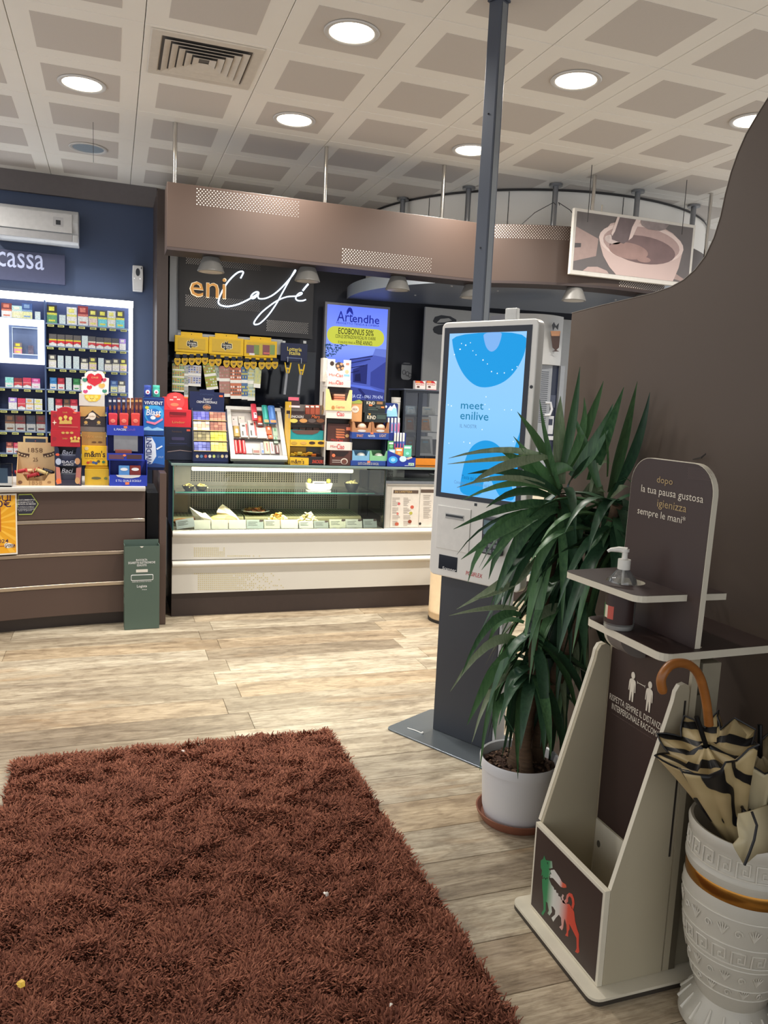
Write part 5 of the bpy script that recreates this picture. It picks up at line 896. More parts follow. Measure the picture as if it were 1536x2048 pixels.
# navy napolitains dispenser
YB = 5.50; o = T('napolitain_stand', 'navy dispenser of coloured chocolate squares in eight compartments', 'display stand', (.75, 5.58, CT)); NVM = pm(22, 34, 78)
x0, x1, z0, z1 = rc(3, 318, 875, 662, 1345, YB); z0 = CT; zb = rc(3, 318, 1265, 662, 1345, YB)[3]; zm = rc(3, 300, 875, 615, 1260, YB+.12)[3]
b = B(); b.prism([(YB, z0), (YB, zb), (YB+.13, zm), (YB+.16, zm), (YB+.16, z0)], x0+.004, x1-.004, 'x'); b.mk('body', NVM, o)
for xx in (x0, x1-.0035): b = B(); b.prism([(YB-.003, z0), (YB-.003, zb+.012), (YB+.122, zm+.02), (YB+.16, zm+.02), (YB+.16, z0)], xx, xx+.0035, 'x'); b.mk('side', M('stand_navy', (16, 24, 56), .4), o)
q = rc(3, 285, 690, 615, 880, YB+.165); qt = rc(3, 380, 668, 520, 690, YB+.165); b = B(); b.prism([(q[0], zm-.02), (q[1], zm-.02), (q[1], q[3]), (qt[1], q[3]), (qt[1], qt[3]), (qt[0], qt[3]), (qt[0], q[3]), (q[0], q[3])], YB+.161, YB+.165); b.mk('header_card', NVM, o); YH = YB+.161
tt(o, "Sapori d'", 3, 415, 748, 500, 776, YH, (236, 236, 240), shear=.2); tt(o, 'CREMA-ORIGINALE', 3, 352, 778, 548, 800, YH, (236, 236, 240)); tt(o, 'CAFFAREL', 3, 385, 708, 520, 724, YH, (60, 76, 120)); pe_(o, 'print_ring', 3, 450, 838, 40, 28, YH, (170, 150, 120)); pe_(o, 'print_disc', 3, 450, 838, 34, 23, YH, (40, 40, 60), 1); px(o, 'print_choc', 3, [(420,830),(450,820),(485,836),(480,850),(445,856),(418,842)], YH, (196, 130, 90), 2); pr(o, 'print_tag', 3, 568, 722, 604, 740, YH, (236, 110, 60), 1); pr(o, 'print_line', 3, 410, 776, 500, 778, YH, (190, 190, 200), 1)
cols_ = [((70,70,170),(150,84,60)), ((226,170,140),(140,76,52)), ((110,100,60),(226,214,40)), ((70,76,150),(236,206,90))]
sl = Vector((0, .13, zm-zb)); ln = sl.length; sl.normalize(); nr = Vector((0, -sl.z, sl.y)); rg = random.Random(9)
for r_ in range(4):
    for c_ in range(2):
        b = B(); u0 = x0+.008+(x1-x0-.016)*.5*c_; u1 = u0+(x1-x0-.016)*.5-.004; v0 = ln*(3-r_)/4+.004; v1 = v0+ln/4-.012; cl = cols_[r_][c_]
        for i in range(4):
            for j in range(3):
                ua, ub = u0+(u1-u0)*i/4+.001, u0+(u1-u0)*(i+1)/4-.001; va, vb = v0+(v1-v0)*j/3+.0008, v0+(v1-v0)*(j+1)/3-.0008; h = .006+.004*rg.random(); k = (rg.random() < .35)
                P = [Vector((u, YB, zb)) + sl*v_ + nr*w_ for w_ in (0.0005, h) for u, v_ in ((ua, va), (ub, va), (ub, vb), (ua, vb))]
                b.add(P, [(0,3,2,1),(4,5,6,7),(0,1,5,4),(1,2,6,5),(2,3,7,6),(3,0,4,7)], int(k))
        b.mk('chocolate_squares', [pm(*cl), pm(*[min(255, int(v*1.25+24)) for v in cl])], o, kind='stuff')
    P = [Vector((u, YB, zb)) + sl*(ln*(3-r_)/4) + nr*w_ for u, w_ in ((x0+.006, .0004), (x1-.006, .0004), (x1-.006, .011), (x0+.006, .011))]; b = B(); b.add(P + [p + sl*.003 for p in P], [(0,1,2,3),(7,6,5,4),(3,2,6,7),(0,3,7,4),(1,5,6,2)]); b.mk('ledge', pm(220, 190, 120), o)
for k in range(8): pe_(o, 'print_flavour', 3, 358+40*k, 1308-1*k*.0, 14, 16, YB-.0005, [(210,190,150),(90,130,170),(190,90,80),(220,216,206),(200,210,120),(90,100,110),(226,206,150),(200,190,180)][k], 1)
# slanted white tray of gum
O_ = Vector((at(462, 919, Y=5.44).x, 5.44, 1.088)); TLp = at(448, 811, Y=5.75); TLp.z = max(TLp.z, 1.3); V_ = Vector((0, .31, TLp.z-O_.z)); VL = V_.length; V_.normalize(); N_ = Vector((0, -V_.z, V_.y)); U_ = Vector((1, 0, 0)); WU = at(576, 922, Y=5.44).x-O_.x
TT = Matrix(((U_.x, V_.x, N_.x, O_.x), (U_.y, V_.y, N_.y, O_.y), (U_.z, V_.z, N_.z, O_.z), (0, 0, 0, 1)))
def tp(x, y, w_=0):
    px_, py_ = cp(10, x, y); d = Vector(ray(px_, py_)); c0 = Vector((0, 0, HCAM)); t_ = ((O_ + N_*w_ - c0) @ N_) / (d @ N_) if False else (O_ + N_*w_ - c0).dot(N_)/d.dot(N_); q_ = c0 + d*t_ - O_; return q_.dot(U_), q_.dot(V_)
o = T('gum_tray', 'slanted white counter tray holding gum and sweet packs', 'tray', (O_.x+WU/2, 5.55, CT)); WM = M('tray_white', (208, 206, 200), .35)
e = .032; D = .03
for n_, q in (('rim', (0, WU, 0, e*1.2)), ('rim', (0, WU, VL-e, VL)), ('rim', (0, e, e*1.2+.0005, VL-e-.0005)), ('rim', (WU-e, WU, e*1.2+.0005, VL-e-.0005))): B(TT).box(q[0], q[1], q[2], q[3], -D, 0).mk(n_, WM, o, bevel=.003)
B(TT).box(e-.004, WU-e+.004, e, VL-e, -D-.004, -D-.0005).mk('tray_floor', M('tray_floor', (178, 172, 166), .5), o)
b = B(); b.box(O_.x+.02, O_.x+.04, 5.70, 5.72, CT, O_.z+V_.z*.27/V_.y*1-.06); b.box(O_.x+WU-.04, O_.x+WU-.02, 5.70, 5.72, CT, O_.z+V_.z*.27/V_.y-.06); b.box(O_.x+.02, O_.x+WU-.02, 5.46, 5.50, CT, O_.z-.012); b.mk('leg_frame', M('tray_leg', (60, 62, 66), .5), o)
q0 = tp(350, 745, -D+.02); B(TT).box(e+.001, WU-e-.001, q0[1]-.004, q0[1], -D, -D+.026).mk('clear_ledge', glass('acrylic'), o); q0 = tp(400, 1030, -D+.01)
items = [(325,310,440,500,(232,222,214),'clear bag of pale mints, left one'),(450,310,570,450,(228,220,206),'clear bag of pale mints, right one'),(690,130,795,440,(206,50,70),'long red gum pack sticking over the top rim'),(800,195,905,505,(190,64,44),'black and orange sweet tube with white label'),(905,150,1010,490,(40,156,146),'teal gum tube in the top row'),(1020,160,1150,500,(70,120,196),'blue gum tube in the top row'),
 (358,500,472,700,(170,140,70),'gold round mint tin'),(485,430,620,718,(236,222,206),'white and orange stick pack, first of two'),(645,390,785,720,(238,226,216),'white stick pack with red edge, second of two'),(802,530,985,738,(222,206,200),'low white box of sticks'),(985,505,1085,660,(232,96,40),'upright orange sweet pack'),(1025,672,1110,742,(226,110,70),'small orange pack under the tall orange one'),(1110,520,1200,690,(190,214,190),'pale green gum pack, upper one'),(1125,695,1210,830,(196,220,204),'pale green gum pack, lower one'),
 (372,770,440,1020,(206,44,50),'red gum tube, first of three at the bottom'),(448,775,514,1020,(212,50,54),'red gum tube, second of three at the bottom'),(522,775,588,1020,(206,48,56),'red gum tube, third of three at the bottom'),(596,885,708,1028,(228,222,214),'plain white mint box in the bottom row'),(728,920,858,1030,(206,190,176),'low white box with brown print in the bottom row'),(884,822,935,1030,(226,230,238),'thin white stick with blue end'),(944,792,1046,1030,(236,214,170),'cream sweet pack with red letters'),(1056,800,1130,1030,(236,220,214),'white sweet pack with pink letters'),(1158,870,1230,1030,(92,44,44),'small dark brown sweet pack at the right')]
rg = random.Random(12)
for i, (xa, ya, xb, yb, cl, lab) in enumerate(items):
    u0, v1 = tp(xa, ya, -D+.014); u1, v0 = tp(xb, yb, -D+.014); h = .012+.005*rg.random()
    ua = (u0+tp(xa, yb, -D+.014)[0])/2; ub = (u1+tp(xb, ya, -D+.014)[0])/2; v1 = min(v1, VL-e-.002) if i not in (2, 4, 5) else v1; w0 = -D+.0005 if i not in (2, 4, 5) else .0008
    b = B(TT); tub = i in (2, 3, 4, 5, 14, 15, 16, 6)
    if tub: pts = ell((ua+ub)/2, w0+h*.5+.002, (ub-ua)/2, h*.5+.002, 10); b.add([(u, v0, w_) for u, w_ in pts] + [(u, v1, w_) for u, w_ in pts], [tuple(range(9, -1, -1)), tuple(range(10, 20))] + [(k, (k+1) % 10, (k+1) % 10+10, k+10) for k in range(10)])
    else: b.box(ua, ub, v0, v1, w0, w0+h)
    cl = tuple(int(v*.86) for v in cl) if sum(cl) > 560 else cl; oo = tag(b.mk('sweet_pack', pm(*cl), origin=TT @ Vector(((ua+ub)/2, (v0+v1)/2, w0)), smooth=tub, bevel=0 if tub else .002), lab + ' in the slanted white tray', 'sweet pack', 'packs in the white tray'); wt = w0+h+(.0045 if tub else .0006)
    def lab_(name, a, b2, c_, d, col): B(TT).box(ua+(ub-ua)*a, ua+(ub-ua)*b2, v0+(v1-v0)*c_, v0+(v1-v0)*d, wt, wt+.0006).mk(name, pm(*col), oo)
    dk = sum(cl) > 480
    if i == 3: lab_('print_black', .05, .95, .72, 1, (30,26,28)); lab_('print_white', .1, .9, .12, .2, (230,226,220)); lab_('print_black', .0, 1, .0, .1, (30,26,28)); lab_('print_spot', .25, .75, .35, .6, (240,130,50))
    elif i in (7, 8): lab_('print_edge', .8, 1, .1, .9, (206,60,50)); lab_('print_dark', .2, .4, .1, .4, (60,50,50)); lab_('print_dark', .3, .7, .7, .82, (50,40,40))
    elif i == 9: [lab_('print_stick', .08+.2*k, .2+.2*k, .08, .6, (244,226,216)) for k in range(5)]
    elif i == 6: lab_('print_disc', .3, .75, .3, .7, (206,196,170))
    elif i in (4, 5): lab_('print_base', .1, .9, .02, .16, (226,150,90)); lab_('print_light', .35, .65, .25, .9, [min(255, v+36) for v in cl])
    elif i in (14, 15, 16): lab_('print_light', .4, .62, .12, .95, (236,150,140))
    elif i == 18: lab_('print_brown', .08, .92, .15, .6, (130,70,54))
    elif i in (20, 21): lab_('print_letters', .45, .65, .2, .85, (206,70,80))
    elif i == 19: lab_('print_blue', .15, .85, .06, .3, (70,110,190)); lab_('print_letters', .4, .6, .4, .9, (90,80,110))
    elif i in (12, 13, 10, 11): lab_('print_spot', .3, .7, .55, .85, (90,150,110) if i > 11 else (250,220,200))
    elif i == 22: lab_('print_letters', .4, .65, .1, .95, (226,200,190))
    elif i == 2: lab_('print_white', .3, .85, .1, .45, (236,200,206)); lab_('print_dark', .5, .8, .3, .4, (60,30,40))
    elif i in (0, 1): lab_('print_mints', .1, .9, .05, .5, (206,170,166)); lab_('print_dark', .2, .4, .62, .72, (80,80,76))
for x_ in (440, 725, 945, 1130):
    u0, v0 = tp(x_, 1068, -D+.02); u1, v1 = tp(x_+(110 if x_ != 725 else 80), 1040, -D+.02); B(TT).box(u0, u1, max(v0, e*1.2+.001), v1+.002, -D+.018, -D+.0195).mk('price_label', M('label_black', (34, 30, 32), .5), o)
# brown and yellow candy bar stand
YB = 5.42; XMIN = O_.x+WU+.009; o = T('candy_bar_stand', 'yellow and brown candy bar stand with open trays beside the white tray', 'display stand', (1.42, 5.5, CT)); YLM = pm(232, 186, 50)
def blk(par, name, c, x0, y0, x1, y1, Y, d, col, bev=.001, zb=None): q = rc(c, x0, y0, x1, y1, Y); return B().box(max(q[0], XMIN), q[1], Y, Y+d, q[2] if zb is None else zb, q[3]).mk(name, pm(*col) if isinstance(col, tuple) else col, par, bevel=bev)
blk(o, 'base', 4, 80, 1600, 440, 1695, YB, .16, (40, 32, 34), zb=CT); px(o, 'print_yellow', 4, [(96,1603),(275,1612),(275,1690),(98,1684)], YB, (236, 184, 50)); tt(o, "m&m's", 4, 106, 1622, 232, 1668, YB, (50, 30, 24), 2, bold=.03); tt(o, 'SNICKERS', 4, 308, 1632, 418, 1664, YB, (226, 80, 60), 2, bold=.03, shear=.2)
q = rc(4, 65, 1440, 441, 1500, YB+.01); B().box(max(XMIN, q[0]+.008), q[1]-.008, YB+.10, YB+.16, CT+.06, 1.42 if False else rc(4, 0, 1060, 400, 1100, YB+.1)[2]).mk('back', pm(120, 112, 106), o)
b = B(); qs = rc(4, 15, 1070, 62, 1640, YB+.05); b.box(XMIN-.0045, XMIN-.0008, YB+.005, YB+.19, CT, qs[3]); b.mk('side', YLM, o); B().box(q[1]-.006, q[1]-.003, YB+.01, YB+.16, CT+.07, rc(4, 0, 1130, 400, 1140, YB+.1)[2]).mk('side', pm(60, 54, 52), o)
B().box(XMIN-.0057, XMIN-.0047, YB+.02, YB+.06, rc(4, 0, 1180, 40, 1230, YB)[2], rc(4, 0, 1180, 40, 1230, YB)[3]).mk('side_print', pm(150, 140, 150), o)
blk(o, 'yellow_ledge', 4, 65, 1440, 440, 1502, YB, .1, (226, 180, 60)); [pe_(o, 'print_oval', 4, x_, 1468, 30, 14, YB, cl, 1) for x_, cl in ((135,(190,150,60)),(225,(206,160,80)),(308,(60,40,30)),(392,(60,40,30)))]
blk(o, 'rear_card', 4, 75, 1506, 250, 1600, YB+.09, .003, (226, 180, 60)); blk(o, 'rear_card', 4, 252, 1506, 440, 1600, YB+.09, .003, (110, 108, 108))
blk(o, 'teal_tray', 4, 80, 1345, 415, 1438, YB+.012, .085, (30, 142, 148)); px(o, 'tray_scoop', 4, [(110,1345),(385,1345),(360,1372),(310,1388),(170,1384),(130,1368)], YB+.012, (96, 70, 62), 1); 
for k in range(4): blk(o, 'bar', 4, 120+66*k, 1322, 178+66*k, 1372, YB+.05, .012, [(90,60,50),(120,76,60),(96,64,54),(110,70,56)][k])
q = rc(4, 68, 1195, 440, 1285, YB); blk(o, 'dark_tray', 4, 60, 1195, 440, 1285, YB, .1, (52, 36, 32)); tt(o, 'SNICKERS', 4, 106, 1204, 228, 1228, YB, (220, 214, 210), bold=.02, shear=.2); tt(o, 'Mars', 4, 302, 1200, 382, 1232, YB, (200, 96, 50), bold=.02, shear=.2)
[pe_(o, 'print_oval', 4, x_, 1255, 38, 20, YB, cl, 1) for x_, cl in ((132,(206,190,90)),(224,(196,140,80)),(306,(90,76,72)),(388,(120,72,44)))]
blk(o, 'dark_tray_left', 4, 62, 1120, 222, 1194, YB+.02, .09, (96, 88, 84)); pr(o, 'print_white', 4, 88, 1108, 190, 1128, YB+.0185, (214, 196, 200), 1); pr(o, 'print_black', 4, 62, 1160, 232, 1192, YB+.0195, (46, 30, 30), 1); blk(o, 'tipped_box', 4, 25, 1025, 190, 1119, YB+.05, .06, (62, 40, 42)); pr(o, 'print_pink', 4, 80, 1030, 180, 1060, YB+.05, (206, 90, 110), 1)
for k in range(3): 
    q = rc(4, 240+48*k, 1105, 284+48*k, 1165, YB+.06); oo = tag(B().box(q[0], q[1], YB+.045, YB+.06, rc(4, 0, 1195, 440, 1285, YB)[3]+.0005, q[3]).mk('candy_bar', pm(*[(150, 70, 50), (170, 80, 56), (176, 86, 60)][k]), origin=(q[0], YB+.05, q[2]), bevel=.003), 'brown wrapped candy bar, %s of three in the top dark tray' % ORD[k], 'candy bar', 'bars in the dark tray'); pr(oo, 'print_white', 4, 246+48*k, 1112, 278+48*k, 1128, YB+.045, (236, 226, 220))
o2 = o; rg = random.Random(6)
for i in range(8):
    x_ = 100+34*i; q = rc(4, x_, 1572, x_+40, 1612, YB+.03); z_ = rc(4, 80, 1600, 445, 1695, YB)[3]; b = B(Matrix.Translation(((q[0]+q[1])/2, YB+.03+.01*(i % 2), z_+.008+.006*(i % 3))) @ Matrix.Rotation(rg.uniform(-.5, .5), 4, 'Y') @ Matrix.Rotation(.5, 4, 'X')); b.box(-.017, .017, -.004, .004, -.012, .012)
    cl = [(240,196,60),(230,170,40),(246,210,90),(236,180,50),(220,150,40),(240,196,60),(226,120,50),(70,50,46)][i]; tag(b.mk('sweet_bag', pm(*cl), origin=((q[0]+q[1])/2, YB+.03, z_), bevel=.003), 'small %s sweet bag, %s from left in the bottom yellow tray' % (['yellow', 'amber', 'pale yellow', 'golden', 'ochre', 'bright yellow', 'orange', 'dark brown'][i], ORD[i]), 'sweet bag', 'bags in the yellow tray')
XMIN = -9
# white biscuit tower
YB = 5.40; o = T('biscuit_tower', 'tall white cardboard tower of biscuit trays, the tallest on the glass case', 'display stand', (1.6, 5.48, CT)); WP = (222, 214, 204)
XSP = rc(4, 448, 1160, 690, 1234, YB)[0]-.0045; zs1 = rc(4, 400, 745, 440, 1200, YB+.1)[3]; b = B(); b.prism([(YB-.002, CT), (YB-.002, zs1-.06), (YB+.07, zs1), (YB+.2, zs1), (YB+.2, CT)], XSP, XSP+.0035, 'x'); b.mk('side_panel', pm(*WP), o)
for yc, zc_, ry, rz, cl in ((.1, 1.33, .06, .05, (206, 60, 70)), (.1, 1.33, .045, .035, (232, 200, 196)), (.11, 1.45, .05, .035, (206, 170, 120)), (.1, 1.21, .06, .03, (206, 90, 90))):
    b = B(); b.prism([(YB+yc+ry*math.cos(2*PI*k/16), zc_+rz*math.sin(2*PI*k/16)) for k in range(16)], XSP-.0012-(.0006 if ry == .045 else 0), XSP-.0002, 'x'); b.mk('side_print', pm(*cl), o)
blk(o, 'box', 4, 480, 1540, 690, 1702, YB, .12, (80, 46, 40), zb=CT); px(o, 'opening', 4, [(500,1560),(540,1595),(610,1600),(655,1565),(660,1548),(495,1545)], YB, (36, 22, 22)); pe_(o, 'print_ring', 4, 616, 1645, 34, 30, YB, (220, 206, 190)); pe_(o, 'print_disc', 4, 616, 1648, 26, 24, YB, (110, 66, 54), 1); [pr(o, 'print_line', 4, 500, 1632+18*k, 580, 1638+18*k, YB, (196, 176, 166), 1) for k in range(2)]; pe_(o, 'print_tag', 4, 514, 1588, 16, 16, YB, (236, 120, 80), 1)
zq = rc(4, 440, 1460, 690, 1540, YB); blk(o, 'white_ledge', 4, 448, 1460, 692, 1539, YB, .13, WP); tt(o, 'Mini', 4, 486, 1490, 545, 1512, YB, (196, 60, 60)); tt(o, 'Ciao', 4, 548, 1478, 618, 1528, YB, (206, 50, 60), bold=.03)
blk(o, 'brown_card', 4, 455, 1285, 690, 1458, YB+.05, .004, (84, 48, 42)); [px(o, 'print_biscuit', 4, [(535,1330+24*k),(615,1335+24*k),(625,1350+24*k),(540,1348+24*k)], YB+.05, (190+10*k, 120, 80), 1) for k in range(4)]; pr(o, 'print_tag', 4, 636, 1318, 680, 1348, YB+.05, (230, 130, 100), 1); pe_(o, 'print_biscuit', 4, 644, 1400, 18, 16, YB+.05, (214, 170, 110), 1); tt(o, 'Mini', 4, 490, 1428, 540, 1450, YB+.05, (206, 70, 60)); tt(o, 'Ciao', 4, 545, 1428, 605, 1458, YB+.05, (206, 60, 60), bold=.02)
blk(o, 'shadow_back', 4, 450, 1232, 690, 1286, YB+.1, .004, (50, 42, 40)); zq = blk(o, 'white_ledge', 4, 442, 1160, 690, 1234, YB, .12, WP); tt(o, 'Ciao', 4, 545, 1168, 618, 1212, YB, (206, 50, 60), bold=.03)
X0, X1, Z0, Z1 = rc(4, 436, 1060, 688, 1158, YB-.004); b = B(); zt = rc(4, 436, 955, 688, 1158, YB)[3]; b.prism([(X0, Z0), (X1, Z0), (X1, zt), (X1-.02, zt), (X1-.04, Z1), (X0+.045, Z1), (X0+.022, zt), (X0, zt)], YB-.004, YB-.001); b.mk('cream_tray', pm(226, 204, 140), o); tt(o, 'Caprice', 4, 535, 1112, 620, 1140, YB-.004, (196, 70, 60), bold=.02); pe_(o, 'print_biscuit', 4, 510, 1128, 16, 18, YB-.004, (190, 130, 70)); B().box(X0, X1, YB+.08, YB+.083, Z0, zt-.02).mk('tray_back', pm(90, 70, 60), o)
for k in range(4): q = rc(4, 515, 1000+24*k, 622, 1020+24*k, YB+.02); tag(B().box(q[0], q[1], YB+.012, YB+.06, q[2], q[3]).mk('biscuit_pack', pm(*[(206,150,120),(190,110,80),(214,130,100),(226,180,150)][k]), origin=(q[0], YB+.02, q[2]), bevel=.002), 'striped brown biscuit pack, %s from top in the cream tray' % ORD[k], 'biscuit pack', 'biscuits in the cream tray')
blk(o, 'gap_shade_board', 4, 445, 930, 680, 1000, YB+.086, .004, (50, 40, 38)); blk(o, 'white_ledge', 4, 450, 862, 678, 932, YB, .12, WP); pe_(o, 'ledge_notch', 4, 566, 860, 26, 12, YB, (236, 230, 220), 0); tt(o, 'Mini', 4, 470, 880, 535, 905, YB, (206, 60, 60)); tt(o, 'Ciao', 4, 538, 868, 608, 908, YB, (206, 50, 60), bold=.03)  # dark board puts the shade of the gap into colour
q = rc(4, 455, 668, 680, 860, YB+.04); b = B(); qn = rc(4, 530, 668, 612, 700, YB+.04); b.prism([(q[0], q[2]), (q[1], q[2]), (q[1], q[3]), (qn[1], q[3]), (qn[1], qn[2]), (qn[0], qn[2]), (qn[0], q[3]), (q[0], q[3])], YB+.04, YB+.044); b.mk('header_card', pm(226, 218, 208), o); B().box(q[0]-.03, q[0]-.0005, YB+.045, YB+.12, q[2]-.02, q[3]+.006).mk('rear_card', pm(216, 206, 194), o)
px(o, 'print_kids', 4, [(530,710),(560,690),(600,700),(618,735),(600,770),(560,775),(535,745)], YB+.04, (70, 60, 60), 0); [pe_(o, 'print_face', 4, x_, yy, 13, 13, YB+.04, (214, 150, 110), 1) for x_, yy in ((556,730),(590,712),(600,752),(566,762))]
pe_(o, 'print_biscuit', 4, 500, 705, 20, 22, YB+.04, (60, 44, 40)); pe_(o, 'print_biscuit', 4, 642, 784, 18, 18, YB+.04, (206, 180, 140)); pr(o, 'print_tag', 4, 634, 700, 664, 720, YB+.04, (236, 130, 110)); tt(o, 'Mini', 4, 472, 802, 540, 828, YB+.04, (200, 60, 60)); tt(o, 'Ciao', 4, 540, 800, 606, 838, YB+.04, (206, 50, 60), bold=.03); pr(o, 'print_blue', 4, 612, 810, 668, 830, YB+.04, (130, 180, 210))
# blue nut bar stand
YB = 5.39; o = T('nut_bar_stand', 'blue two-tier stand with nut bar boxes right of the biscuit tower', 'display stand', (1.85, 5.48, CT)); BLM = pm(34, 66, 140)
X0, X1, Z0, Z1 = rc(4, 680, 1640, 1015, 1700, YB); b = B(); zl = rc(4, 690, 1370, 1045, 1432, YB); B().box(X0, X1, YB, YB+.14, CT, Z1).mk('base', BLM, o, bevel=.001); tt(o, 'GUSTO CON MENO DI 100 KCAL', 4, 748, 1656, 948, 1680, YB, (206, 200, 190), bold=.01); pr(o, 'print_tag', 4, 838, 1640, 866, 1658, YB, (236, 120, 80), 1)
B().box(X0, X1, YB+.13, YB+.14, Z1+.0005, zl[3]).mk('back', M('nut_back', (34, 34, 44), .5), o); B().box(X0, X0+.003, YB+.01, YB+.129, Z1+.0005, zl[2]-.0005).mk('side', pm(30, 40, 60), o); B().box(X1-.003, X1, YB+.01, YB+.129, Z1+.0005, zl[2]-.0005).mk('side', pm(30, 40, 60), o)
B().box(zl[0], zl[1], YB, YB+.14, zl[2], zl[3]).mk('shelf_ledge', BLM, o, bevel=.001); [tt(o, s_, 4, x_-32, 1385, x_+32, 1412, YB, cl, bold=.02) for s_, x_, cl in (('SMART', 768, (210, 150, 110)), ('NOVITÀ', 880, (230, 236, 244)), ('LIGHT', 988, (200, 170, 150)))]; pr(o, 'print_tag', 4, 868, 1366, 896, 1384, YB, (236, 120, 80), 1)
for xa, xb, cl, lab, zb_ in ((695, 858, (120, 170, 200), 'light blue open snack box at the lower left of the blue stand', Z1), (862, 1030, (130, 190, 140), 'light green open snack box at the lower right of the blue stand', Z1)):
    t_ = tray('snack_box', lab, 4, xa, 1545, xb, 1638, YB+.008, .1, cl, zb_+.0006, .5, 'snack boxes in the blue stand', wid=.1); xm = (xa+xb)/2; b = B(); p = ca(4, xm, 1612, Y=YB+.05); b.ball((p.x, YB+.05, zb_+.03), (.035, .03, .026), 12); tag(b.mk('clear_bag', M('bag_clear', (206, 206, 196), .2), origin=(p.x, YB+.05, zb_+.004), smooth=True), 'clear snack bag inside the %s snack box' % lab.split(' open')[0], 'snack bag', 'clear snack bags'); 
for xa, xb, lab, cl in ((695, 875, 'brown open snack box at the left on the upper ledge', (176, 124, 84)), (880, 1048, 'brown open snack box at the right on the upper ledge', (160, 108, 70))):
    t_ = tray('snack_box', lab, 4, xa, 1268, xb, 1368, YB+.008, .1, cl, zl[3]+.0006, .42, 'brown snack boxes in the blue stand', wid=.12); p = ca(4, (xa+xb)/2, 1330, Y=YB+.05); b = B(); b.ball((p.x, YB+.05, zl[3]+.036), (.036, .03, .03), 12); tag(b.mk('clear_bag', pm(214, 176, 150), origin=(p.x, YB+.05, zl[3]+.004), smooth=True), 'pale snack bag in the %s' % ('left brown box' if xa < 800 else 'right brown box'), 'snack bag', 'pale snack bags')
    pe_(t_[0], 'print_label', 4, (xa+xb)/2, 1352, 40, 12, YB+.008, (200, 196, 190))
zt = rc(4, 695, 1268, 875, 1368, YB+.008)[3]
o3, X0, X1, Z0, Z1 = car('snack_pouch', 'tall tan snack pouch behind the brown boxes', 'pouch', 4, 690, 1070, 788, 1262, YB+.035, .05, (206, 150, 96), zl[3]+.0605 if False else zt+.0006); pe_(o3, 'print_label', 4, 722, 1145, 36, 34, YB+.035, (226, 206, 190)); px(o3, 'print_green', 4, [(692,1072),(760,1052),(786,1068),(786,1090),(692,1092)], YB+.035, (150, 160, 70), 1); tt(o3, 'MIX', 4, 700, 1135, 744, 1155, YB+.035, (150, 110, 90), 2)
o3, X0, X1, Z0, Z1 = car('nut_bar_box', 'black nut bar box, lower of two leaning on the right brown box', 'box', 4, 812, 1182, 1026, 1258, YB+.03, .07, (30, 38, 38), zt+.0006); tt(o3, 'KIND', 4, 838, 1205, 920, 1240, YB+.03, (226, 216, 196), bold=.03); pr(o3, 'print_panel', 4, 930, 1200, 1015, 1240, YB+.03, (60, 76, 70), 1); px(o3, 'print_corner', 4, [(845,1186),(872,1186),(862,1204)], YB+.03, (226, 160, 60), 1); zs = Z1
o3, X0, X1, Z0, Z1 = car('nut_bar_box', 'black nut bar box with orange flashes, upper of two', 'box', 4, 800, 1062, 1012, 1180, YB+.035, .07, (28, 34, 34), zs+.0005); tt(o3, 'KIND', 4, 832, 1070, 912, 1098, YB+.035, (226, 216, 196), bold=.03); pr(o3, 'print_tag', 4, 855, 1098, 885, 1114, YB+.035, (240, 120, 60), 1); pr(o3, 'print_tag', 4, 970, 1118, 1000, 1134, YB+.035, (240, 130, 70), 1); pr(o3, 'print_nuts', 4, 928, 1072, 985, 1098, YB+.035, (150, 110, 70), 1); pr(o3, 'print_panel', 4, 920, 1110, 965, 1140, YB+.035, (70, 74, 70), 1); [pr(o3, 'print_line', 4, 848, 1130+16*k, 940, 1135+16*k, YB+.035, (90, 110, 100), 1) for k in range(2)]
# toothbrush and gum display
YB = 5.38; o = T('toothbrush_stand', 'blue dental display with toothbrushes and gum packs', 'display stand', (2.1, 5.46, CT)); X0, X1, Z0, Z1 = rc(4, 1030, 1595, 1300, 1700, YB); b = B(); b.prism([(X0, CT), (X1, CT), (X1, Z1-.01), (X0+.1, Z1), (X0, Z1+.04)], YB, YB+.004); b.mk('front', pm(26, 50, 150), o); B().box(X0, X1-.01, YB+.0045, YB+.12, CT, Z1-.03).mk('base', pm(22, 40, 120), o)
pe_(o, 'print_swirl', 4, 1085, 1630, 44, 34, YB, (60, 160, 226)); pe_(o, 'print_swirl', 4, 1085, 1630, 22, 18, YB, (150, 210, 240), 1); pe_(o, 'print_tooth', 4, 1180, 1622, 34, 28, YB, (200, 226, 240), 1); px(o, 'print_glove', 4, [(1210,1612),(1265,1600),(1270,1612),(1225,1630)], YB, (236, 190, 170), 1); pr(o, 'print_label', 4, 1232, 1660, 1286, 1688, YB, (206, 226, 206), 1); tt(o, 'OPTIK', 4, 1236, 1664, 1282, 1684, YB, (40, 110, 70), 2); pr(o, 'print_line', 4, 1196, 1684, 1236, 1688, YB, (226, 230, 240), 1)
q = rc(4, 1000, 1085, 1132, 1240, YB+.1); B().prism(rr(q[0], q[1], Z1-.02, q[3], .015), YB+.1, YB+.104).mk('header_card', pm(20, 44, 110), o); px(o, 'print_iceberg', 4, [(1020,1215),(1028,1150),(1060,1110),(1072,1125),(1098,1095),(1118,1140),(1126,1215)], YB+.1, (150, 206, 230)); px(o, 'print_tip', 4, [(1030,1150),(1060,1110),(1072,1125),(1098,1095),(1118,1140),(1090,1130),(1070,1160)], YB+.1, (226, 240, 246), 1); pe_(o, 'print_o', 4, 1018, 1120, 9, 12, YB+.1, (226, 236, 244), 1)
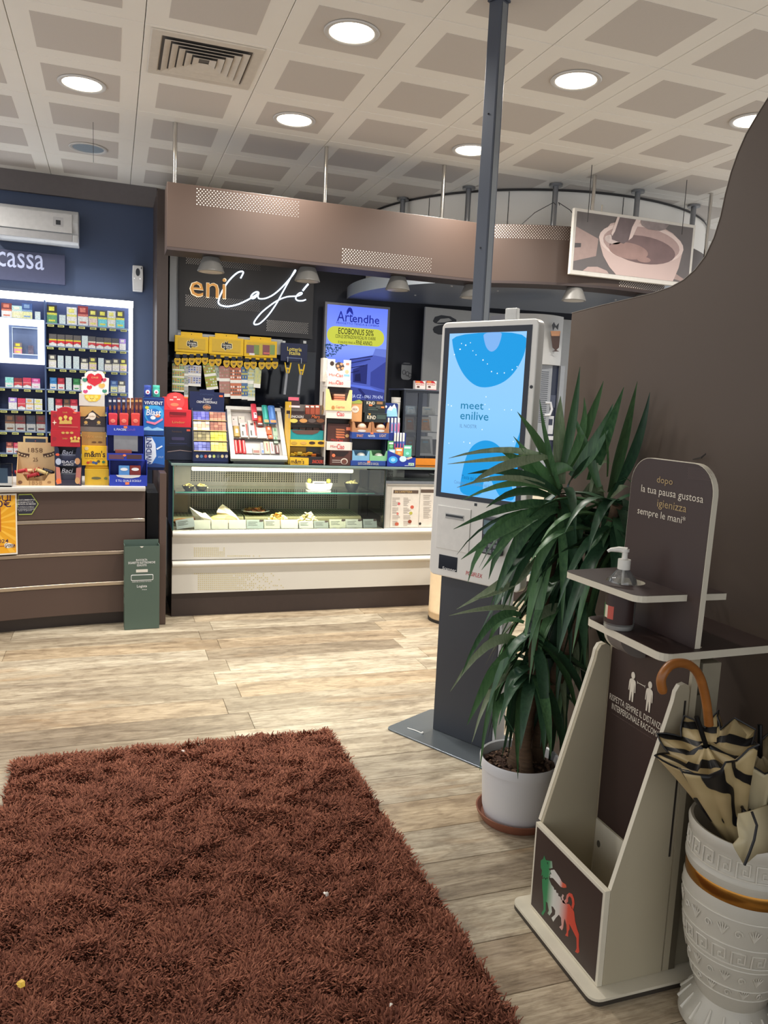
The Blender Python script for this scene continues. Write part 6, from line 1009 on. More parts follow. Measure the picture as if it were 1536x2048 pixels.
b = B(); b.box(rc(4, 1040, 1370, 1200, 1390, YB+.05)[0], rc(4, 1040, 1370, 1210, 1390, YB+.05)[1], YB+.05, YB+.095, Z1-.03, rc(4, 1040, 1372, 1200, 1390, YB+.05)[3]); b.mk('step', pm(24, 44, 130), o)
def brush(x_, ya, yb_, Y, cl, lab, zb_):
    q = rc(4, x_-10, ya, x_+10, yb_, Y); xm = (q[0]+q[1])/2; oo = T('toothbrush_pack', lab, 'toothbrush', (xm, Y+.006, zb_), 'toothbrush packs'); h = q[3]-zb_
    B().box(xm-.0085, xm+.0085, Y, Y+.008, zb_, zb_+h*.68).mk('card', pm(*cl), oo); B().box(xm-.007, xm+.007, Y, Y+.010, zb_+h*.6801, q[3]).mk('blister_head', pm(236, 232, 220), oo, bevel=.002); B().box(xm-.003, xm+.003, Y-.0012, Y-.0002, zb_+h*.1, zb_+h*.6).mk('print_stripe', pm(206, 70, 110), oo)
zst = rc(4, 1040, 1372, 1200, 1390, YB+.05)[3]
for i, x_ in enumerate((1042, 1076, 1108, 1140)): brush(x_, 1228, 1368, YB+.06, [(120,150,206),(140,160,214),(150,170,220),(190,150,190)][i], '%s toothbrush pack, %s from left in the upper row' % (['steel blue', 'light blue', 'pale blue', 'lilac'][i], ORD[i]), zst+.0005)
for i, x_ in enumerate((1105, 1132, 1160, 1187)): brush(x_, 1372, 1512, YB+.035, [(60,70,130),(70,80,150),(80,96,170),(90,110,180)][i], '%s toothbrush pack, %s from left in the lower row' % (['navy', 'dark blue', 'blue', 'mid blue'][i], ORD[i]), Z1-.0295)
for x0_, y0_, x1_, y1_, cl, lab in ((1035,1380,1095,1440,(150,120,50),'small ochre gum pack behind the green ones'),(1038,1450,1095,1525,(80,150,90),'green gum pack, upper left'),(1045,1530,1105,1595,(150,196,206),'pale blue gum pack, lower left'),(1108,1515,1178,1592,(236,140,60),'orange gum pack in the middle'),(1186,1492,1262,1594,(96,190,160),'mint green gum pack at the right')):
    q = rc(4, x0_, y0_, x1_, y1_, YB+.015); zb_ = Z1-.0295 if y1_ > 1500 else zst+.0005; yy = YB+.012 if y1_ > 1540 else YB+.026 if y1_ > 1500 else YB+.052; oo = tag(B().box(q[0], q[1], yy, yy+.006, zb_, q[3]).mk('gum_pack', pm(*cl), origin=(q[0], yy, zb_), bevel=.001), lab + ' in the dental display', 'gum pack', 'gum packs in the dental display'); pr(oo, 'print_white', 4, x0_+8, y0_+12, x1_-8, y0_+30, yy, (236, 240, 236)); pe_(oo, 'print_spot', 4, (x0_+x1_)/2, y1_-24, 16, 14, yy, [min(255, v+50) for v in cl])
p = ca(4, 1110, 1130, Y=5.55); o = T('paper_cup_stack', 'tall stack of pale paper cups behind the dental display', 'cups', (p.x, 5.55, CT)); zt = ca(4, 1110, 1030, Y=5.55).z
B().lathe([(.024, CT), (.034, zt-.035), (.036, zt-.034), (.036, zt-.03), (.034, zt-.029), (.036, zt), (.031, zt), (.026, zt-.05)], (p.x, 5.55), 20, caps=False).mk('cups', pm(196, 192, 184), o, smooth=True)
# glass sandwich cabinet
YB = 5.56; o = T('sandwich_cabinet', 'black-framed glass cabinet with boxed sandwiches behind the kiosk edge', 'cabinet', (2.5, 5.7, CT)); AL = M('cab_black', (30, 36, 48), .35)
q = rc(11, 150, 235, 900, 1900, YB); x0, zt = q[0]+.005, q[3]; x1 = x0+.34; d = .34; zb_ = CT
for xx, yy in ((x0, YB), (x0, YB+d-.015), (x1-.015, YB), (x1-.015, YB+d-.015)): B().box(xx, xx+.015, yy, yy+.015, zb_, zt).mk('post', AL, o)
xm = rc(11, 460, 300, 580, 1680, YB); B().box(xm[0]+.006, xm[1]-.004, YB, YB+.012, zb_+.062, zt-.016).mk('door_stile', AL, o)
B().box(x0-.006, x1+.006, YB-.006, YB+d+.006, zt+.0003, zt+.012).mk('top', M('cab_top', (66, 72, 84), .35), o, bevel=.002); B().box(x0+.016, x1-.016, YB+.001, YB+.013, zt-.015, zt).mk('rail', AL, o)
qo = rc(11, 440, 1690, 830, 1850, YB); B().box(x0+.016, x1-.016, YB+.004, YB+d-.016, zb_, zb_+.018).mk('base', AL, o); B().box(qo[0], x1, YB-.005, YB-.0003, max(CT, qo[2]), qo[3]).mk('orange_strip', M('orange', (232, 138, 30), .45), o)
TN = glass('cab_glass', (.95, .96, .97), .05); B().box(x0+.016, x1-.016, YB+.005, YB+.008, zb_+.07, zt-.016).mk('front_glass', TN, o); B().box(x0+.005, x0+.008, YB+.016, YB+d-.016, zb_+.02, zt-.001).mk('side_glass', TN, o); B().box(x0+.016, x1-.016, YB+d-.009, YB+d-.004, zb_, zt).mk('back_panel', M('cab_back', (64, 72, 98), .5), o)
sh = [rc(11, 540, yy, 880, yy+12, YB+.02)[2] for yy in (745, 1115, 1620)]
for z in sh: B().box(x0+.012, x1-.012, YB+.018, YB+d-.014, z-.004, z).mk('shelf', M('cab_shelf', (110, 112, 116), .3, .4), o)
def sbox(lab, c, xa, ya, xb, yb_, zb2, cl, win, wid=None):
    q = rc(c, xa, ya, xb, yb_, YB+.03); oo = T('sandwich_box', lab, 'sandwich', ((q[0]+q[1])/2, YB+.08, zb2), 'boxed sandwiches in the glass cabinet'); b = B(); b.prism([(YB+.03, zb2), (YB+.14, zb2), (YB+.14, q[3]), (YB+.06, q[3])], q[0], q[1], 'x'); b.mk('carton', pm(*cl), oo)
    h = q[3]-zb2; w2 = (q[1]-q[0]); b = B(); f = lambda u, v_: (q[0]+w2*u, YB+.03+.03*v_-.0012, zb2+h*v_); b.add([f(.12,.12), f(.88,.12), f(.8,.86), f(.2,.86)], [(0,1,2,3)]); b.mk('window', M('win_%s' % str(win), win, .3, var=.25, scale=40), oo); b = B(); f2 = lambda u, v_: (q[0]+w2*u, YB+.03+.03*v_-.002, zb2+h*v_); b.add([f2(.3,.66), f2(.7,.66), f2(.68,.76), f2(.32,.76)], [(0,1,2,3)]); b.mk('label', pm(120, 160, 180), oo)
sbox('white sandwich box with an open flap on the top cabinet shelf', 11, 560, 580, 880, 745, sh[0]+.0005, (206, 206, 200), (190, 190, 184)); sbox('white-edged sandwich box showing orange filling on the middle cabinet shelf', 11, 545, 800, 800, 1110, sh[1]+.0005, (232, 226, 214), (206, 150, 100)); sbox('white-edged sandwich box with grey window on the low cabinet shelf', 11, 520, 1220, 830, 1480, sh[2]+.0005, (226, 226, 222), (130, 136, 132)); sbox('brown sandwich wrap at the side of the middle cabinet shelf', 11, 225, 800, 440, 1110, sh[1]+.0005, (150, 140, 136), (140, 96, 74)); sbox('dark sandwich box on the low shelf at the cabinet side', 11, 250, 1240, 440, 1500, sh[2]+.0005, (130, 128, 130), (150, 110, 90)); sbox('pale box at the side of the top cabinet shelf', 11, 240, 560, 490, 740, sh[0]+.0005, (150, 170, 186), (190, 200, 206))
for xa, xb, lab in ((440, 660, 'red and white chocolate box on the glass cabinet, left one'), (680, 895, 'red and white chocolate box on the glass cabinet, nearest the kiosk')):
    o3, X0, X1, Z0, Z1 = car('chocolate_box', lab, 'box', 11, xa, 20, xb, 232, YB+.01, .05, (228, 218, 212), zt+.0125, 'chocolate boxes on the glass cabinet'); pr(o3, 'print_red', 11, xa, 20, xb, 70, YB+.01, (196, 30, 44)); pr(o3, 'print_red', 11, xa, 206, xb, 232, YB+.01, (196, 30, 44)); tt(o3, 'Kinder', 11, xa+20, 84, xb-20, 112, YB+.01, (206, 50, 50), bold=.02); pe_(o3, 'print_choc', 11, xa+60, 148, 32, 20, YB+.01, (90, 50, 44), 1); px(o3, 'print_white', 11, [(xa+150,25),(xa+215,25),(xa+215,80),(xa+200,80)], YB+.01, (236, 230, 226), 1); pr(o3, 'print_gold', 11, xa+15, 30, xa+100, 60, YB+.01, (226, 150, 70), 1)
# ================================================================== LOTTERY CARDS ON THE BACK WALL
YL_ = 6.70; 
rl = T('ticket_rail', 'white wall board with dark rail carrying the lottery ticket holders', 'rail', (1.0, YL_, 1.9)); q = rc(12, 105, 30, 1470, 320, YL_+.05); B().box(q[0], q[1]+.02, YL_+.05, YL_+.056, q[2]+.02, q[3]-.03).mk('board', M('pale_board', (170, 172, 172), .5), rl); q = rc(12, 60, 345, 1450, 400, YL_+.03); B().box(q[0], q[1], YL_+.03, YL_+.042, q[2], q[3]).mk('rail', M('rail_black', (34, 36, 42), .5), rl)
for x_ in (q[0]+.1, q[1]-.1): B().box(x_, x_+.02, YL_+.056, 7.086, q[3]+.04, q[3]+.06).mk('bracket', M('rail_black'), rl)
YLW = (226, 182, 30); ZIG = [(-66,-20),(-52,-42),(-30,-30),(-20,-62),(-2,-40),(18,-70),(14,-34),(66,-26),(70,30),(40,44),(0,38),(-16,62),(-34,36),(-66,22)]
for i, (x0_, y0_, x1_, y1_, lab) in enumerate(((62, 80, 515, 300, 'yellow ticket holder with black badge, left one'), (520, 100, 985, 335, 'yellow ticket holder with black badge, middle one'), (990, 140, 1430, 365, 'yellow ticket holder with coloured scratch cards inside, right one'))):
    X0, X1, Z0, Z1 = rc(12, x0_, y0_, x1_, y1_, YL_); o = T('ticket_holder', lab, 'ticket holder', ((X0+X1)/2, YL_, Z0), 'yellow ticket holders'); YM = pm(*YLW); B().box(X0, X1, YL_, YL_+.028, Z0, Z1).mk('case', YM, o, bevel=.004); h = Z1-Z0
    B().box(X0+.05, X1-.05, YL_+.012, YL_+.02, Z1+.0003, Z1+.03).mk('hanging_tab', YM, o); B().box(X0+.01, X1-.01, YL_+.006, YL_+.026, Z0-.022, Z0-.0003).mk('lower_tray', YM, o, bevel=.002); B().box(X0+.025, X1-.025, YL_-.0012, YL_-.0002, Z0+.02, Z1-.018).mk('front_panel', pm(206, 168, 50), o); pe_(o, 'screw', 12, (x0_+x1_)/2, y0_-22, 6, 6, YL_+.012, (60, 50, 30))
    if i < 2:
        xm, ym = (x0_+x1_)/2+5, (y0_+y1_)/2-5; px(o, 'print_badge', 12, [(xm+a, ym+b_) for a, b_ in ZIG], YL_-.0012, (40, 38, 40), 0); px(o, 'print_badge_edge', 12, [(xm+a*1.12, ym+b_*1.12) for a, b_ in ZIG], YL_-.0006, (240, 226, 170), 0); tt(o, 'Gratta', 12, xm-56, ym-24, xm+58, ym+4, YL_-.002, (240, 236, 226), 1, bold=.03); tt(o, 'e Vinci', 12, xm-40, ym+8, xm+58, ym+34, YL_-.002, (240, 236, 226), 1, bold=.03); pr(o, 'print_line', 12, x0_+40, y1_-44, x1_-60, y1_-39, YL_-.0012, (170, 130, 40), 0)
    else:
        for a, b_, c_, d_, cl in ((1020,200,1120,310,(120,86,100)),(1122,200,1190,330,(120,140,80)),(1192,190,1235,335,(190,170,70)),(1237,200,1330,335,(130,76,84)),(1335,200,1400,330,(126,150,90)),(1060,310,1130,335,(236,226,226)),(1250,300,1330,320,(206,110,100))): pr(o, 'print_card', 12, a, b_, c_, d_, YL_-.0012, cl, int(a == 1060 or a == 1250))
tags = [(100,420),(197,420),(290,420),(378,415),(467,415),(560,435),(645,430),(755,450),(850,455),(930,455),(1030,475),(1115,470),(1225,475),(1315,475),(1400,470)]
for i, (x_, yy) in enumerate(tags):
    dy = .012*(i % 2); Yt = YL_-.022+dy; p = ca(12, x_, yy, Y=Yt); o = T('ticket_tag', 'yellow shield tag on a black clip, %s from left under the ticket holders' % (ORD+['eleventh','twelfth','thirteenth','fourteenth','fifteenth'])[i], 'tag', (p.x, Yt, p.z), 'yellow shield tags')
    SH = [(-44,-30),(-34,-46),(0,-50),(34,-46),(44,-30),(40,10),(22,40),(0,54),(-22,40),(-40,10)]; px(o, 'shield', 12, [(x_+a, yy+b_) for a, b_ in SH], Yt, YLW, 0); px(o, 'print_ring', 12, [(x_+a*.72, yy+b_*.72) for a, b_ in SH], Yt, (176, 140, 40), 1); px(o, 'print_face', 12, [(x_+a*.6, yy+b_*.6) for a, b_ in SH], Yt, (206, 160, 50), 2); px(o, 'print_dark', 12, [(x_-20,yy-12),(x_+18,yy-16),(x_+20,yy+4),(x_-4,yy+14)], Yt, (96, 80, 40), 3)
    q = rc(12, x_-28, yy-98, x_+28, yy-44, Yt); B().box(q[0], q[1], Yt-.004, Yt+.006, q[2], q[3]).mk('clip', M('clip_black', (26, 28, 40), .4), o, bevel=.002)
strips = [(30,450,190,825,4,0,[(180,190,110),(60,110,150),(180,90,90)],'green, blue and red'),(190,470,245,900,3,0,[(170,170,170),(120,140,110),(180,180,180)],'narrow grey'),(237,470,418,752,2,1,[(190,190,200),(90,100,150),(170,150,120)],'blue and white'),(430,440,585,800,2,-10,[(150,160,70),(170,120,90),(200,200,190)],'tilted olive and red'),(585,470,650,680,1,-3,[(150,160,140),(180,180,170),(110,120,110)],'short grey green'),(645,480,800,895,2,-3,[(170,120,110),(150,130,110),(180,150,140)],'dusty red'),
 (797,500,945,920,2,-2,[(190,110,80),(224,216,210),(90,90,90)],'orange and white'),(945,490,1030,930,2,-2,[(80,110,150),(206,196,80),(60,90,150)],'blue and yellow'),(1032,500,1132,945,2,-1,[(190,200,180),(196,180,80),(130,150,150)],'pale green and yellow'),(1132,500,1222,775,1,3,[(190,190,140),(200,196,120),(170,180,150)],'wide pale yellow')]
for i, (x0_, y0_, x1_, y1_, n, rot, cl, lab) in enumerate(strips):
    Yt = YL_-.008+.004*(i % 3); xm = (x0_+x1_)/2; p = ca(12, xm, y0_, Y=Yt); o = T('ticket_strip', '%s strip of hanging scratch tickets, %s from left' % (lab, ORD[i]), 'tickets', (p.x, Yt, p.z), 'hanging scratch ticket strips'); R_ = Matrix.Translation(p) @ Matrix.Rotation(math.radians(rot), 4, 'Y') @ Matrix.Translation(-p); q = rc(12, x0_, y0_, x1_, y1_, Yt); H_ = (q[3]-q[2])/n; rg = random.Random(i)
    for k in range(n):
        za = q[3]-H_*(k+1)+.001; zb2 = q[3]-H_*k; B(R_).box(q[0], q[1], Yt, Yt+.0015, za, zb2).mk('ticket', pm(*cl[0]), o); B(R_).box(q[0], q[1], Yt-.0008, Yt-.0001, za, za+H_*.2).mk('print_white', pm(226, 224, 216), o)
        nc = 5; b = B(R_)
        for a in range(nc):
            for c_ in range(3): xa = q[0]+(q[1]-q[0])*(a+.18)/nc; zz = za+H_*(.30+.2*c_); b.box(xa, xa+(q[1]-q[0])*.64/nc, Yt-.0008, Yt-.0001, zz, zz+H_*.12, rg.randrange(2))
        b.mk('print_cells', [pm(*cl[1]), pm(*cl[2])], o, kind='stuff')
q = rc(3, 1160, 225, 1415, 400, 6.72); o = T('lottery_sign', 'navy lottery sign hanging right of the yellow ticket holders', 'sign', ((q[0]+q[1])/2, 6.72, q[2])); B().box(q[0], q[1], 6.72, 6.74, q[2], q[3]).mk('board', pm(26, 32, 66), o, bevel=.002); tt(o, 'Lotteria', 3, 1222, 262, 1360, 298, 6.72, (226, 206, 100), bold=.04); tt(o, 'Italia', 3, 1242, 298, 1348, 336, 6.72, (226, 206, 100), bold=.04); pr(o, 'print_line', 3, 1215, 362, 1360, 370, 6.72, (96, 110, 150))
for xx in (1190, 1390): qq = rc(3, xx-14, 200, xx+14, 226, 6.73); B().box(qq[0], qq[1], 6.728, 6.738, qq[2], qq[3]).mk('hanger', pm(190, 192, 192), o)
for i, (xa, ya, xb, yb_) in enumerate(((1225, 455, 1195, 715), (1355, 470, 1328, 715))):
    a, b_ = ca(3, xa, ya, Y=6.70), ca(3, xb, yb_, Y=6.70); o = T('litter_picker', 'grey rod with a yellow claw, %s of two hanging under the lottery sign' % ['left', 'right'][i], 'tool', tuple(a), 'hanging claw rods'); b = B(); b.cyl(a, b_, .012, 8); b.mk('rod', M('rod_grey', (150, 152, 158), .4), o, smooth=True)
    for s_ in (-1, 1): b = B(); b.prism([(a.x+s_*.003, a.z-.05), (a.x+s_*.012, a.z-.01), (a.x+s_*.022, a.z+.04), (a.x+s_*.03, a.z+.04), (a.x+s_*.022, a.z-.012), (a.x+s_*.012, a.z-.05)], 6.685, 6.699); b.mk('claw', pm(232, 190, 40), o)
    B().box(a.x-.02, a.x+.02, 6.684, 6.70, a.z-.018, a.z-.006).mk('claw_bar', pm(232, 190, 40), o); B().cyl((a.x, 6.70, a.z+.045), (a.x, 6.70, a.z+.09), .003, 6).mk('hook', CHR, o)
# back counter and dark glass behind
bc = T('back_counter', 'dark back counter under the lottery tickets with small machines on it', 'counter', (1.1, 6.9, 0)); B().box(.45, 3.2, 6.62, 7.11, 0, .93).mk('cabinet', M('back_dark', (36, 38, 46), .5), bc); B().box(.44, 3.2, 6.60, 7.11, .9305, .96).mk('worktop', M('back_top', (62, 64, 70), .3), bc, bevel=.003); B().box(.45, 1.77, 7.09, 7.118, .97, 1.95).mk('dark_glass', M('dark_pane', (24, 28, 38), .08), bc)
o = T('coffee_grinder', 'dark machine with a glass hopper on the back counter', 'machine', (1.45, 6.8, .9605)); p = ca(3, 1265, 690, Y=6.8); b = B(); b.lathe([(.09, .9605), (.10, 1.0), (.085, 1.2), (.09, 1.25)], (p.x, 6.8), 20); b.mk('body', M('machine_dark', (44, 46, 52), .3), o, smooth=True); b = B(); b.lathe([(.09, 1.251), (.12, 1.32), (.115, 1.40), (.06, 1.44), (.001, 1.45)], (p.x, 6.8), 20); b.mk('hopper', M('hopper', (64, 62, 66), .15), o, smooth=True); B().lathe([(.02, 1.451), (.022, 1.47), (.001, 1.475)], (p.x, 6.8), 12).mk('knob', M('machine_dark'), o)
q = rc(4, 1165, 700, 1262, 862, 7.0); o = T('paper_notice', 'rounded grey notice card hung on the dark wall left of the bar', 'notice', ((q[0]+q[1])/2, 7.0, q[2])); B().prism(rr(*q, .03), 7.0, 7.004).mk('card', pm(150, 152, 154), o); pr(o, 'print_top', 4, 1172, 705, 1258, 722, 7.0, (60, 62, 70)); [pe_(o, 'print_ring', 4, x_, 790+i*14, 18, 24, 7.0, (90, 90, 96)) for i, x_ in enumerate((1190, 1222, 1246))]; [pe_(o, 'print_hole', 4, x_, 790+i*14, 11, 16, 7.0, (150, 152, 154), 1) for i, x_ in enumerate((1190, 1222, 1246))]
B().cyl(((q[0]+q[1])/2, 7.006, q[3]-.02), ((q[0]+q[1])/2, 7.119, q[3]-.02), .006, 8).mk('peg', CHR, o)

# ================================================================== COFFEE BAR BEHIND THE KIOSK
WPN = M('panel_white', (196, 196, 194), .4, var=.02); SWD = M('swirl_dark', (66, 68, 74), .5)
o = T('bar_back_panel', 'pale bar wall panel with a dark swirl print behind the kiosk', 'panel', (3.0, 6.9, 1.5)); YP2 = 6.9
q = rc(16, 20, 75, 430, 700, YP2); B().box(q[0], q[0]+1.9, YP2, YP2+.03, 1.2, 2.42).mk('panel', WPN, o)
def p16(pts): return [(lambda p: (p.x, p.z))(ca(16, x, y, Y=YP2)) for x, y in pts]
B().prism(p16([(85,140),(98,112),(140,100),(200,108),(240,130),(240,200),(200,230),(120,228),(92,215),(84,195),(92,178),(120,168),(170,160),(120,158),(96,152)]), YP2-.0015, YP2-.0003).mk('print_swirl', SWD, o); B().prism(p16([(110,150),(135,125),(190,120),(210,135),(160,148)]), YP2-.0022, YP2-.0016).mk('print_gap', WPN, o)
cm = T('espresso_machine', 'tall vending coffee machine with a curved white poster header, right of the kiosk', 'coffee machine', (3.75, 5.75, 1.0)); YM_ = 5.55
def r5(x0, y0, x1, y1, Y): return at(x0, (y0+y1)/2, Y=Y).x, at(x1, (y0+y1)/2, Y=Y).x, at((x0+x1)/2, y1, Y=Y).z, at((x0+x1)/2, y0, Y=Y).z
q = r5(1070, 636, 1137, 730, YM_); xa, xb = q[0]-.2, q[1]; b = B(); n = 14; arc = [(xa+(xb-xa)*i/n, YM_+.10-.13*math.sin(PI*.5*(1-abs(2*i/n-1.1)/1.1)) + (.14 if i == n else 0)) for i in range(n+1)] + [(xb, YM_+.4), (xa, YM_+.4)]
b.prism(arc, q[2], q[3]+.02, 'z'); b.mk('header', WPN, cm, smooth=True)
YF = YM_-.034
def pq(name, pts, mat, k=0): B().prism([(lambda p: (p.x, p.z))(at(x, y, Y=YF-.03)) for x, y in pts], YF-.03-.001*k, YF-.0292-.001*k).mk(name, mat, cm)
pq('print_steam', [(1104,650),(1108,644),(1112,652),(1118,646),(1116,660),(1110,654),(1106,662)], SWD); pq('print_glass', [(1101,662),(1121,662),(1118,695),(1113,700),(1119,703),(1104,703),(1110,700),(1105,695)], M('glass_brown', (70, 48, 40), .4)); pq('print_cream', [(1101,662),(1121,662),(1119,672),(1103,672)], M('cream_foam', (206, 150, 110), .4), 1)
q2 = r5(1072, 732, 1136, 1000, YM_); z_lo = .957; B().box(q2[0]-.2, q2[0]+.12, YM_+.02, YM_+.4, z_lo, q[2]-.0005).mk('side_grille', M('machine_grey', (150, 154, 160), .4), cm); B().box(q2[0]+.1205, xb-.04, YM_+.05, YM_+.4, z_lo, q[2]-.0005).mk('body', M('machine_navy', (40, 46, 66), .25), cm); B().box(xb-.0395, xb, YM_+.02, YM_+.4, z_lo, q[2]-.0005).mk('side_frame', M('machine_grey'), cm)
b = B()
for k in range(26): z = q[2]-.06-.016*k; b.box(q2[0]+.02, q2[0]+.09, YM_+.0185, YM_+.0198, z, z+.007)
b.mk('vent_slots', M('slot_dark', (84, 88, 96), .5), cm, kind='stuff')
for x0, y0, x1, y1, mt, nm in ((1092,790,1110,815,M('mach_screen', (70,76,96), .2),'display'),(1092,832,1106,868,M('mach_white', (214,216,220), .3),'button_panel'),(1096,838,1104,850,M('machine_navy'),'button'),(1092,872,1112,880,M('mach_white'),'drip_bar')):
    q3 = r5(x0, y0, x1, y1, YM_+.045); B().box(q3[0], q3[1], YM_+.04-(.004 if nm == 'button' else 0), YM_+.0495-(.01 if nm == 'button' else 0), q3[2], q3[3]).mk(nm, mt, cm)
p = at(1096, 818, Y=YM_+.02); b = B(); b.tube([(p.x-.03, p.y, p.z-.05), (p.x+.02, p.y, p.z-.045), (p.x+.035, p.y, p.z), (p.x+.02, p.y, p.z+.05), (p.x-.03, p.y, p.z+.05)], .011, 8); b.mk('white_handle', M('mach_white'), cm, smooth=True)
B().box(2.76, 4.2, 5.41, 6.05, .601, .955).mk('bar_counter', M('bar_white', (232, 222, 196), .4), origin=(3.4, 5.7, .601)); tag(bpy.data.objects['bar_counter'], 'plain cream bar counter block under the coffee machine, seen through the plant', 'counter')
for i, (px_, yy) in enumerate(((1102, 905), (1110, 920))): p = at(px_, yy, Y=5.5); b = B(); b.lathe([(.03, .9555), (.042, .965), (.045, 1.0), (.041, 1.0), (.028, .962)], (p.x, 5.48), 16, caps=False); tag(b.mk('coffee_cup', M('mach_white'), origin=(p.x, 5.48, .9555), smooth=True), 'white coffee cup on the bar counter, %s' % ['left one of two', 'right one of two'][i], 'cup', 'cups on the bar')

# ================================================================== KIOSK
D_ = Vector((.478, -.879, 0)).normalized(); NB = Vector((.879, .478, 0)).normalized(); P0 = Vector((1.422, 3.205, 0))
KT = Matrix(((D_.x, NB.x, 0, P0.x), (D_.y, NB.y, 0, P0.y), (0, 0, 1, 0), (0, 0, 0, 1)))      # u along the face, w into it, z up; column face at w = 0
kp = T('info_kiosk', 'white touch-screen kiosk on a dark grey column with a steel foot plate', 'kiosk', (1.55, 3.0, 0))
KW = M('kiosk_white', (232, 230, 225), .38, var=.015, scale=4); KD = M('kiosk_dark', (58, 62, 70), .45, var=.03, scale=4)
FP = M('foot_plate', (112, 120, 126), .3, .5, var=.04, scale=4)
def kin(x, y, w_=-.05):
    """kiosk face coordinates of a measured point"""
    d = Vector(ray(x, y)); o_ = P0 + NB*w_; c0 = Vector((0, 0, HCAM)); t_ = (o_-c0).dot(NB)/d.dot(NB); q_ = c0 + d*t_ - P0; return q_.dot(D_), q_.z
b = B(KT); b.prism(rr(-.16, .46, -.155, .20, .03), 0, .008, 'z'); b.mk('foot_plate', FP, kp, bevel=.002)
b = B(KT); b.prism(rr(-.161, .461, -.156, .201, .03), .0005, .003, 'z'); b.mk('foot_edge', M('rubber_black'), kp) if False else None
B(KT).box(0, .33, 0, .075, .0083, .80).mk('column', KD, kp, bevel=.003); B(KT).box(.3305, .345, .002, .075, .0083, .80).mk('column_side', M('kiosk_side', (196, 198, 200), .4), kp, bevel=.002)
HB = -.05; u0, u1, z0, z1 = -.034, .452, .757, 1.872
b = B(KT); b.prism(rr(u0, u1, z0, z1, .028, 6), HB, -.0005); b.mk('housing', KW, kp, bevel=.006, seg=3)
e0, e1, f0, f1 = -.017, .424, 1.112, 1.848
B(KT).box(e0, e1, HB-.0015, HB-.0002, f0, f1).mk('screen_bezel', M('bezel_navy', (14, 20, 40), .12), kp)
s0, s1, g0, g1 = .012, .400, 1.133, 1.823
def screen_mat():
    m, nt, b = nodemat('kiosk_screen'); tcn = nt.nodes.new('ShaderNodeTexCoord'); sp = nt.nodes.new('ShaderNodeSeparateXYZ'); nt.links.new(tcn.outputs['Generated'], sp.inputs[0])
    r = ramp(nt, [(0, (112, 190, 255)), (.5, (140, 204, 255)), (1, (150, 204, 252))]); nt.links.new(sp.outputs[2], r.inputs[0]); nt.links.new(r.outputs[0], b.inputs['Emission Color']); b.inputs['Emission Strength'].default_value = 1.02; b.inputs['Specular IOR Level'].default_value = .15; b.inputs['Base Color'].default_value = (.02, .03, .05, 1); b.inputs['Roughness'].default_value = .2; return m
B(KT).box(s0, s1, HB-.0022, HB-.0016, g0, g1).mk('display', screen_mat(), kp)
AZ = M('screen_azure', (0, 160, 236), .3, emit=.95, var=0); PLB = M('screen_pale', (132, 186, 250), .3, emit=.95, var=0)
def chaikin(P, n=2):
    for _ in range(n): P = [q_ for a, b_ in zip(P, P[1:]+P[:1]) for q_ in ((a[0]*.75+b_[0]*.25, a[1]*.75+b_[1]*.25), (a[0]*.25+b_[0]*.75, a[1]*.25+b_[1]*.75))]
    return P
def ks(name, pts, mat, k):
    pts = chaikin(pts, 2); B(KT).prism([(max(s0, min(s1, u)), max(g0, min(g1, v_))) for u, v_ in pts], HB-.0024-.0005*k, HB-.0023-.0005*(k-1)).mk(name, mat, kp)
c16 = lambda pts: [kin(*cp(16, x, y)) for x, y in pts]
ks('print_drop', c16([(212,225),(710,205),(702,330),(660,430),(600,510),(530,558),(440,581),(370,570),(300,510),(250,420),(220,320)]), AZ, 1)
ks('print_notch', c16([(420,216),(545,208),(540,250),(520,310),(490,340),(465,342),(440,315),(426,265)]), PLB, 2)
ks('print_arch', c16([(258,1285),(275,1170),(300,1050),(340,970),(390,935),(440,925),(495,940),(545,985),(575,1060),(590,1180),(640,1330),(540,1318),(490,1230),(440,1115),(420,1200),(415,1300)]), AZ, 1)
ks('print_swell', c16([(690,820),(650,900),(615,1020),(615,1100),(640,1150),(690,1150)]), AZ, 1)
TXB = M('screen_teal', (0, 140, 190), .3, emit=.75, var=0); TXG = M('screen_greyblue', (110, 160, 205), .3, emit=.8, var=0)
def kt(s_, x0, y0, x1, y1, mat, par=kp, w_=HB-.0045, c_=16, **k):
    a, b_, c2, d_ = kin(*cp(c_, x0, (y0+y1)/2), w_), kin(*cp(c_, x1, (y0+y1)/2), w_), kin(*cp(c_, (x0+x1)/2, y0), w_), kin(*cp(c_, (x0+x1)/2, y1), w_)
    return txt(par, s_, KT @ Vector(((a[0]+b_[0])/2, w_, (c2[1]+d_[1])/2)), b_[0]-a[0], c2[1]-d_[1], mat, r=D_, u=(0,0,1), **k)
kt('meet', 270, 680, 420, 722, TXB, bold=.01); kt('enilive', 266, 738, 453, 793, TXB, bold=.01); kt('IL NOSTR', 264, 822, 375, 846, TXG); kt('Tocca qui per iniziare', 275, 1165, 455, 1200, M('screen_deep', (0, 120, 190), .3, emit=.6, var=0)); kt('Consulta il menu e ordina dal kiosk', 225, 1205, 490, 1228, TXG)
b = B(KT); rg = random.Random(8)
for x, y in [(278,288),(306,299),(337,283),(270,326),(353,336),(374,363),(420,397),(449,423),(476,473),(514,485),(561,482),(613,461),(645,441),(231,361),(433,690),(461,722),(562,726),(608,726),(190,693),(211,700),(414,856),(195,946),(293,938),(333,945),(620,935),(267,326),(440,640)]:
    u, v_ = kin(*cp(16, x, y)); r_ = .0022+.0012*rg.random(); b.add([(u+r_*math.cos(k*PI/3), HB-.0041, v_+r_*math.sin(k*PI/3)) for k in range(6)], [tuple(range(6))])
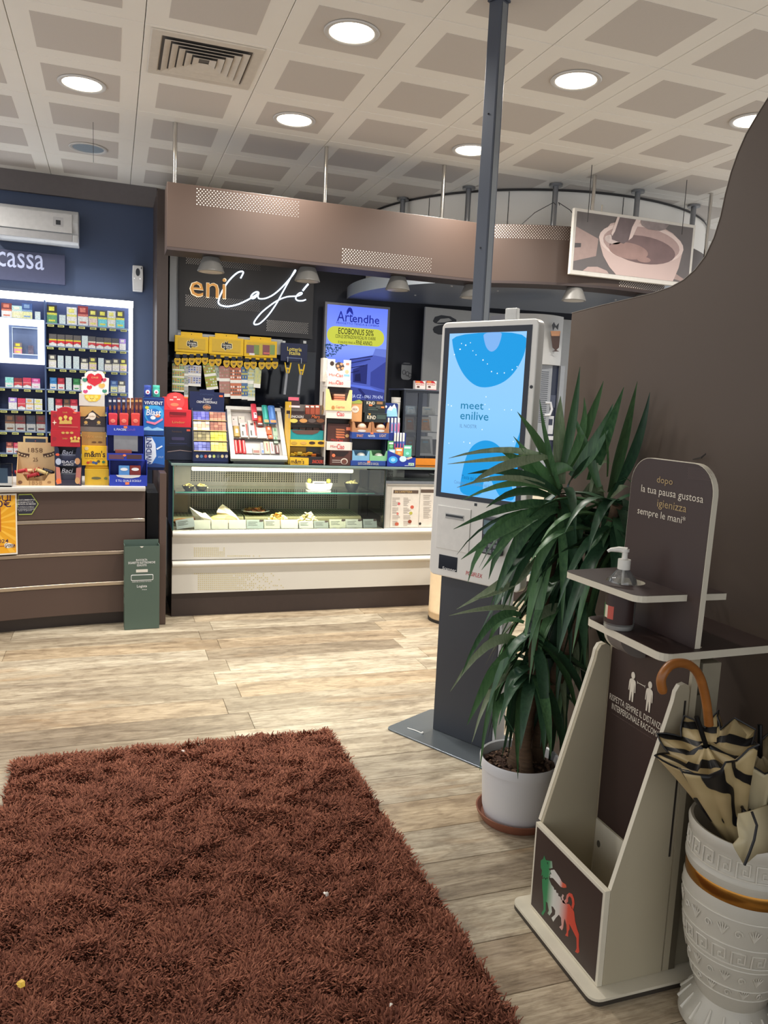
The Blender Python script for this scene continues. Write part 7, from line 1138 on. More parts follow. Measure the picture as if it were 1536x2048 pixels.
b.mk('sparkles', M('sparkle', (230, 245, 255), .3, emit=1.2, var=0), kp, kind='stuff')
u, v_ = kin(*cp(16, 736, 574)); B(KT).prism(ell(u, v_, .007, .007, 14), HB-.0022, HB-.0002).mk('camera_dot', M('lens_black', (16, 18, 24), .1), kp)
u, v_ = kin(*cp(16, 368, 1352)); B(KT).box(u-.007, u+.007, HB-.001, HB-.0002, v_-.006, v_+.006).mk('sensor', M('lens_black'), kp)
a, b_ = kin(*cp(16, 122, 1352)), kin(*cp(16, 340, 1385)); c2 = kin(*cp(16, 105, 1632)); B(KT).box(a[0], b_[0], HB-.004, HB-.0002, c2[1], a[1]).mk('printer_door', M('kiosk_door', (228, 226, 221), .38), kp, bevel=.002)
a, b_ = kin(*cp(16, 178, 1410)), kin(*cp(16, 288, 1450)); B(KT).box(a[0]-.004, b_[0]+.004, HB-.0062, HB-.0042, b_[1]-.006, a[1]+.003).mk('slot_frame', M('slot_grey', (176, 176, 174), .4), kp, bevel=.0008); B(KT).box(a[0], b_[0], HB-.0075, HB-.0063, b_[1]+.004, a[1]-.002).mk('receipt_slot', M('lens_black'), kp)
a, b_ = kin(*cp(16, 128, 1678)), kin(*cp(16, 243, 1795)); B(KT).box(a[0], b_[0], HB-.0015, HB-.0002, b_[1]-.002, a[1]).mk('scanner_window', M('scanner_black', (26, 32, 46), .12), kp); kt('Scanner', 146, 1768, 240, 1788, WT, w_=HB-.002, bold=.02, shear=.15)
kt('POSIFLEX', 302, 1800, 412, 1828, M('maker_red', (196, 60, 60), .4), w_=HB-.001, bold=.02, shear=.1)
B(KT).box(.262, .36, HB-.03, HB-.0002, .90, 1.06).mk('card_terminal', M('terminal', (44, 48, 58), .35), kp, bevel=.006); B(KT).box(.272, .35, HB-.0315, HB-.0301, .985, 1.045).mk('terminal_screen', M('term_screen', (150, 180, 190), .3, emit=.25), kp)
for i in range(3):
    for j in range(3): B(KT).box(.274+.026*i, .294+.026*i, HB-.0325, HB-.0301, .908+.024*j, .924+.024*j).mk('key', M('key_grey', (120, 124, 130), .5), kp)
a = kin(1028, 632, -.02); B(KT).box(a[0]-.028, a[0]+.028, -.045, -.02, 1.8724, 1.918).mk('wifi_box', M('clip_white', (218, 218, 214), .35), kp, bevel=.004)
a, b_ = at(815, 1456, Z=.009), at(845, 1467, Z=.009); b = B(); b.tube([a, (a+b_)/2 + Vector((0, 0, .002)), b_], .0025, 6); b.ball((b_.x, b_.y, .012), .006, 8); tag(b.mk('cable_tie', M('tie_white', (226, 226, 222), .5), origin=tuple(a), smooth=True), 'short white cable tie lying on the steel foot plate', 'cable tie')
po = T('ceiling_pole', 'dark grey square pole from floor to ceiling behind the kiosk', 'pole', tuple(KT @ Vector((.055, .11, 0)))); PG = M('pole_grey', (74, 80, 92), .4, .2, var=.03, scale=5)
B(KT).box(.022, .082, .0795, .135, .0085, 3.2).mk('post', PG, po, bevel=.002); B(KT).box(.0825, .0835, .09, .125, .0085, 3.19).mk('lit_side_strip', M('pole_lit_tone', (120, 124, 128), .4, .3), po); B(KT).box(.016, .088, .0745, .14, 3.2002, 3.2086).mk('ceiling_plate', PG, po)  # paler strip paints the light falling on the pole's right face
for z in (2.2, 2.75): u = .0815; B(KT).cyl((.052, .079, z), (.052, .0775, z), .004, 8).mk('rivet', M('lens_black'), po)

# ================================================================== POTTED YUCCA
PX, PYY = 1.425, 2.405
pl = T('potted_yucca', 'large yucca palm with long green leaves in a white plastic pot', 'potted plant', (PX, PYY, 0))
B().lathe([(.001, .001), (.13, .001), (.146, .026), (.150, .038), (.145, .038), (.13, .012), (.001, .012)], (PX, PYY), 48).mk('saucer', M('terracotta', (130, 80, 60), .6, var=.08), pl, smooth=True)
b = B(); b.lathe([(.001, .0125), (.118, .0125), (.128, .05), (.137, .20), (.1375, .203), (.1445, .206), (.147, .238), (.1445, .244), (.139, .24), (.134, .205), (.001, .205)], (PX, PYY), 56); b.mk('pot', M('pot_white', (214, 214, 216), .4, var=.02, scale=5), pl, smooth=True)
nh = 26; b = B(); b.add([(PX, PYY, .217)] + [(PX+r_*math.cos(a), PYY+r_*math.sin(a), .212+random.uniform(-.006, .008)) for r_ in (.045, .09, .132) for a in [2*PI*k/nh for k in range(nh)]], [(0, 1+k, 1+(k+1) % nh) for k in range(nh)] + [(1+j*nh+k, 1+j*nh+(k+1) % nh, 1+(j+1)*nh+(k+1) % nh, 1+(j+1)*nh+k) for j in range(2) for k in range(nh)]); b.mk('soil', M('soil', (66, 46, 36), .95, var=.4, scale=90, bump=.8), pl)
pile(pl, 'soil_crumbs', (PX, PYY, .214), .12, .12, .012, 160, [M('soil'), M('soil_light', (104, 80, 62), .95, var=.3)], .009, 21, flat=.8)
TRK = M('trunk', (84, 64, 46), .85, var=.3, scale=25, bump=.6, stretch=(1, 1, 5))
HA = at(1122, 990, Y=2.40); HBm = at(1235, 1010, Y=2.16); HC = at(1070, 1275, Y=2.34); HDm = at(1135, 1130, Y=2.42)
def trunk(p0, p1, r0, r1, sd):
    rg = random.Random(sd); b = B(); n = 16; P = [Vector(p0).lerp(Vector(p1), i/n) + Vector((.012*math.sin(i*.5+sd), .012*math.cos(i*.4+sd), 0)) for i in range(n+1)]; b.tube(P, [(r0+(r1-r0)*i/n)*(1+.08*(-1)**i) for i in range(n+1)], 10); b.mk('trunk', TRK, pl, smooth=True)
trunk((PX-.03, PYY-.02, .21), HA, .036, .02, 1); trunk((PX+.06, PYY+.02, .21), HBm, .032, .018, 2); trunk((PX-.01, PYY-.06, .21), HC, .026, .016, 3)
def leaf_mat(nm, c1, c2):
    m, nt, b = nodemat(nm); tcn = nt.nodes.new('ShaderNodeTexCoord'); mp = nt.nodes.new('ShaderNodeMapping'); mp.inputs['Scale'].default_value = (60, 60, 3); n = nt.nodes.new('ShaderNodeTexNoise'); n.inputs['Scale'].default_value = 2; n.inputs['Detail'].default_value = 3
    nt.links.new(tcn.outputs['Object'], mp.inputs[0]); nt.links.new(mp.outputs[0], n.inputs[0]); oi = nt.nodes.new('ShaderNodeObjectInfo'); ad = nt.nodes.new('ShaderNodeMath'); ad.operation = 'MULTIPLY_ADD'; ad.inputs[1].default_value = .5; nt.links.new(oi.outputs['Random'], ad.inputs[0]); nt.links.new(n.outputs['Fac'], ad.inputs[2])
    r = ramp(nt, [(.3, c1), (1.0, c2)]); nt.links.new(ad.outputs[0], r.inputs[0]); nt.links.new(r.outputs[0], b.inputs['Base Color']); b.inputs['Roughness'].default_value = .38; b.inputs['Specular IOR Level'].default_value = .45; return m
LM = leaf_mat('leaf_green', (46, 82, 56), (98, 138, 90)); LMP = leaf_mat('leaf_pale', (112, 132, 100), (166, 178, 144)); LMD = leaf_mat('leaf_deep', (30, 56, 42), (58, 92, 64))
LR = random.Random(11)
def leaf(P, w_, mat, fold=.35, tilt=None):
    P = [Vector(p) for p in P]; n = 7; vs = []; fs = []; ax = Vector((LR.uniform(-.5, .5), -1, LR.uniform(.1, .8))) if tilt is None else Vector(tilt)
    for i in range(n+1):
        t_ = i/n; c_ = P[0]*(1-t_)**2 + P[1]*2*t_*(1-t_) + P[2]*t_*t_; tg_ = ((P[1]-P[0])*(1-t_) + (P[2]-P[1])*t_).normalized(); sd = tg_.cross(ax).normalized(); up = sd.cross(tg_).normalized()
        ww = w_*.56*(.55+.45*min(1, t_/.3))*(1-max(0, (t_-.35)/.65)**1.7) if i < n else .0006
        vs += [c_ - sd*ww + up*ww*fold, c_, c_ + sd*ww + up*ww*fold]
    for i in range(n): a = i*3; fs += [(a, a+1, a+4, a+3), (a+1, a+2, a+5, a+4)]
    b = B(); b.add(vs, fs); b.mk('leaf', mat, pl, smooth='all')
def lp(x, y, d, c_):
    px_, py_ = cp(c_, x, y); p = at(px_, py_, Y=2.40+d)
    if p.x > 1.70: p = at(px_, py_, X=1.70 - .02*LR.random())
    return p
def lv(c_, pts, w_=.032, mat=None, d=None):
    d0 = LR.uniform(-.04, .04); d2 = LR.uniform(-.16, .10) if d is None else d
    leaf([lp(*pts[0], d0, c_), lp(*[2*m - .5*(a+z) for a, m, z in zip(*pts)], (d0+d2)*.5, c_), lp(*pts[2], d2, c_)], w_, mat or LM)
for pts, w_, mt in [([(800,870),(665,590),(515,345)],.055,LM),([(800,880),(660,720),(490,510)],.034,LM),([(795,845),(620,730),(380,590)],.050,LM),([(740,660),(420,600),(58,656)],.020,LMP),([(720,650),(430,660),(50,695)],.020,LMP),([(700,648),(420,710),(210,822)],.030,LMP),([(800,860),(715,560),(665,260)],.018,LM),([(805,830),(790,520),(805,240)],.052,LMP),
 ([(815,720),(880,400),(935,45)],.034,LM),([(855,720),(985,420),(1092,140)],.042,LM),([(880,780),(1050,540),(1155,292)],.046,LM),([(840,720),(945,480),(962,250)],.028,LM),([(1000,800),(1110,500),(1228,180)],.040,LM),([(1130,880),(1215,520),(1318,142)],.058,LM),([(1170,880),(1310,560),(1402,215)],.034,LMD),([(1060,850),(975,600),(890,360)],.034,LM),([(1115,780),(1115,600),(1098,440)],.014,LM),
 ([(820,980),(905,1010),(900,1395)],.064,LM),([(960,905),(1050,900),(1035,1240)],.062,LMP),([(950,912),(1030,868),(1110,886)],.022,LMP),([(800,900),(520,760),(185,760)],.030,LMD),([(790,890),(480,790),(112,852)],.022,LMP),([(780,900),(520,820),(148,935)],.026,LM),([(780,940),(540,880),(308,986)],.032,LMD),([(790,965),(470,985),(90,1130)],.030,LM),([(790,1000),(520,1080),(140,1332)],.046,LM),([(780,1000),(390,1060),(112,1300)],.012,LMD),([(790,1000),(560,1090),(278,1402)],.036,LM),
 ([(770,1000),(480,1140),(325,1465)],.040,LM),([(720,1010),(370,1130),(185,1488)],.034,LM),([(770,1000),(560,1150),(340,1640)],.050,LM),([(800,1020),(600,1250),(420,1660)],.048,LMD),([(830,1080),(690,1260),(560,1640)],.042,LM),([(860,1090),(720,1220),(700,1560)],.05,LMD),([(1120,930),(1200,800),(1290,830)],.03,LM),([(1120,950),(1190,860),(1270,850)],.022,LMP),([(1130,980),(1240,980),(1290,1240)],.04,LMD),([(1060,960),(1090,1100),(1060,1400)],.05,LMD),([(1120,980),(1160,1160),(1120,1480)],.05,LMD),([(880,960),(980,1100),(960,1420)],.05,LMD),
 ([(600,1340),(420,1480),(110,1665)],.030,LMP),([(640,1320),(480,1500),(230,1600)],.022,LMP),([(740,1250),(590,1400),(560,1330)],.02,LMP),([(690,760),(800,720),(900,742)],.04,LM),([(840,880),(880,780),(1000,640)],.046,LMD),([(1000,880),(1060,700),(1150,700)],.02,LMP)]: lv(20, pts, w_, mt)
for pts, w_, mt in [([(520,60),(330,55),(60,105)],.018,LMP),([(540,100),(330,160),(140,510)],.028,LM),([(560,150),(400,150),(312,335)],.02,LM),([(850,45),(680,90),(550,222)],.036,LMP),([(550,302),(330,290),(68,612)],.032,LMP),([(555,300),(450,360),(350,730)],.046,LM),([(440,380),(330,520),(180,836)],.042,LM),([(540,540),(370,560),(215,948)],.024,LMP),([(640,470),(400,520),(265,1138)],.032,LM),([(460,620),(380,720),(370,932)],.03,LM),([(690,640),(540,660),(520,1195)],.046,LM),([(700,650),(610,760),(585,1362)],.056,LMD),([(715,400),(800,500),(832,860)],.042,LMP),([(845,200),(900,330),(900,592)],.032,LMP),([(740,700),(750,900),(700,1222)],.03,LMD),([(430,770),(460,840),(510,900)],.014,LMD),([(650,400),(560,520),(430,640)],.04,LM),([(480,420),(380,540),(320,600)],.022,LMP),([(600,350),(520,600),(410,1060)],.03,LMD),([(640,300),(480,330),(320,470)],.03,LM),
 ([(760,600),(810,800),(800,1080)],.046,LMD),([(640,480),(560,500),(500,780)],.05,LMD)]: lv(21, pts, w_, mt)
for hd, n, lo, hi, ln in ((HA, 34, -1.1, .1, .44), (HBm, 40, -1.2, .2, .42), (HC, 30, -1.2, 0, .36), (HDm, 40, -1.3, -.2, .42)):
    for i in range(n):
        a = LR.uniform(0, 2*PI); el_ = LR.uniform(lo, hi); L2 = ln*LR.uniform(.75, 1.1); dv = Vector((math.cos(a)*math.cos(el_), math.sin(a)*math.cos(el_), math.sin(el_))); p0 = Vector(hd) + Vector((0, 0, LR.uniform(-.16, .03)))
        p1 = p0 + dv*L2*.5 + Vector((0, 0, .05)); p2 = p0 + Vector((dv.x*.75, dv.y*.75, dv.z - .35))*L2
        for p in (p1, p2): p.x = min(p.x, 1.715); p.z = max(p.z, .12)
        if p2.x < 1.22 or (p2.y < 1.97 and p2.x > 1.15): p2 = p2.lerp(p0, .45); p1 = p1.lerp(p0, .3)
        leaf([p0, p1, p2], LR.uniform(.03, .05), LMD if i % 3 else LM, tilt=(dv.x*.4, dv.y*.4, 1))

# ================================================================== SANITISER STAND
ss = T('sanitiser_stand', 'brown and cream hand sanitiser stand with tall side panels and two trays', 'stand', (1.38, 1.72, 0))
CRE = M('stand_cream', (176, 166, 142), .5, var=.04, scale=4); CED = M('stand_edge', (216, 208, 188), .55, var=.03); SBR = M('stand_brown', (54, 38, 34), .42, var=.03, scale=4)
YN, YFR = 1.548, 1.900; XF = 1.197
B().prism(rr(1.158, 1.60, 1.508, 1.945, .03), .001, .013, 'z').mk('base_plate', M('base_dark', (58, 52, 46), .5), ss); B().prism(rr(1.158, 1.60, 1.508, 1.945, .03), .0132, .021, 'z').mk('base_top', CED, ss)
B().box(XF, XF+.016, YN+.0005, YFR-.0005, .0213, .292).mk('front_frame', CED, ss, bevel=.001); B().box(XF-.0012, XF-.0001, YN+.010, YFR-.010, .030, .281).mk('front_panel', SBR, ss)
side = [(XF+.0165, .0213), (XF+.0165, .292), (1.352, .79), (1.356, .815), (1.366, .832), (1.382, .836), (1.395, .83), (1.400, .815), (1.400, .0213)]
B().prism(side, YN, YN+.012, 'y').mk('side_panel', CRE, ss, bevel=.001); B().prism(side, YFR-.012, YFR, 'y').mk('side_panel', CRE, ss, bevel=.001)
for y in (YN-.0006, YFR-.0006): 
    b = B(); P = side[1:7]; b.add([(x, y, z) for x, z in P] + [(x, y+.0132, z) for x, z in P] + [(x-.0008, y, z+.0006) for x, z in P] + [(x-.0008, y+.0132, z+.0006) for x, z in P], [(i, i+1, i+13, i+12) for i in range(5)] + [(i+12, i+13, i+19, i+18) for i in range(5)] + [(i+6, i+7, i+19, i+18) for i in range(5)]); b.mk('edge_band', CED, ss)
B().box(1.405, 1.425, YN+.002, YFR-.002, .0213, .93).mk('back_board', CRE, ss); B().box(1.4038, 1.4049, YN+.013, YFR-.013, .285, .929).mk('back_print', SBR, ss); B().box(1.4005, 1.4037, YN+.013, YFR-.013, .0213, .282).mk('inner_plate', CED, ss)
p = ca(23, 680, 1565, X=1.4); B().prism(ell(p.y, p.z, .008, .011, 12), 1.3992, 1.4003, 'x').mk('lock_hole', M('hole_grey', (96, 92, 84), .5), ss)
B().box(1.4455, 1.505, YN+.012, YFR-.012, .0213, .88).mk('rear_box', M('stand_rear', (150, 142, 122), .5), ss, bevel=.002); B().box(1.4256, 1.445, YN+.002, YN+.012, .0213, .80).mk('rear_rail', M('rail_olive', (96, 88, 72), .5), ss); B().box(1.385, 1.3905, YN-.0015, YN-.0003, .36, .79).mk('slot', M('slot_shadow', (40, 34, 30), .7), ss)
# pictogram and text on the back board (faces the aisle, -X)
XB = 1.4030; RX, UX = Vector((0, -1, 0)), Vector((0, 0, 1)); WP2 = M('stand_white', (224, 214, 196), .5)
def sp_(c_, x, y, X): q_ = ca(c_, x, y, X=X); return q_
def xt(s_, c_, x0, y0, x1, y1, X, h, mat, **k): a, b_ = sp_(c_, x0, y0, X), sp_(c_, x1, y1, X); m_ = (a+b_)/2; dv = (b_-a); return txt(ss, s_, (X, m_.y, m_.z), abs(dv.y), h, mat, r=RX, u=UX, **k)
def person(x, y, s_):
    q_ = sp_(23, x, y, XB); cy, cz = q_.y, q_.z; H_ = .0575
    B().prism(ell(cy, cz, .0068*s_, .0085*s_, 14), XB-.001, XB, 'x').mk('pictogram_head', WP2, ss)
    z1 = cz-.0105; pts = [(-.006,0),(.006,0),(.0125,-.004),(.0145,-.012),(.0155,-.036),(.0125,-.037),(.0105,-.014),(.0095,-.014),(.0085,-.066),(.0035,-.066),(.0008,-.038),(-.0008,-.038),(-.0035,-.066),(-.0085,-.066),(-.0095,-.014),(-.0105,-.014),(-.0125,-.037),(-.0155,-.036),(-.0145,-.012),(-.0125,-.004)]
    B().prism([(cy+a, z1+b_) for a, b_ in pts], XB-.001, XB, 'x').mk('pictogram_body', WP2, ss)
person(948, 272, 1.2); person(1078, 346, 1.2)
a, b_ = sp_(23, 980, 325, XB), sp_(23, 1038, 358, XB); zz = (a.z+b_.z)/2; B().box(XB-.0008, XB, b_.y, a.y, zz-.0008, zz+.0008).mk('distance_line', WP2, ss); [B().box(XB-.0008, XB, yy-.0006, yy+.0006, zz-.004, zz+.004).mk('distance_tick', WP2, ss) for yy in (a.y, b_.y)]
xt('RISPETTA SEMPRE IL DISTANZIAMENTO', 23, 765, 440, 1300, 740, XB, .0185, WP2, bold=.0); xt('INTERPERSONALE RACCOMANDATO', 23, 782, 512, 1255, 790, XB, .0185, WP2, bold=.0); xt('mantieni sempre la distanza interpersonale di un metro dagli altri', 23, 785, 572, 1230, 835, XB, .005, M('stand_faint', (110, 92, 84), .5))
# logo animal on the front panel: six-legged beast breathing a flame, green to white to red
def dog_mat():
    m, nt, b = nodemat('logo_tricolour'); tcn = nt.nodes.new('ShaderNodeTexCoord'); sp = nt.nodes.new('ShaderNodeSeparateXYZ'); nt.links.new(tcn.outputs['Generated'], sp.inputs[0]); r = ramp(nt, [(.0, (196, 60, 40)), (.30, (206, 72, 50)), (.50, (206, 196, 188)), (.64, (206, 206, 196)), (.80, (40, 128, 76)), (1, (36, 118, 70))]); nt.links.new(sp.outputs[1], r.inputs[0]); nt.links.new(r.outputs[0], b.inputs['Base Color']); b.inputs['Roughness'].default_value = .5; return m
XD = XF-.0016; lg = B(); p24 = lambda pts: [(lambda q_: (XD, q_.y, q_.z))(ca(24, x, y, X=XD)) for x, y in pts]
lg.poly(p24([(236,465),(255,452),(262,425),(276,462),(322,470),(327,522),(296,528),(310,545),(318,572),(302,566),(312,592),(298,586),(302,612),(284,594),(274,614),(266,592),(250,604),(252,575),(240,585),(246,540),(236,520)]))
lg.poly(p24([(246,608),(268,600),(300,606),(318,650),(336,672),(340,690),(352,690),(356,712),(370,716),(372,738),(388,744),(392,766),(412,772),(425,795),(455,800),(478,830),(492,860),(500,930),(515,990),(530,1030),(528,1120),(533,1165),(520,1178),(500,1165),(512,1140),(510,1060),(480,1000),(455,950),(458,990),(448,1010),(446,1050),(424,1040),(436,1015),(434,960),(420,910),(414,935),(408,985),(398,1002),(378,975),(396,962),(392,905),(375,880),(352,905),(332,935),(318,905),(345,880),(348,850),(330,820),(318,815),(322,860),(304,888),(288,870),(298,850),(288,790),(276,780),(274,850),(252,888),(240,870),(258,840),(254,740),(248,680)]))
lg.poly(p24([(428,800),(405,790),(394,745),(404,722),(416,735),(408,748),(414,775),(430,760),(436,728),(455,712),(478,722),(492,760),(496,800),(486,838),(470,830),(478,790),(472,755),(458,738),(446,752),(446,780)]))
lg.mk('logo_beast', dog_mat(), ss)
fl2 = B(); fl2.poly(p24([(312,538),(340,535),(378,590),(400,630),(430,650),(434,672),(412,675),(390,668),(352,625),(330,600),(306,596)])); 
def fl_mat():
    m, nt, b = nodemat('logo_flame'); tcn = nt.nodes.new('ShaderNodeTexCoord'); sp = nt.nodes.new('ShaderNodeSeparateXYZ'); nt.links.new(tcn.outputs['Generated'], sp.inputs[0]); r = ramp(nt, [(.0, (206, 80, 50)), (.22, (206, 90, 64)), (.42, (214, 206, 200)), (1, (206, 206, 196))]); nt.links.new(sp.outputs[1], r.inputs[0]); nt.links.new(r.outputs[0], b.inputs['Base Color']); return m
fl2.mk('logo_flame', fl_mat(), ss); q_ = ca(24, 288, 484, X=XD); B().prism(ell(q_.y, q_.z, .0022, .004, 8), XD-.0006, XD-.0002, 'x').mk('logo_eye', M('logo_dark', (26, 66, 44), .5), ss)
# trays, brackets and the upright sign
def tray_poly(x0, x1, y0, y1, ins, r_=.028): 
    return [(x1, y0)] + [(x0+r_+r_*math.cos(a)*1.0, y0+ins+r_*math.sin(a)) for a in [PI*1.5 - k*PI/8 for k in range(5)]] + [(x0+r_+r_*math.cos(a), y1-ins-r_+r_*0+r_*math.sin(a)) for a in [PI - k*PI/8 for k in range(5)]] + [(x1, y1)]
def tray_(name, P, z0, z1, hole=None):
    b = B(); b.prism(P, z0, z1, 'z'); t_ = b.mk(name, CED, ss); top = B(); n = len(P)
    top.prism([((x-P[0][0])*.996+P[0][0], 1.724+(y-1.724)*.996) for x, y in P], z1+.0001, z1+.0012, 'z'); top.mk(name + '_top', SBR, t_)
    return t_
LT = [(1.66, 1.535)] + [(1.315+.028*math.cos(a), 1.553+.028*math.sin(a)) for a in [PI*1.5-k*PI/8 for k in range(5)]] + [(1.318+.028*math.cos(a), 1.846+.028*math.sin(a)) for a in [PI-k*PI/8 for k in range(5)]] + [(1.66, 1.90)]
tray_('lower_tray', LT, .906, .926)
UT = [(1.52, 1.585)] + [(1.275+.03*math.cos(a), 1.622+.03*math.sin(a)) for a in [PI*1.5-k*PI/8 for k in range(5)]] + [(1.256+.03*math.cos(a), 1.875+.03*math.sin(a)) for a in [PI-k*PI/8 for k in range(5)]] + [(1.52, 1.93)]
BXY = (1.318, 1.752)
hole = [(BXY[0]+.007+.052*math.cos(2*PI*k/28), BXY[1]-.003+.052*math.sin(2*PI*k/28)) for k in range(28)]
def tray_hole(P, H_, z0, z1, name):
    me = bpy.data.meshes.new('t'); bm = bmesh.new(); vo = [bm.verts.new((x, y, z1)) for x, y in P]; vh = [bm.verts.new((x, y, z1)) for x, y in H_]
    es = [bm.edges.new((vo[i], vo[(i+1) % len(vo)])) for i in range(len(vo))] + [bm.edges.new((vh[i], vh[(i+1) % len(vh)])) for i in range(len(vh))]
    r = bmesh.ops.triangle_fill(bm, use_beauty=True, use_dissolve=False, edges=es); bm.verts.index_update(); vs = [tuple(v.co) for v in bm.verts]; fs = [tuple(v.index for v in f.verts) for f in bm.faces]; bm.free(); n = len(vs); no = len(P); nh_ = len(H_)
    b = B(); b.add([(x, y, z1) for x, y, _ in vs] + [(x, y, z0) for x, y, _ in vs], fs + [tuple(i+n for i in reversed(f)) for f in fs] + [(i, (i+1) % no, (i+1) % no+n, i+n) for i in range(no)] + [(no+i, no+(i+1) % nh_, no+(i+1) % nh_+n, no+i+n) for i in range(nh_)]); t_ = b.mk(name, CED, ss)
    b = B(); b.add([(x, y, z1+.0008) for x, y, _ in vs], fs); b.mk(name + '_top', SBR, t_)
tray_hole(UT, hole, 1.041, 1.058, 'upper_tray')
sign = [(1.543, .928), (1.868, .928)] + [(1.860-.075+.075*math.cos(a), 1.395-.075+.075*math.sin(a)) for a in [k*PI/16 for k in range(9)]] + [(1.535+.075+.075*math.cos(a), 1.395-.075+.075*math.sin(a)) for a in [PI/2+k*PI/16 for k in range(9)]]
B().prism(sign, 1.3985, 1.414, 'x').mk('sign_board', CED, ss); B().prism([(1.7025+(y-1.7025)*.985, z-.0015) for y, z in sign], 1.3970, 1.3983, 'x').mk('sign_face', M('sign_face', (60, 45, 42), .42, var=.03, scale=4), ss)
XS_ = 1.3960; GLD = M('stand_gold', (176, 150, 104), .5)
for s_, x0, y0, x1, y1, h_, mt in (('dopo', 715, 295, 832, 318, .023, GLD), ('la tua pausa gustosa', 600, 362, 1058, 448, .026, WP2), ('igienizza', 718, 474, 933, 518, .026, GLD), ('sempre le mani*', 572, 528, 926, 598, .026, WP2)): xt(s_, 22, x0, y0, x1, y1, XS_, h_, mt)
b = B()
for i in range(16):
    for j in range(9):
        q_ = sp_(22, 945+11*i+.5*(j % 2)*11, 204+10*j+.9*i, XS_); r_ = .0011; b.add([(XS_+.0004, q_.y+r_*math.cos(k*PI/2), q_.z+r_*math.sin(k*PI/2)) for k in range(4)], [(0,1,2,3)])
b.mk('dot_print', M('stand_dots', (112, 96, 92), .5), ss, kind='stuff')
q_ = [(1.36, .9055)] + [(1.36+.0+.0, .9055)]; b = B(); b.prism([(1.315, .9058), (1.403, .9058), (1.403, .842)] + [(1.403-.088*math.sin(a), .9058-.066*math.cos(a)) for a in [k*PI/18 for k in range(1, 9)]], 1.735, 1.800, 'y'); b.mk('tray_bracket', M('bracket_grey', (120, 112, 106), .5), ss)
b = B(); P = [(1.403-.0885*math.sin(a), .9058-.0668*math.cos(a)) for a in [k*PI/18 for k in range(0, 10)]]; b.add([(x, 1.8003, z) for x, z in P] + [(x, 1.812, z) for x, z in P] + [(x+.004, 1.8003, z+.003) for x, z in P] + [(x+.004, 1.812, z+.003) for x, z in P], [(i, i+1, i+11, i+10) for i in range(9)] + [(i+20, i+30, i+31, i+21) for i in range(9)] + [(i, i+20, i+21, i+1) for i in range(9)]); b.mk('bracket_edge', CED, ss)
# sanitiser bottle
sb = T('sanitiser_bottle', 'clear pump bottle of hand gel standing on the lower tray', 'bottle', (*BXY, .928)); zb = .9275; GLS = glass('bottle_clear', (.98, .985, .98), .14, milk=.10)
B().lathe([(.001, zb), (.038, zb), (.041, zb+.006), (.041, zb+.118), (.036, zb+.138), (.022, zb+.156), (.015, zb+.164), (.014, zb+.17)], BXY, 32).mk('flask', GLS, sb, smooth=True); B().lathe([(.001, zb+.001), (.0385, zb+.001), (.0395, zb+.012), (.001, zb+.012)], BXY, 32).mk('base', M('base_milky', (196, 194, 186), .4), sb, smooth=True)
B().lathe([(.0415, zb+.018), (.0418, zb+.115)], BXY, 32, caps=False, a0=PI*.72, a1=PI*1.62).mk('label', M('label_brown', (52, 34, 30), .45), sb, smooth=True)
B().lathe([(.0421, zb+.030), (.0421, zb+.066)], BXY, 10, caps=False, a0=PI*1.02, a1=PI*1.17).mk('label_beast', M('label_red', (190, 84, 70), .5), sb, smooth=True); B().lathe([(.0421, zb+.032), (.0421, zb+.066)], BXY, 8, caps=False, a0=PI*.93, a1=PI*1.02).mk('label_beast', M('label_cream', (206, 200, 190), .5), sb, smooth=True); B().lathe([(.0421, zb+.03), (.0421, zb+.07)], BXY, 6, caps=False, a0=PI*.86, a1=PI*.93).mk('label_beast', M('label_green', (60, 120, 70), .5), sb, smooth=True)
PW = M('pump_white', (222, 218, 208), .35); B().lathe([(.012, zb+.1645), (.017, zb+.165), (.017, zb+.192), (.008, zb+.193), (.0075, zb+.212), (.011, zb+.213), (.011, zb+.220), (.001, zb+.222)], BXY, 24).mk('pump', PW, sb, smooth=True)
b = B(); b.tube([(BXY[0]+.004, BXY[1]-.004, zb+.2165), (BXY[0]-.012, BXY[1]+.012, zb+.2175), (BXY[0]-.028, BXY[1]+.026, zb+.214), (BXY[0]-.034, BXY[1]+.031, zb+.209)], [.009, .008, .0055, .004], 10); b.mk('spout', PW, sb, smooth=True); b = B(); b.cyl((BXY[0], BXY[1], zb+.013), (BXY[0], BXY[1], zb+.164), .0035, 8); b.mk('dip_tube', PW, sb)

# ================================================================== UMBRELLA STAND AND UMBRELLAS
UX_, UY_ = 1.475, 1.385
ur = T('umbrella_stand', 'white ceramic umbrella stand with relief bands and a gold ring', 'umbrella stand', (UX_, UY_, 0)); CER = M('ceramic', (190, 184, 170), .3, var=.05, scale=12)
prof = [(.001, .0008), (.112, .0008), (.118, .006), (.116, .03), (.104, .045), (.088, .070), (.080, .082), (.086, .090), (.104, .15), (.121, .22), (.131, .29), (.136, .34), (.138, .375), (.134, .385), (.134, .42), (.138, .428), (.139, .44), (.135, .445), (.133, .50), (.137, .508), (.139, .525), (.135, .534), (.128, .532), (.124, .50), (.124, .42), (.095, .16), (.001, .12)]
B().lathe(prof, (UX_, UY_), 72).mk('vase', CER, ur, smooth=True); B().lathe([(.1342, .386), (.1356, .390), (.1356, .416), (.1342, .419)], (UX_, UY_), 72, caps=False).mk('gold_ring', M('gold', (176, 122, 54), .2, .9, var=.04), ur, smooth=True)
def rad(z): 
    for (r0, z0), (r1, z1) in zip(prof[7:22], prof[8:23]):
        if z0 <= z <= z1: return r0+(r1-r0)*(z-z0)/(z1-z0)
    return .12
CERD = M('ceramic_relief', (206, 200, 186), .35)
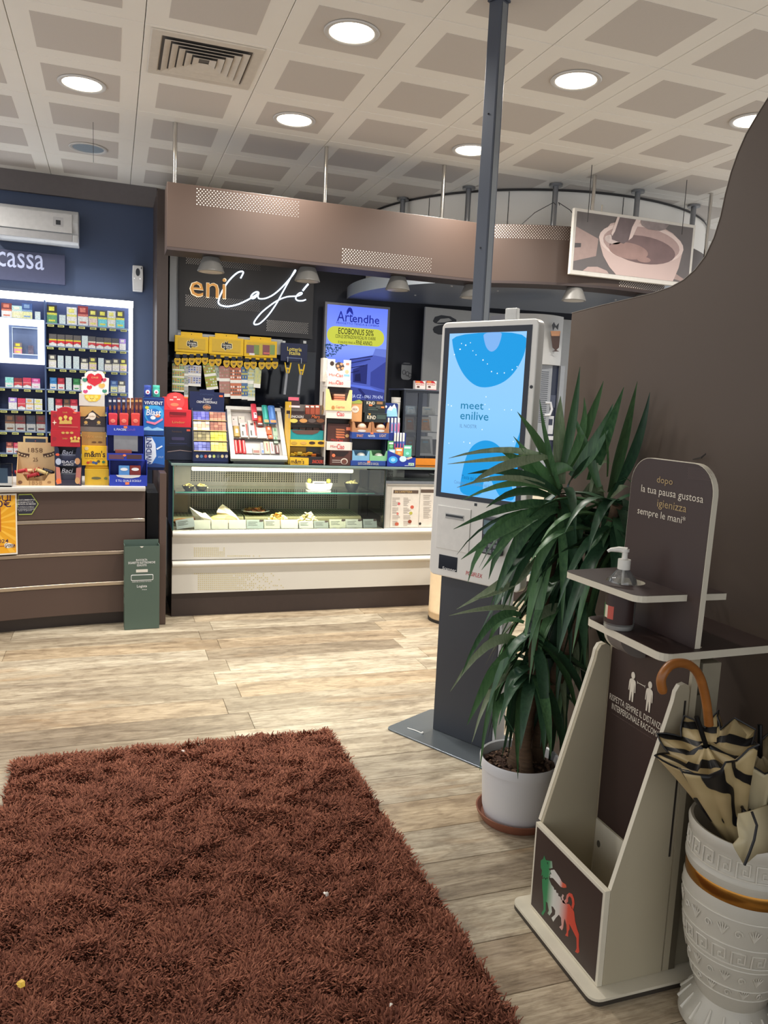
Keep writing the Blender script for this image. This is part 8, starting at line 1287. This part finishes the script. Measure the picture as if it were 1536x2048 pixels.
def on_urn(a, z, off=.0016): r_ = rad(z)+off; return (UX_+r_*math.cos(a), UY_+r_*math.sin(a), z)
def key_band(z0, h, n):
    b = B(); cell = [(0,0),(0,1),(.8,1),(.8,.3),(.4,.3),(.4,.62),(.58,.62)]
    for k in range(n):
        a0_ = 2*PI*k/n; da = 2*PI/n; P = [on_urn(a0_+da*(u*.82+.05), z0+h*v_) for u, v_ in cell]
        Q = []
        for p, q_ in zip(P, P[1:]): Q += [Vector(p), Vector(p).lerp(Vector(q_), .5)]
        Q.append(Vector(P[-1])); b.tube(Q, .0022, 5)
        b.tube([on_urn(a0_+da*.05, z0), on_urn(a0_+da*.55, z0), on_urn(a0_+da*1.05, z0)], .0022, 5)
    b.mk('greek_key_relief', CERD, ur, smooth=True)
key_band(.455, .040, 20); key_band(.232, .036, 18)
for z in (.22, .282, .16, .352, .13): b = B(); b.tube([on_urn(2*PI*k/48, z, .0008) for k in range(49)], .0022, 5, caps=False); b.mk('relief_ring', CERD, ur, smooth=True)
for z, n, s_ in ((.318, 12, 1), (.19, 10, .9), (.145, 9, .8)):
    b = B()
    for k in range(n):
        a = 2*PI*k/n
        for q_ in (-2, -1, 0, 1, 2): b.tube([on_urn(a, z-.012*s_), on_urn(a+q_*.028, z+.004*s_), on_urn(a+q_*.05, z+(.020-.003*abs(q_))*s_)], [.0012, .002, .0012], 5)
        b.tube([on_urn(a+PI/n + .075*math.cos(t_)*(1-t_/9), z+.012*math.sin(t_)*(1-t_/9)) for t_ in [i*.7 for i in range(11)]], .0017, 5)
    b.mk('palmette_relief', CERD, ur, smooth=True)
b = B()
for k in range(18): a = 2*PI*k/18; b.tube([(UX_+.09*math.cos(a), UY_+.09*math.sin(a), .068), (UX_+.106*math.cos(a), UY_+.106*math.sin(a), .044), (UX_+.1165*math.cos(a), UY_+.1165*math.sin(a), .026)], [.002, .004, .006], 6)
b.mk('foot_flutes', CERD, ur, smooth=True)
def fabric(nm, zebra, base=(176, 154, 108)):
    m, nt, b = nodemat(nm); tcn = nt.nodes.new('ShaderNodeTexCoord'); n = nt.nodes.new('ShaderNodeTexNoise'); n.inputs['Scale'].default_value = 6; wv = nt.nodes.new('ShaderNodeTexWave'); wv.inputs['Scale'].default_value = 9 if zebra else 3; wv.inputs['Distortion'].default_value = 4.5; wv.inputs['Detail'].default_value = 1.2; wv.bands_direction = 'DIAGONAL'
    nt.links.new(tcn.outputs['Object'], wv.inputs[0]); r = ramp(nt, [(0, (18, 16, 16)), (.30, (18, 16, 16)), (.36, base), (1, tuple(min(255, v+18) for v in base))] if zebra else [(0, base), (1, tuple(min(255, v+14) for v in base))]); nt.links.new(wv.outputs['Fac'], r.inputs[0]); nt.links.new(r.outputs[0], b.inputs['Base Color']); b.inputs['Roughness'].default_value = .45; return m
M('rib_black', (20, 20, 22), .4, .5)
def umbrella(lab, tip, top, r_top, mat, trim, sd, handle=None, rib=8, crook=None):
    tip, top = Vector(tip), Vector(top); ax = (top-tip); L2 = ax.length; ax.normalize(); u = ax.orthogonal().normalized(); v_ = ax.cross(u); rg = random.Random(sd); o = T('umbrella', lab, 'umbrella', tuple(tip), 'umbrellas in the ceramic stand'); n = rib*6; rows = 16; vs = []
    ph = [rg.uniform(-.25, .25) for _ in range(rib)]
    for j in range(rows+1):
        t_ = j/rows
        for i in range(n):
            a = 2*PI*i/n; k = i % 6; g = abs(k-3)/3; lo_ = ph[(i//6) % rib]; r_ = (.008 + r_top*t_**1.15)*(1 + (.30*g-.22)*min(1, t_*2.2) + lo_*t_); s_ = L2*t_ - .03*t_*t_*(1-g) - .06*lo_*t_*t_ ; tw = a + .5*t_
            p = tip + ax*s_ + (u*math.cos(tw) + v_*math.sin(tw))*r_; vs.append(tuple(p))
    fs = [(j*n+i, j*n+(i+1) % n, (j+1)*n+(i+1) % n, (j+1)*n+i) for j in range(rows) for i in range(n)]
    vs += [tuple(Vector(p).lerp(top - ax*.07, .5) - ax*.02) for p in vs[rows*n:(rows+1)*n]]; vs += [tuple(Vector(p).lerp(top - ax*.03, .9)) for p in vs[rows*n:(rows+1)*n]]; fs += [(j*n+i, j*n+(i+1) % n, (j+1)*n+(i+1) % n, (j+1)*n+i) for j in (rows, rows+1) for i in range(n)]
    b = B(); b.add(vs, fs); b.mk('canopy', mat, o, smooth='all')
    b = B(); P = [Vector(vs[rows*n+i]) for i in range(n)] + [Vector(vs[rows*n])]; b.tube(P, .0024, 5, caps=False); b.mk('black_hem', trim, o, smooth=True)
    b = B(); b.cyl(tip - ax*.03, top + ax*.05, .006, 8); b.mk('shaft', M('rib_black'), o, smooth=True)
    if crook: b = B(); b.tube(crook, [.011]*(len(crook)-1)+[.009], 10); b.mk('crook_handle', M('cane_wood', (150, 92, 40), .35, var=.12, scale=14, stretch=(1, 1, 6)), o, smooth=True)
    return o
BKF = M('hem_black', (16, 15, 16), .5)
ck = [at(x, y, Y=yy) for x, y, yy in ((1418, 1450, 1.43), (1412, 1400, 1.43), (1400, 1355, 1.43), (1383, 1333, 1.425), (1362, 1326, 1.42), (1342, 1330, 1.415), (1328, 1345, 1.41), (1322, 1362, 1.41), (1326, 1385, 1.41))]
cks = []
for i in range(len(ck)-1):
    p0, p1, p2, p3 = ck[max(i-1,0)], ck[i], ck[i+1], ck[min(i+2,len(ck)-1)]
    for k in range(4): t_ = k/4; cks.append(.5*((2*p1)+(p2-p0)*t_+(2*p0-5*p1+4*p2-p3)*t_**2+(3*p1-p0-3*p2+p3)*t_**3))
cks.append(ck[-1])
umbrella('folded tan and black striped umbrella with a curved wooden crook handle', (1.487, 1.385, .40), at(1405, 1470, Y=1.42), .092, fabric('tiger_fabric', True), BKF, 5, crook=cks)
umbrella('folded plain beige umbrella with black hem at the right edge of the stand', (1.50, 1.36, .43), at(1520, 1490, Y=1.40), .085, fabric('beige_fabric', False, (182, 168, 132)), BKF, 9)
umbrella('folded black umbrella deep in the ceramic stand, mostly hidden', (1.47, 1.385, .44), (1.452, 1.362, .62), .05, fabric('black_fabric', False, (20, 20, 22)), BKF, 3)
# draped beige flap hanging over the rim
b = B(); P = [at(*cp(25, x, y), Y=yy) for x, y, yy in ((540,900,1.27),(610,885,1.25),(701,850,1.25),(720,1000,1.235),(701,1110,1.228),(640,1120,1.226),(572,1180,1.222),(520,1090,1.232),(512,1070,1.235),(545,1030,1.24),(535,960,1.25))]
cpt = sum(P, Vector())/len(P) + Vector((-.004, -.012, 0)); n = len(P); b.add(P + [cpt] + [p + Vector((.001, .004, 0)) for p in P] + [cpt + Vector((.001, .004, 0))], [(i, (i+1) % n, n) for i in range(n)] + [((i+1) % n+n+1, i+n+1, 2*n+1) for i in range(n)] + [(i, i+n+1, (i+1) % n+n+1, (i+1) % n) for i in range(n)])
uf = T('umbrella_sleeve', 'loose beige umbrella cloth with a black seam hanging over the stand rim', 'cloth', tuple(P[6])); b.mk('cloth', MATS['beige_fabric'], uf, smooth='all')
b = B(); b.tube([at(*cp(25, x, y), Y=yy) for x, y, yy in ((612, 885, 1.236), (640, 960, 1.222), (625, 1040, 1.214), (600, 1110, 1.212), (572, 1178, 1.214))], .003, 5); b.mk('black_seam', BKF, uf, smooth=True)
wb = T('brown_board', 'brown board with a black edge at the lower right corner', 'board', (1.56, 1.10, 0)); B().box(1.535, 1.74, 1.135, 1.15, .001, .42).mk('panel', M('board_brown', (104, 66, 40), .5, var=.12, scale=10), wb); B().box(1.515, 1.5345, 1.13, 1.152, .001, .47).mk('black_edge', M('hem_black'), wb)
# curled brown ribbon on the partition
b = B(); a, c2, d_ = at(1385, 920, X=1.742), at(1402, 917, X=1.725), at(1411, 909, X=1.735); b.add([a, c2, d_, d_+Vector((0,0,.004)), c2+Vector((0,0,.006)), a+Vector((0,0,.003)), a+Vector((.002,0,0)), c2+Vector((.002,0,0)), d_+Vector((.002,0,0)), d_+Vector((.002,0,.004)), c2+Vector((.002,0,.006)), a+Vector((.002,0,.003))], [(0,1,4,5),(1,2,3,4),(6,11,10,7),(7,10,9,8),(0,6,7,1),(1,7,8,2),(5,4,10,11),(4,3,9,10)]); tag(b.mk('curled_strip', M('strip_dark', (48, 40, 36), .6), origin=tuple(a)), 'small curled dark strip peeling off the partition above the stand sign', 'strip')

# ================================================================== SHAG RUG
rg_ = T('shag_rug', 'large reddish-brown shaggy rug on the plank floor', 'rug', (.285, 2.0, 0)); RX0, RX1, RY0, RY1 = -.375, .94, .55, 3.285
B().box(RX0+.01, RX1-.01, RY0+.01, RY1-.01, .0008, .009).mk('backing', M('rug_back', (74, 44, 36), .95, var=.2, scale=60), rg_)
def rug_mat():
    m, nt, b = nodemat('rug_pile'); L = nt.links.new; at_ = nt.nodes.new('ShaderNodeAttribute'); at_.attribute_name = 'tone'; tcn = nt.nodes.new('ShaderNodeTexCoord'); n = nt.nodes.new('ShaderNodeTexNoise'); n.inputs['Scale'].default_value = 5; n.inputs['Detail'].default_value = 3; L(tcn.outputs['Object'], n.inputs[0])
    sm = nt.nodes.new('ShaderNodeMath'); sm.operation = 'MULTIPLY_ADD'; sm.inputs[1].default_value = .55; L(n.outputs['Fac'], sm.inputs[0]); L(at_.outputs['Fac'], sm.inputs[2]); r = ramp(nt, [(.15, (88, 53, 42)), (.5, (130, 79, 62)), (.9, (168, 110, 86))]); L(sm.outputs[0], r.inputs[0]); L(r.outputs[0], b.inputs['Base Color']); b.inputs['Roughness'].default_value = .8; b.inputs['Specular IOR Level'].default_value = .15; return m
N = 150000; Rg = np.random.default_rng(3); x = Rg.uniform(RX0, RX1, N); y = RY0+.75 + (RY1-RY0-.75)*Rg.uniform(0, 1, N)**1.15
near = (x > RX0) ; th = Rg.uniform(0, 2*PI, N) ; cl_ = np.sin(x*23+np.sin(y*17)*2)+np.sin(y*31+np.sin(x*13)*2.3); th = np.where(Rg.uniform(size=N) < .65, cl_*1.6+1.1+Rg.normal(0, .6, N), th)
ln = Rg.uniform(.020, .040, N); lean = Rg.uniform(.35, 1.15, N); hw = Rg.uniform(.0017, .0030, N); z0 = np.full(N, .008); bump = .003*np.sin(y*30+np.sin(x*11+y*7)*3)+.003*np.sin(x*27+np.sin(y*19)*3)
dx, dy = np.cos(th), np.sin(th); V = np.empty((N, 6, 3)); sx, sy = -dy*hw, dx*hw
for k, (f, c_) in enumerate(((0, 0), (.55, 1), (1, 2))):
    px_ = x + dx*ln*np.sin(lean)*f*(.6+.4*f); py_ = y + dy*ln*np.sin(lean)*f*(.6+.4*f); pz = z0 + bump*(f > 0) + ln*np.cos(lean)*(f - .35*f*f) + .003*f; tw = .5+.5*(k < 2)
    tz = Rg.normal(0, .0006, N)
    V[:, 2*k, 0] = px_-sx*tw; V[:, 2*k, 1] = py_-sy*tw; V[:, 2*k, 2] = np.maximum(pz-tz, .0015); V[:, 2*k+1, 0] = px_+sx*tw; V[:, 2*k+1, 1] = py_+sy*tw; V[:, 2*k+1, 2] = np.maximum(pz+tz, .0015)
V[:, :, 0] -= .285; V[:, :, 1] -= 2.0
me = bpy.data.meshes.new('pile'); me.vertices.add(N*6); me.vertices.foreach_set('co', V.reshape(-1)); q = np.array([[0,1,3,2],[2,3,5,4]]); F_ = (np.arange(N)[:, None, None]*6 + q[None]).reshape(-1, 4)
me.loops.add(F_.size); me.loops.foreach_set('vertex_index', F_.reshape(-1).astype(np.int32)); me.polygons.add(len(F_)); me.polygons.foreach_set('loop_start', (np.arange(len(F_))*4).astype(np.int32)); me.update(calc_edges=True)
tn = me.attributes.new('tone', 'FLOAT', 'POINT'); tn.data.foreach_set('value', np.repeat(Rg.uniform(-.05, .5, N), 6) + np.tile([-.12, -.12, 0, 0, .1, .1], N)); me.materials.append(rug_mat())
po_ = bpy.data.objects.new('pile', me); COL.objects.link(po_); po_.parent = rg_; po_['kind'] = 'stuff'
for i, (px_, yy, cl, lab, s_) in enumerate(((42, 1970, (226, 186, 70), 'crumpled gold sweet wrapper on the rug near the left edge', .011), (652, 1788, (226, 220, 210), 'tiny white paper scrap in the middle of the rug', .007), (366, 1503, (206, 190, 180), 'pale scrap near the far edge of the rug', .008), (782, 2010, (220, 214, 200), 'tiny white crumb near the lower edge of the rug', .004))):
    p = at(px_, yy, Z=.036); o = T('litter_scrap', lab, 'litter', (p.x, p.y, .032), 'scraps on the rug'); pile(o, 'scrap', (p.x, p.y, .036), s_*.6, s_*.6, .004, 3, [pm(*cl)], s_, 40+i, kind=None, flat=.6)
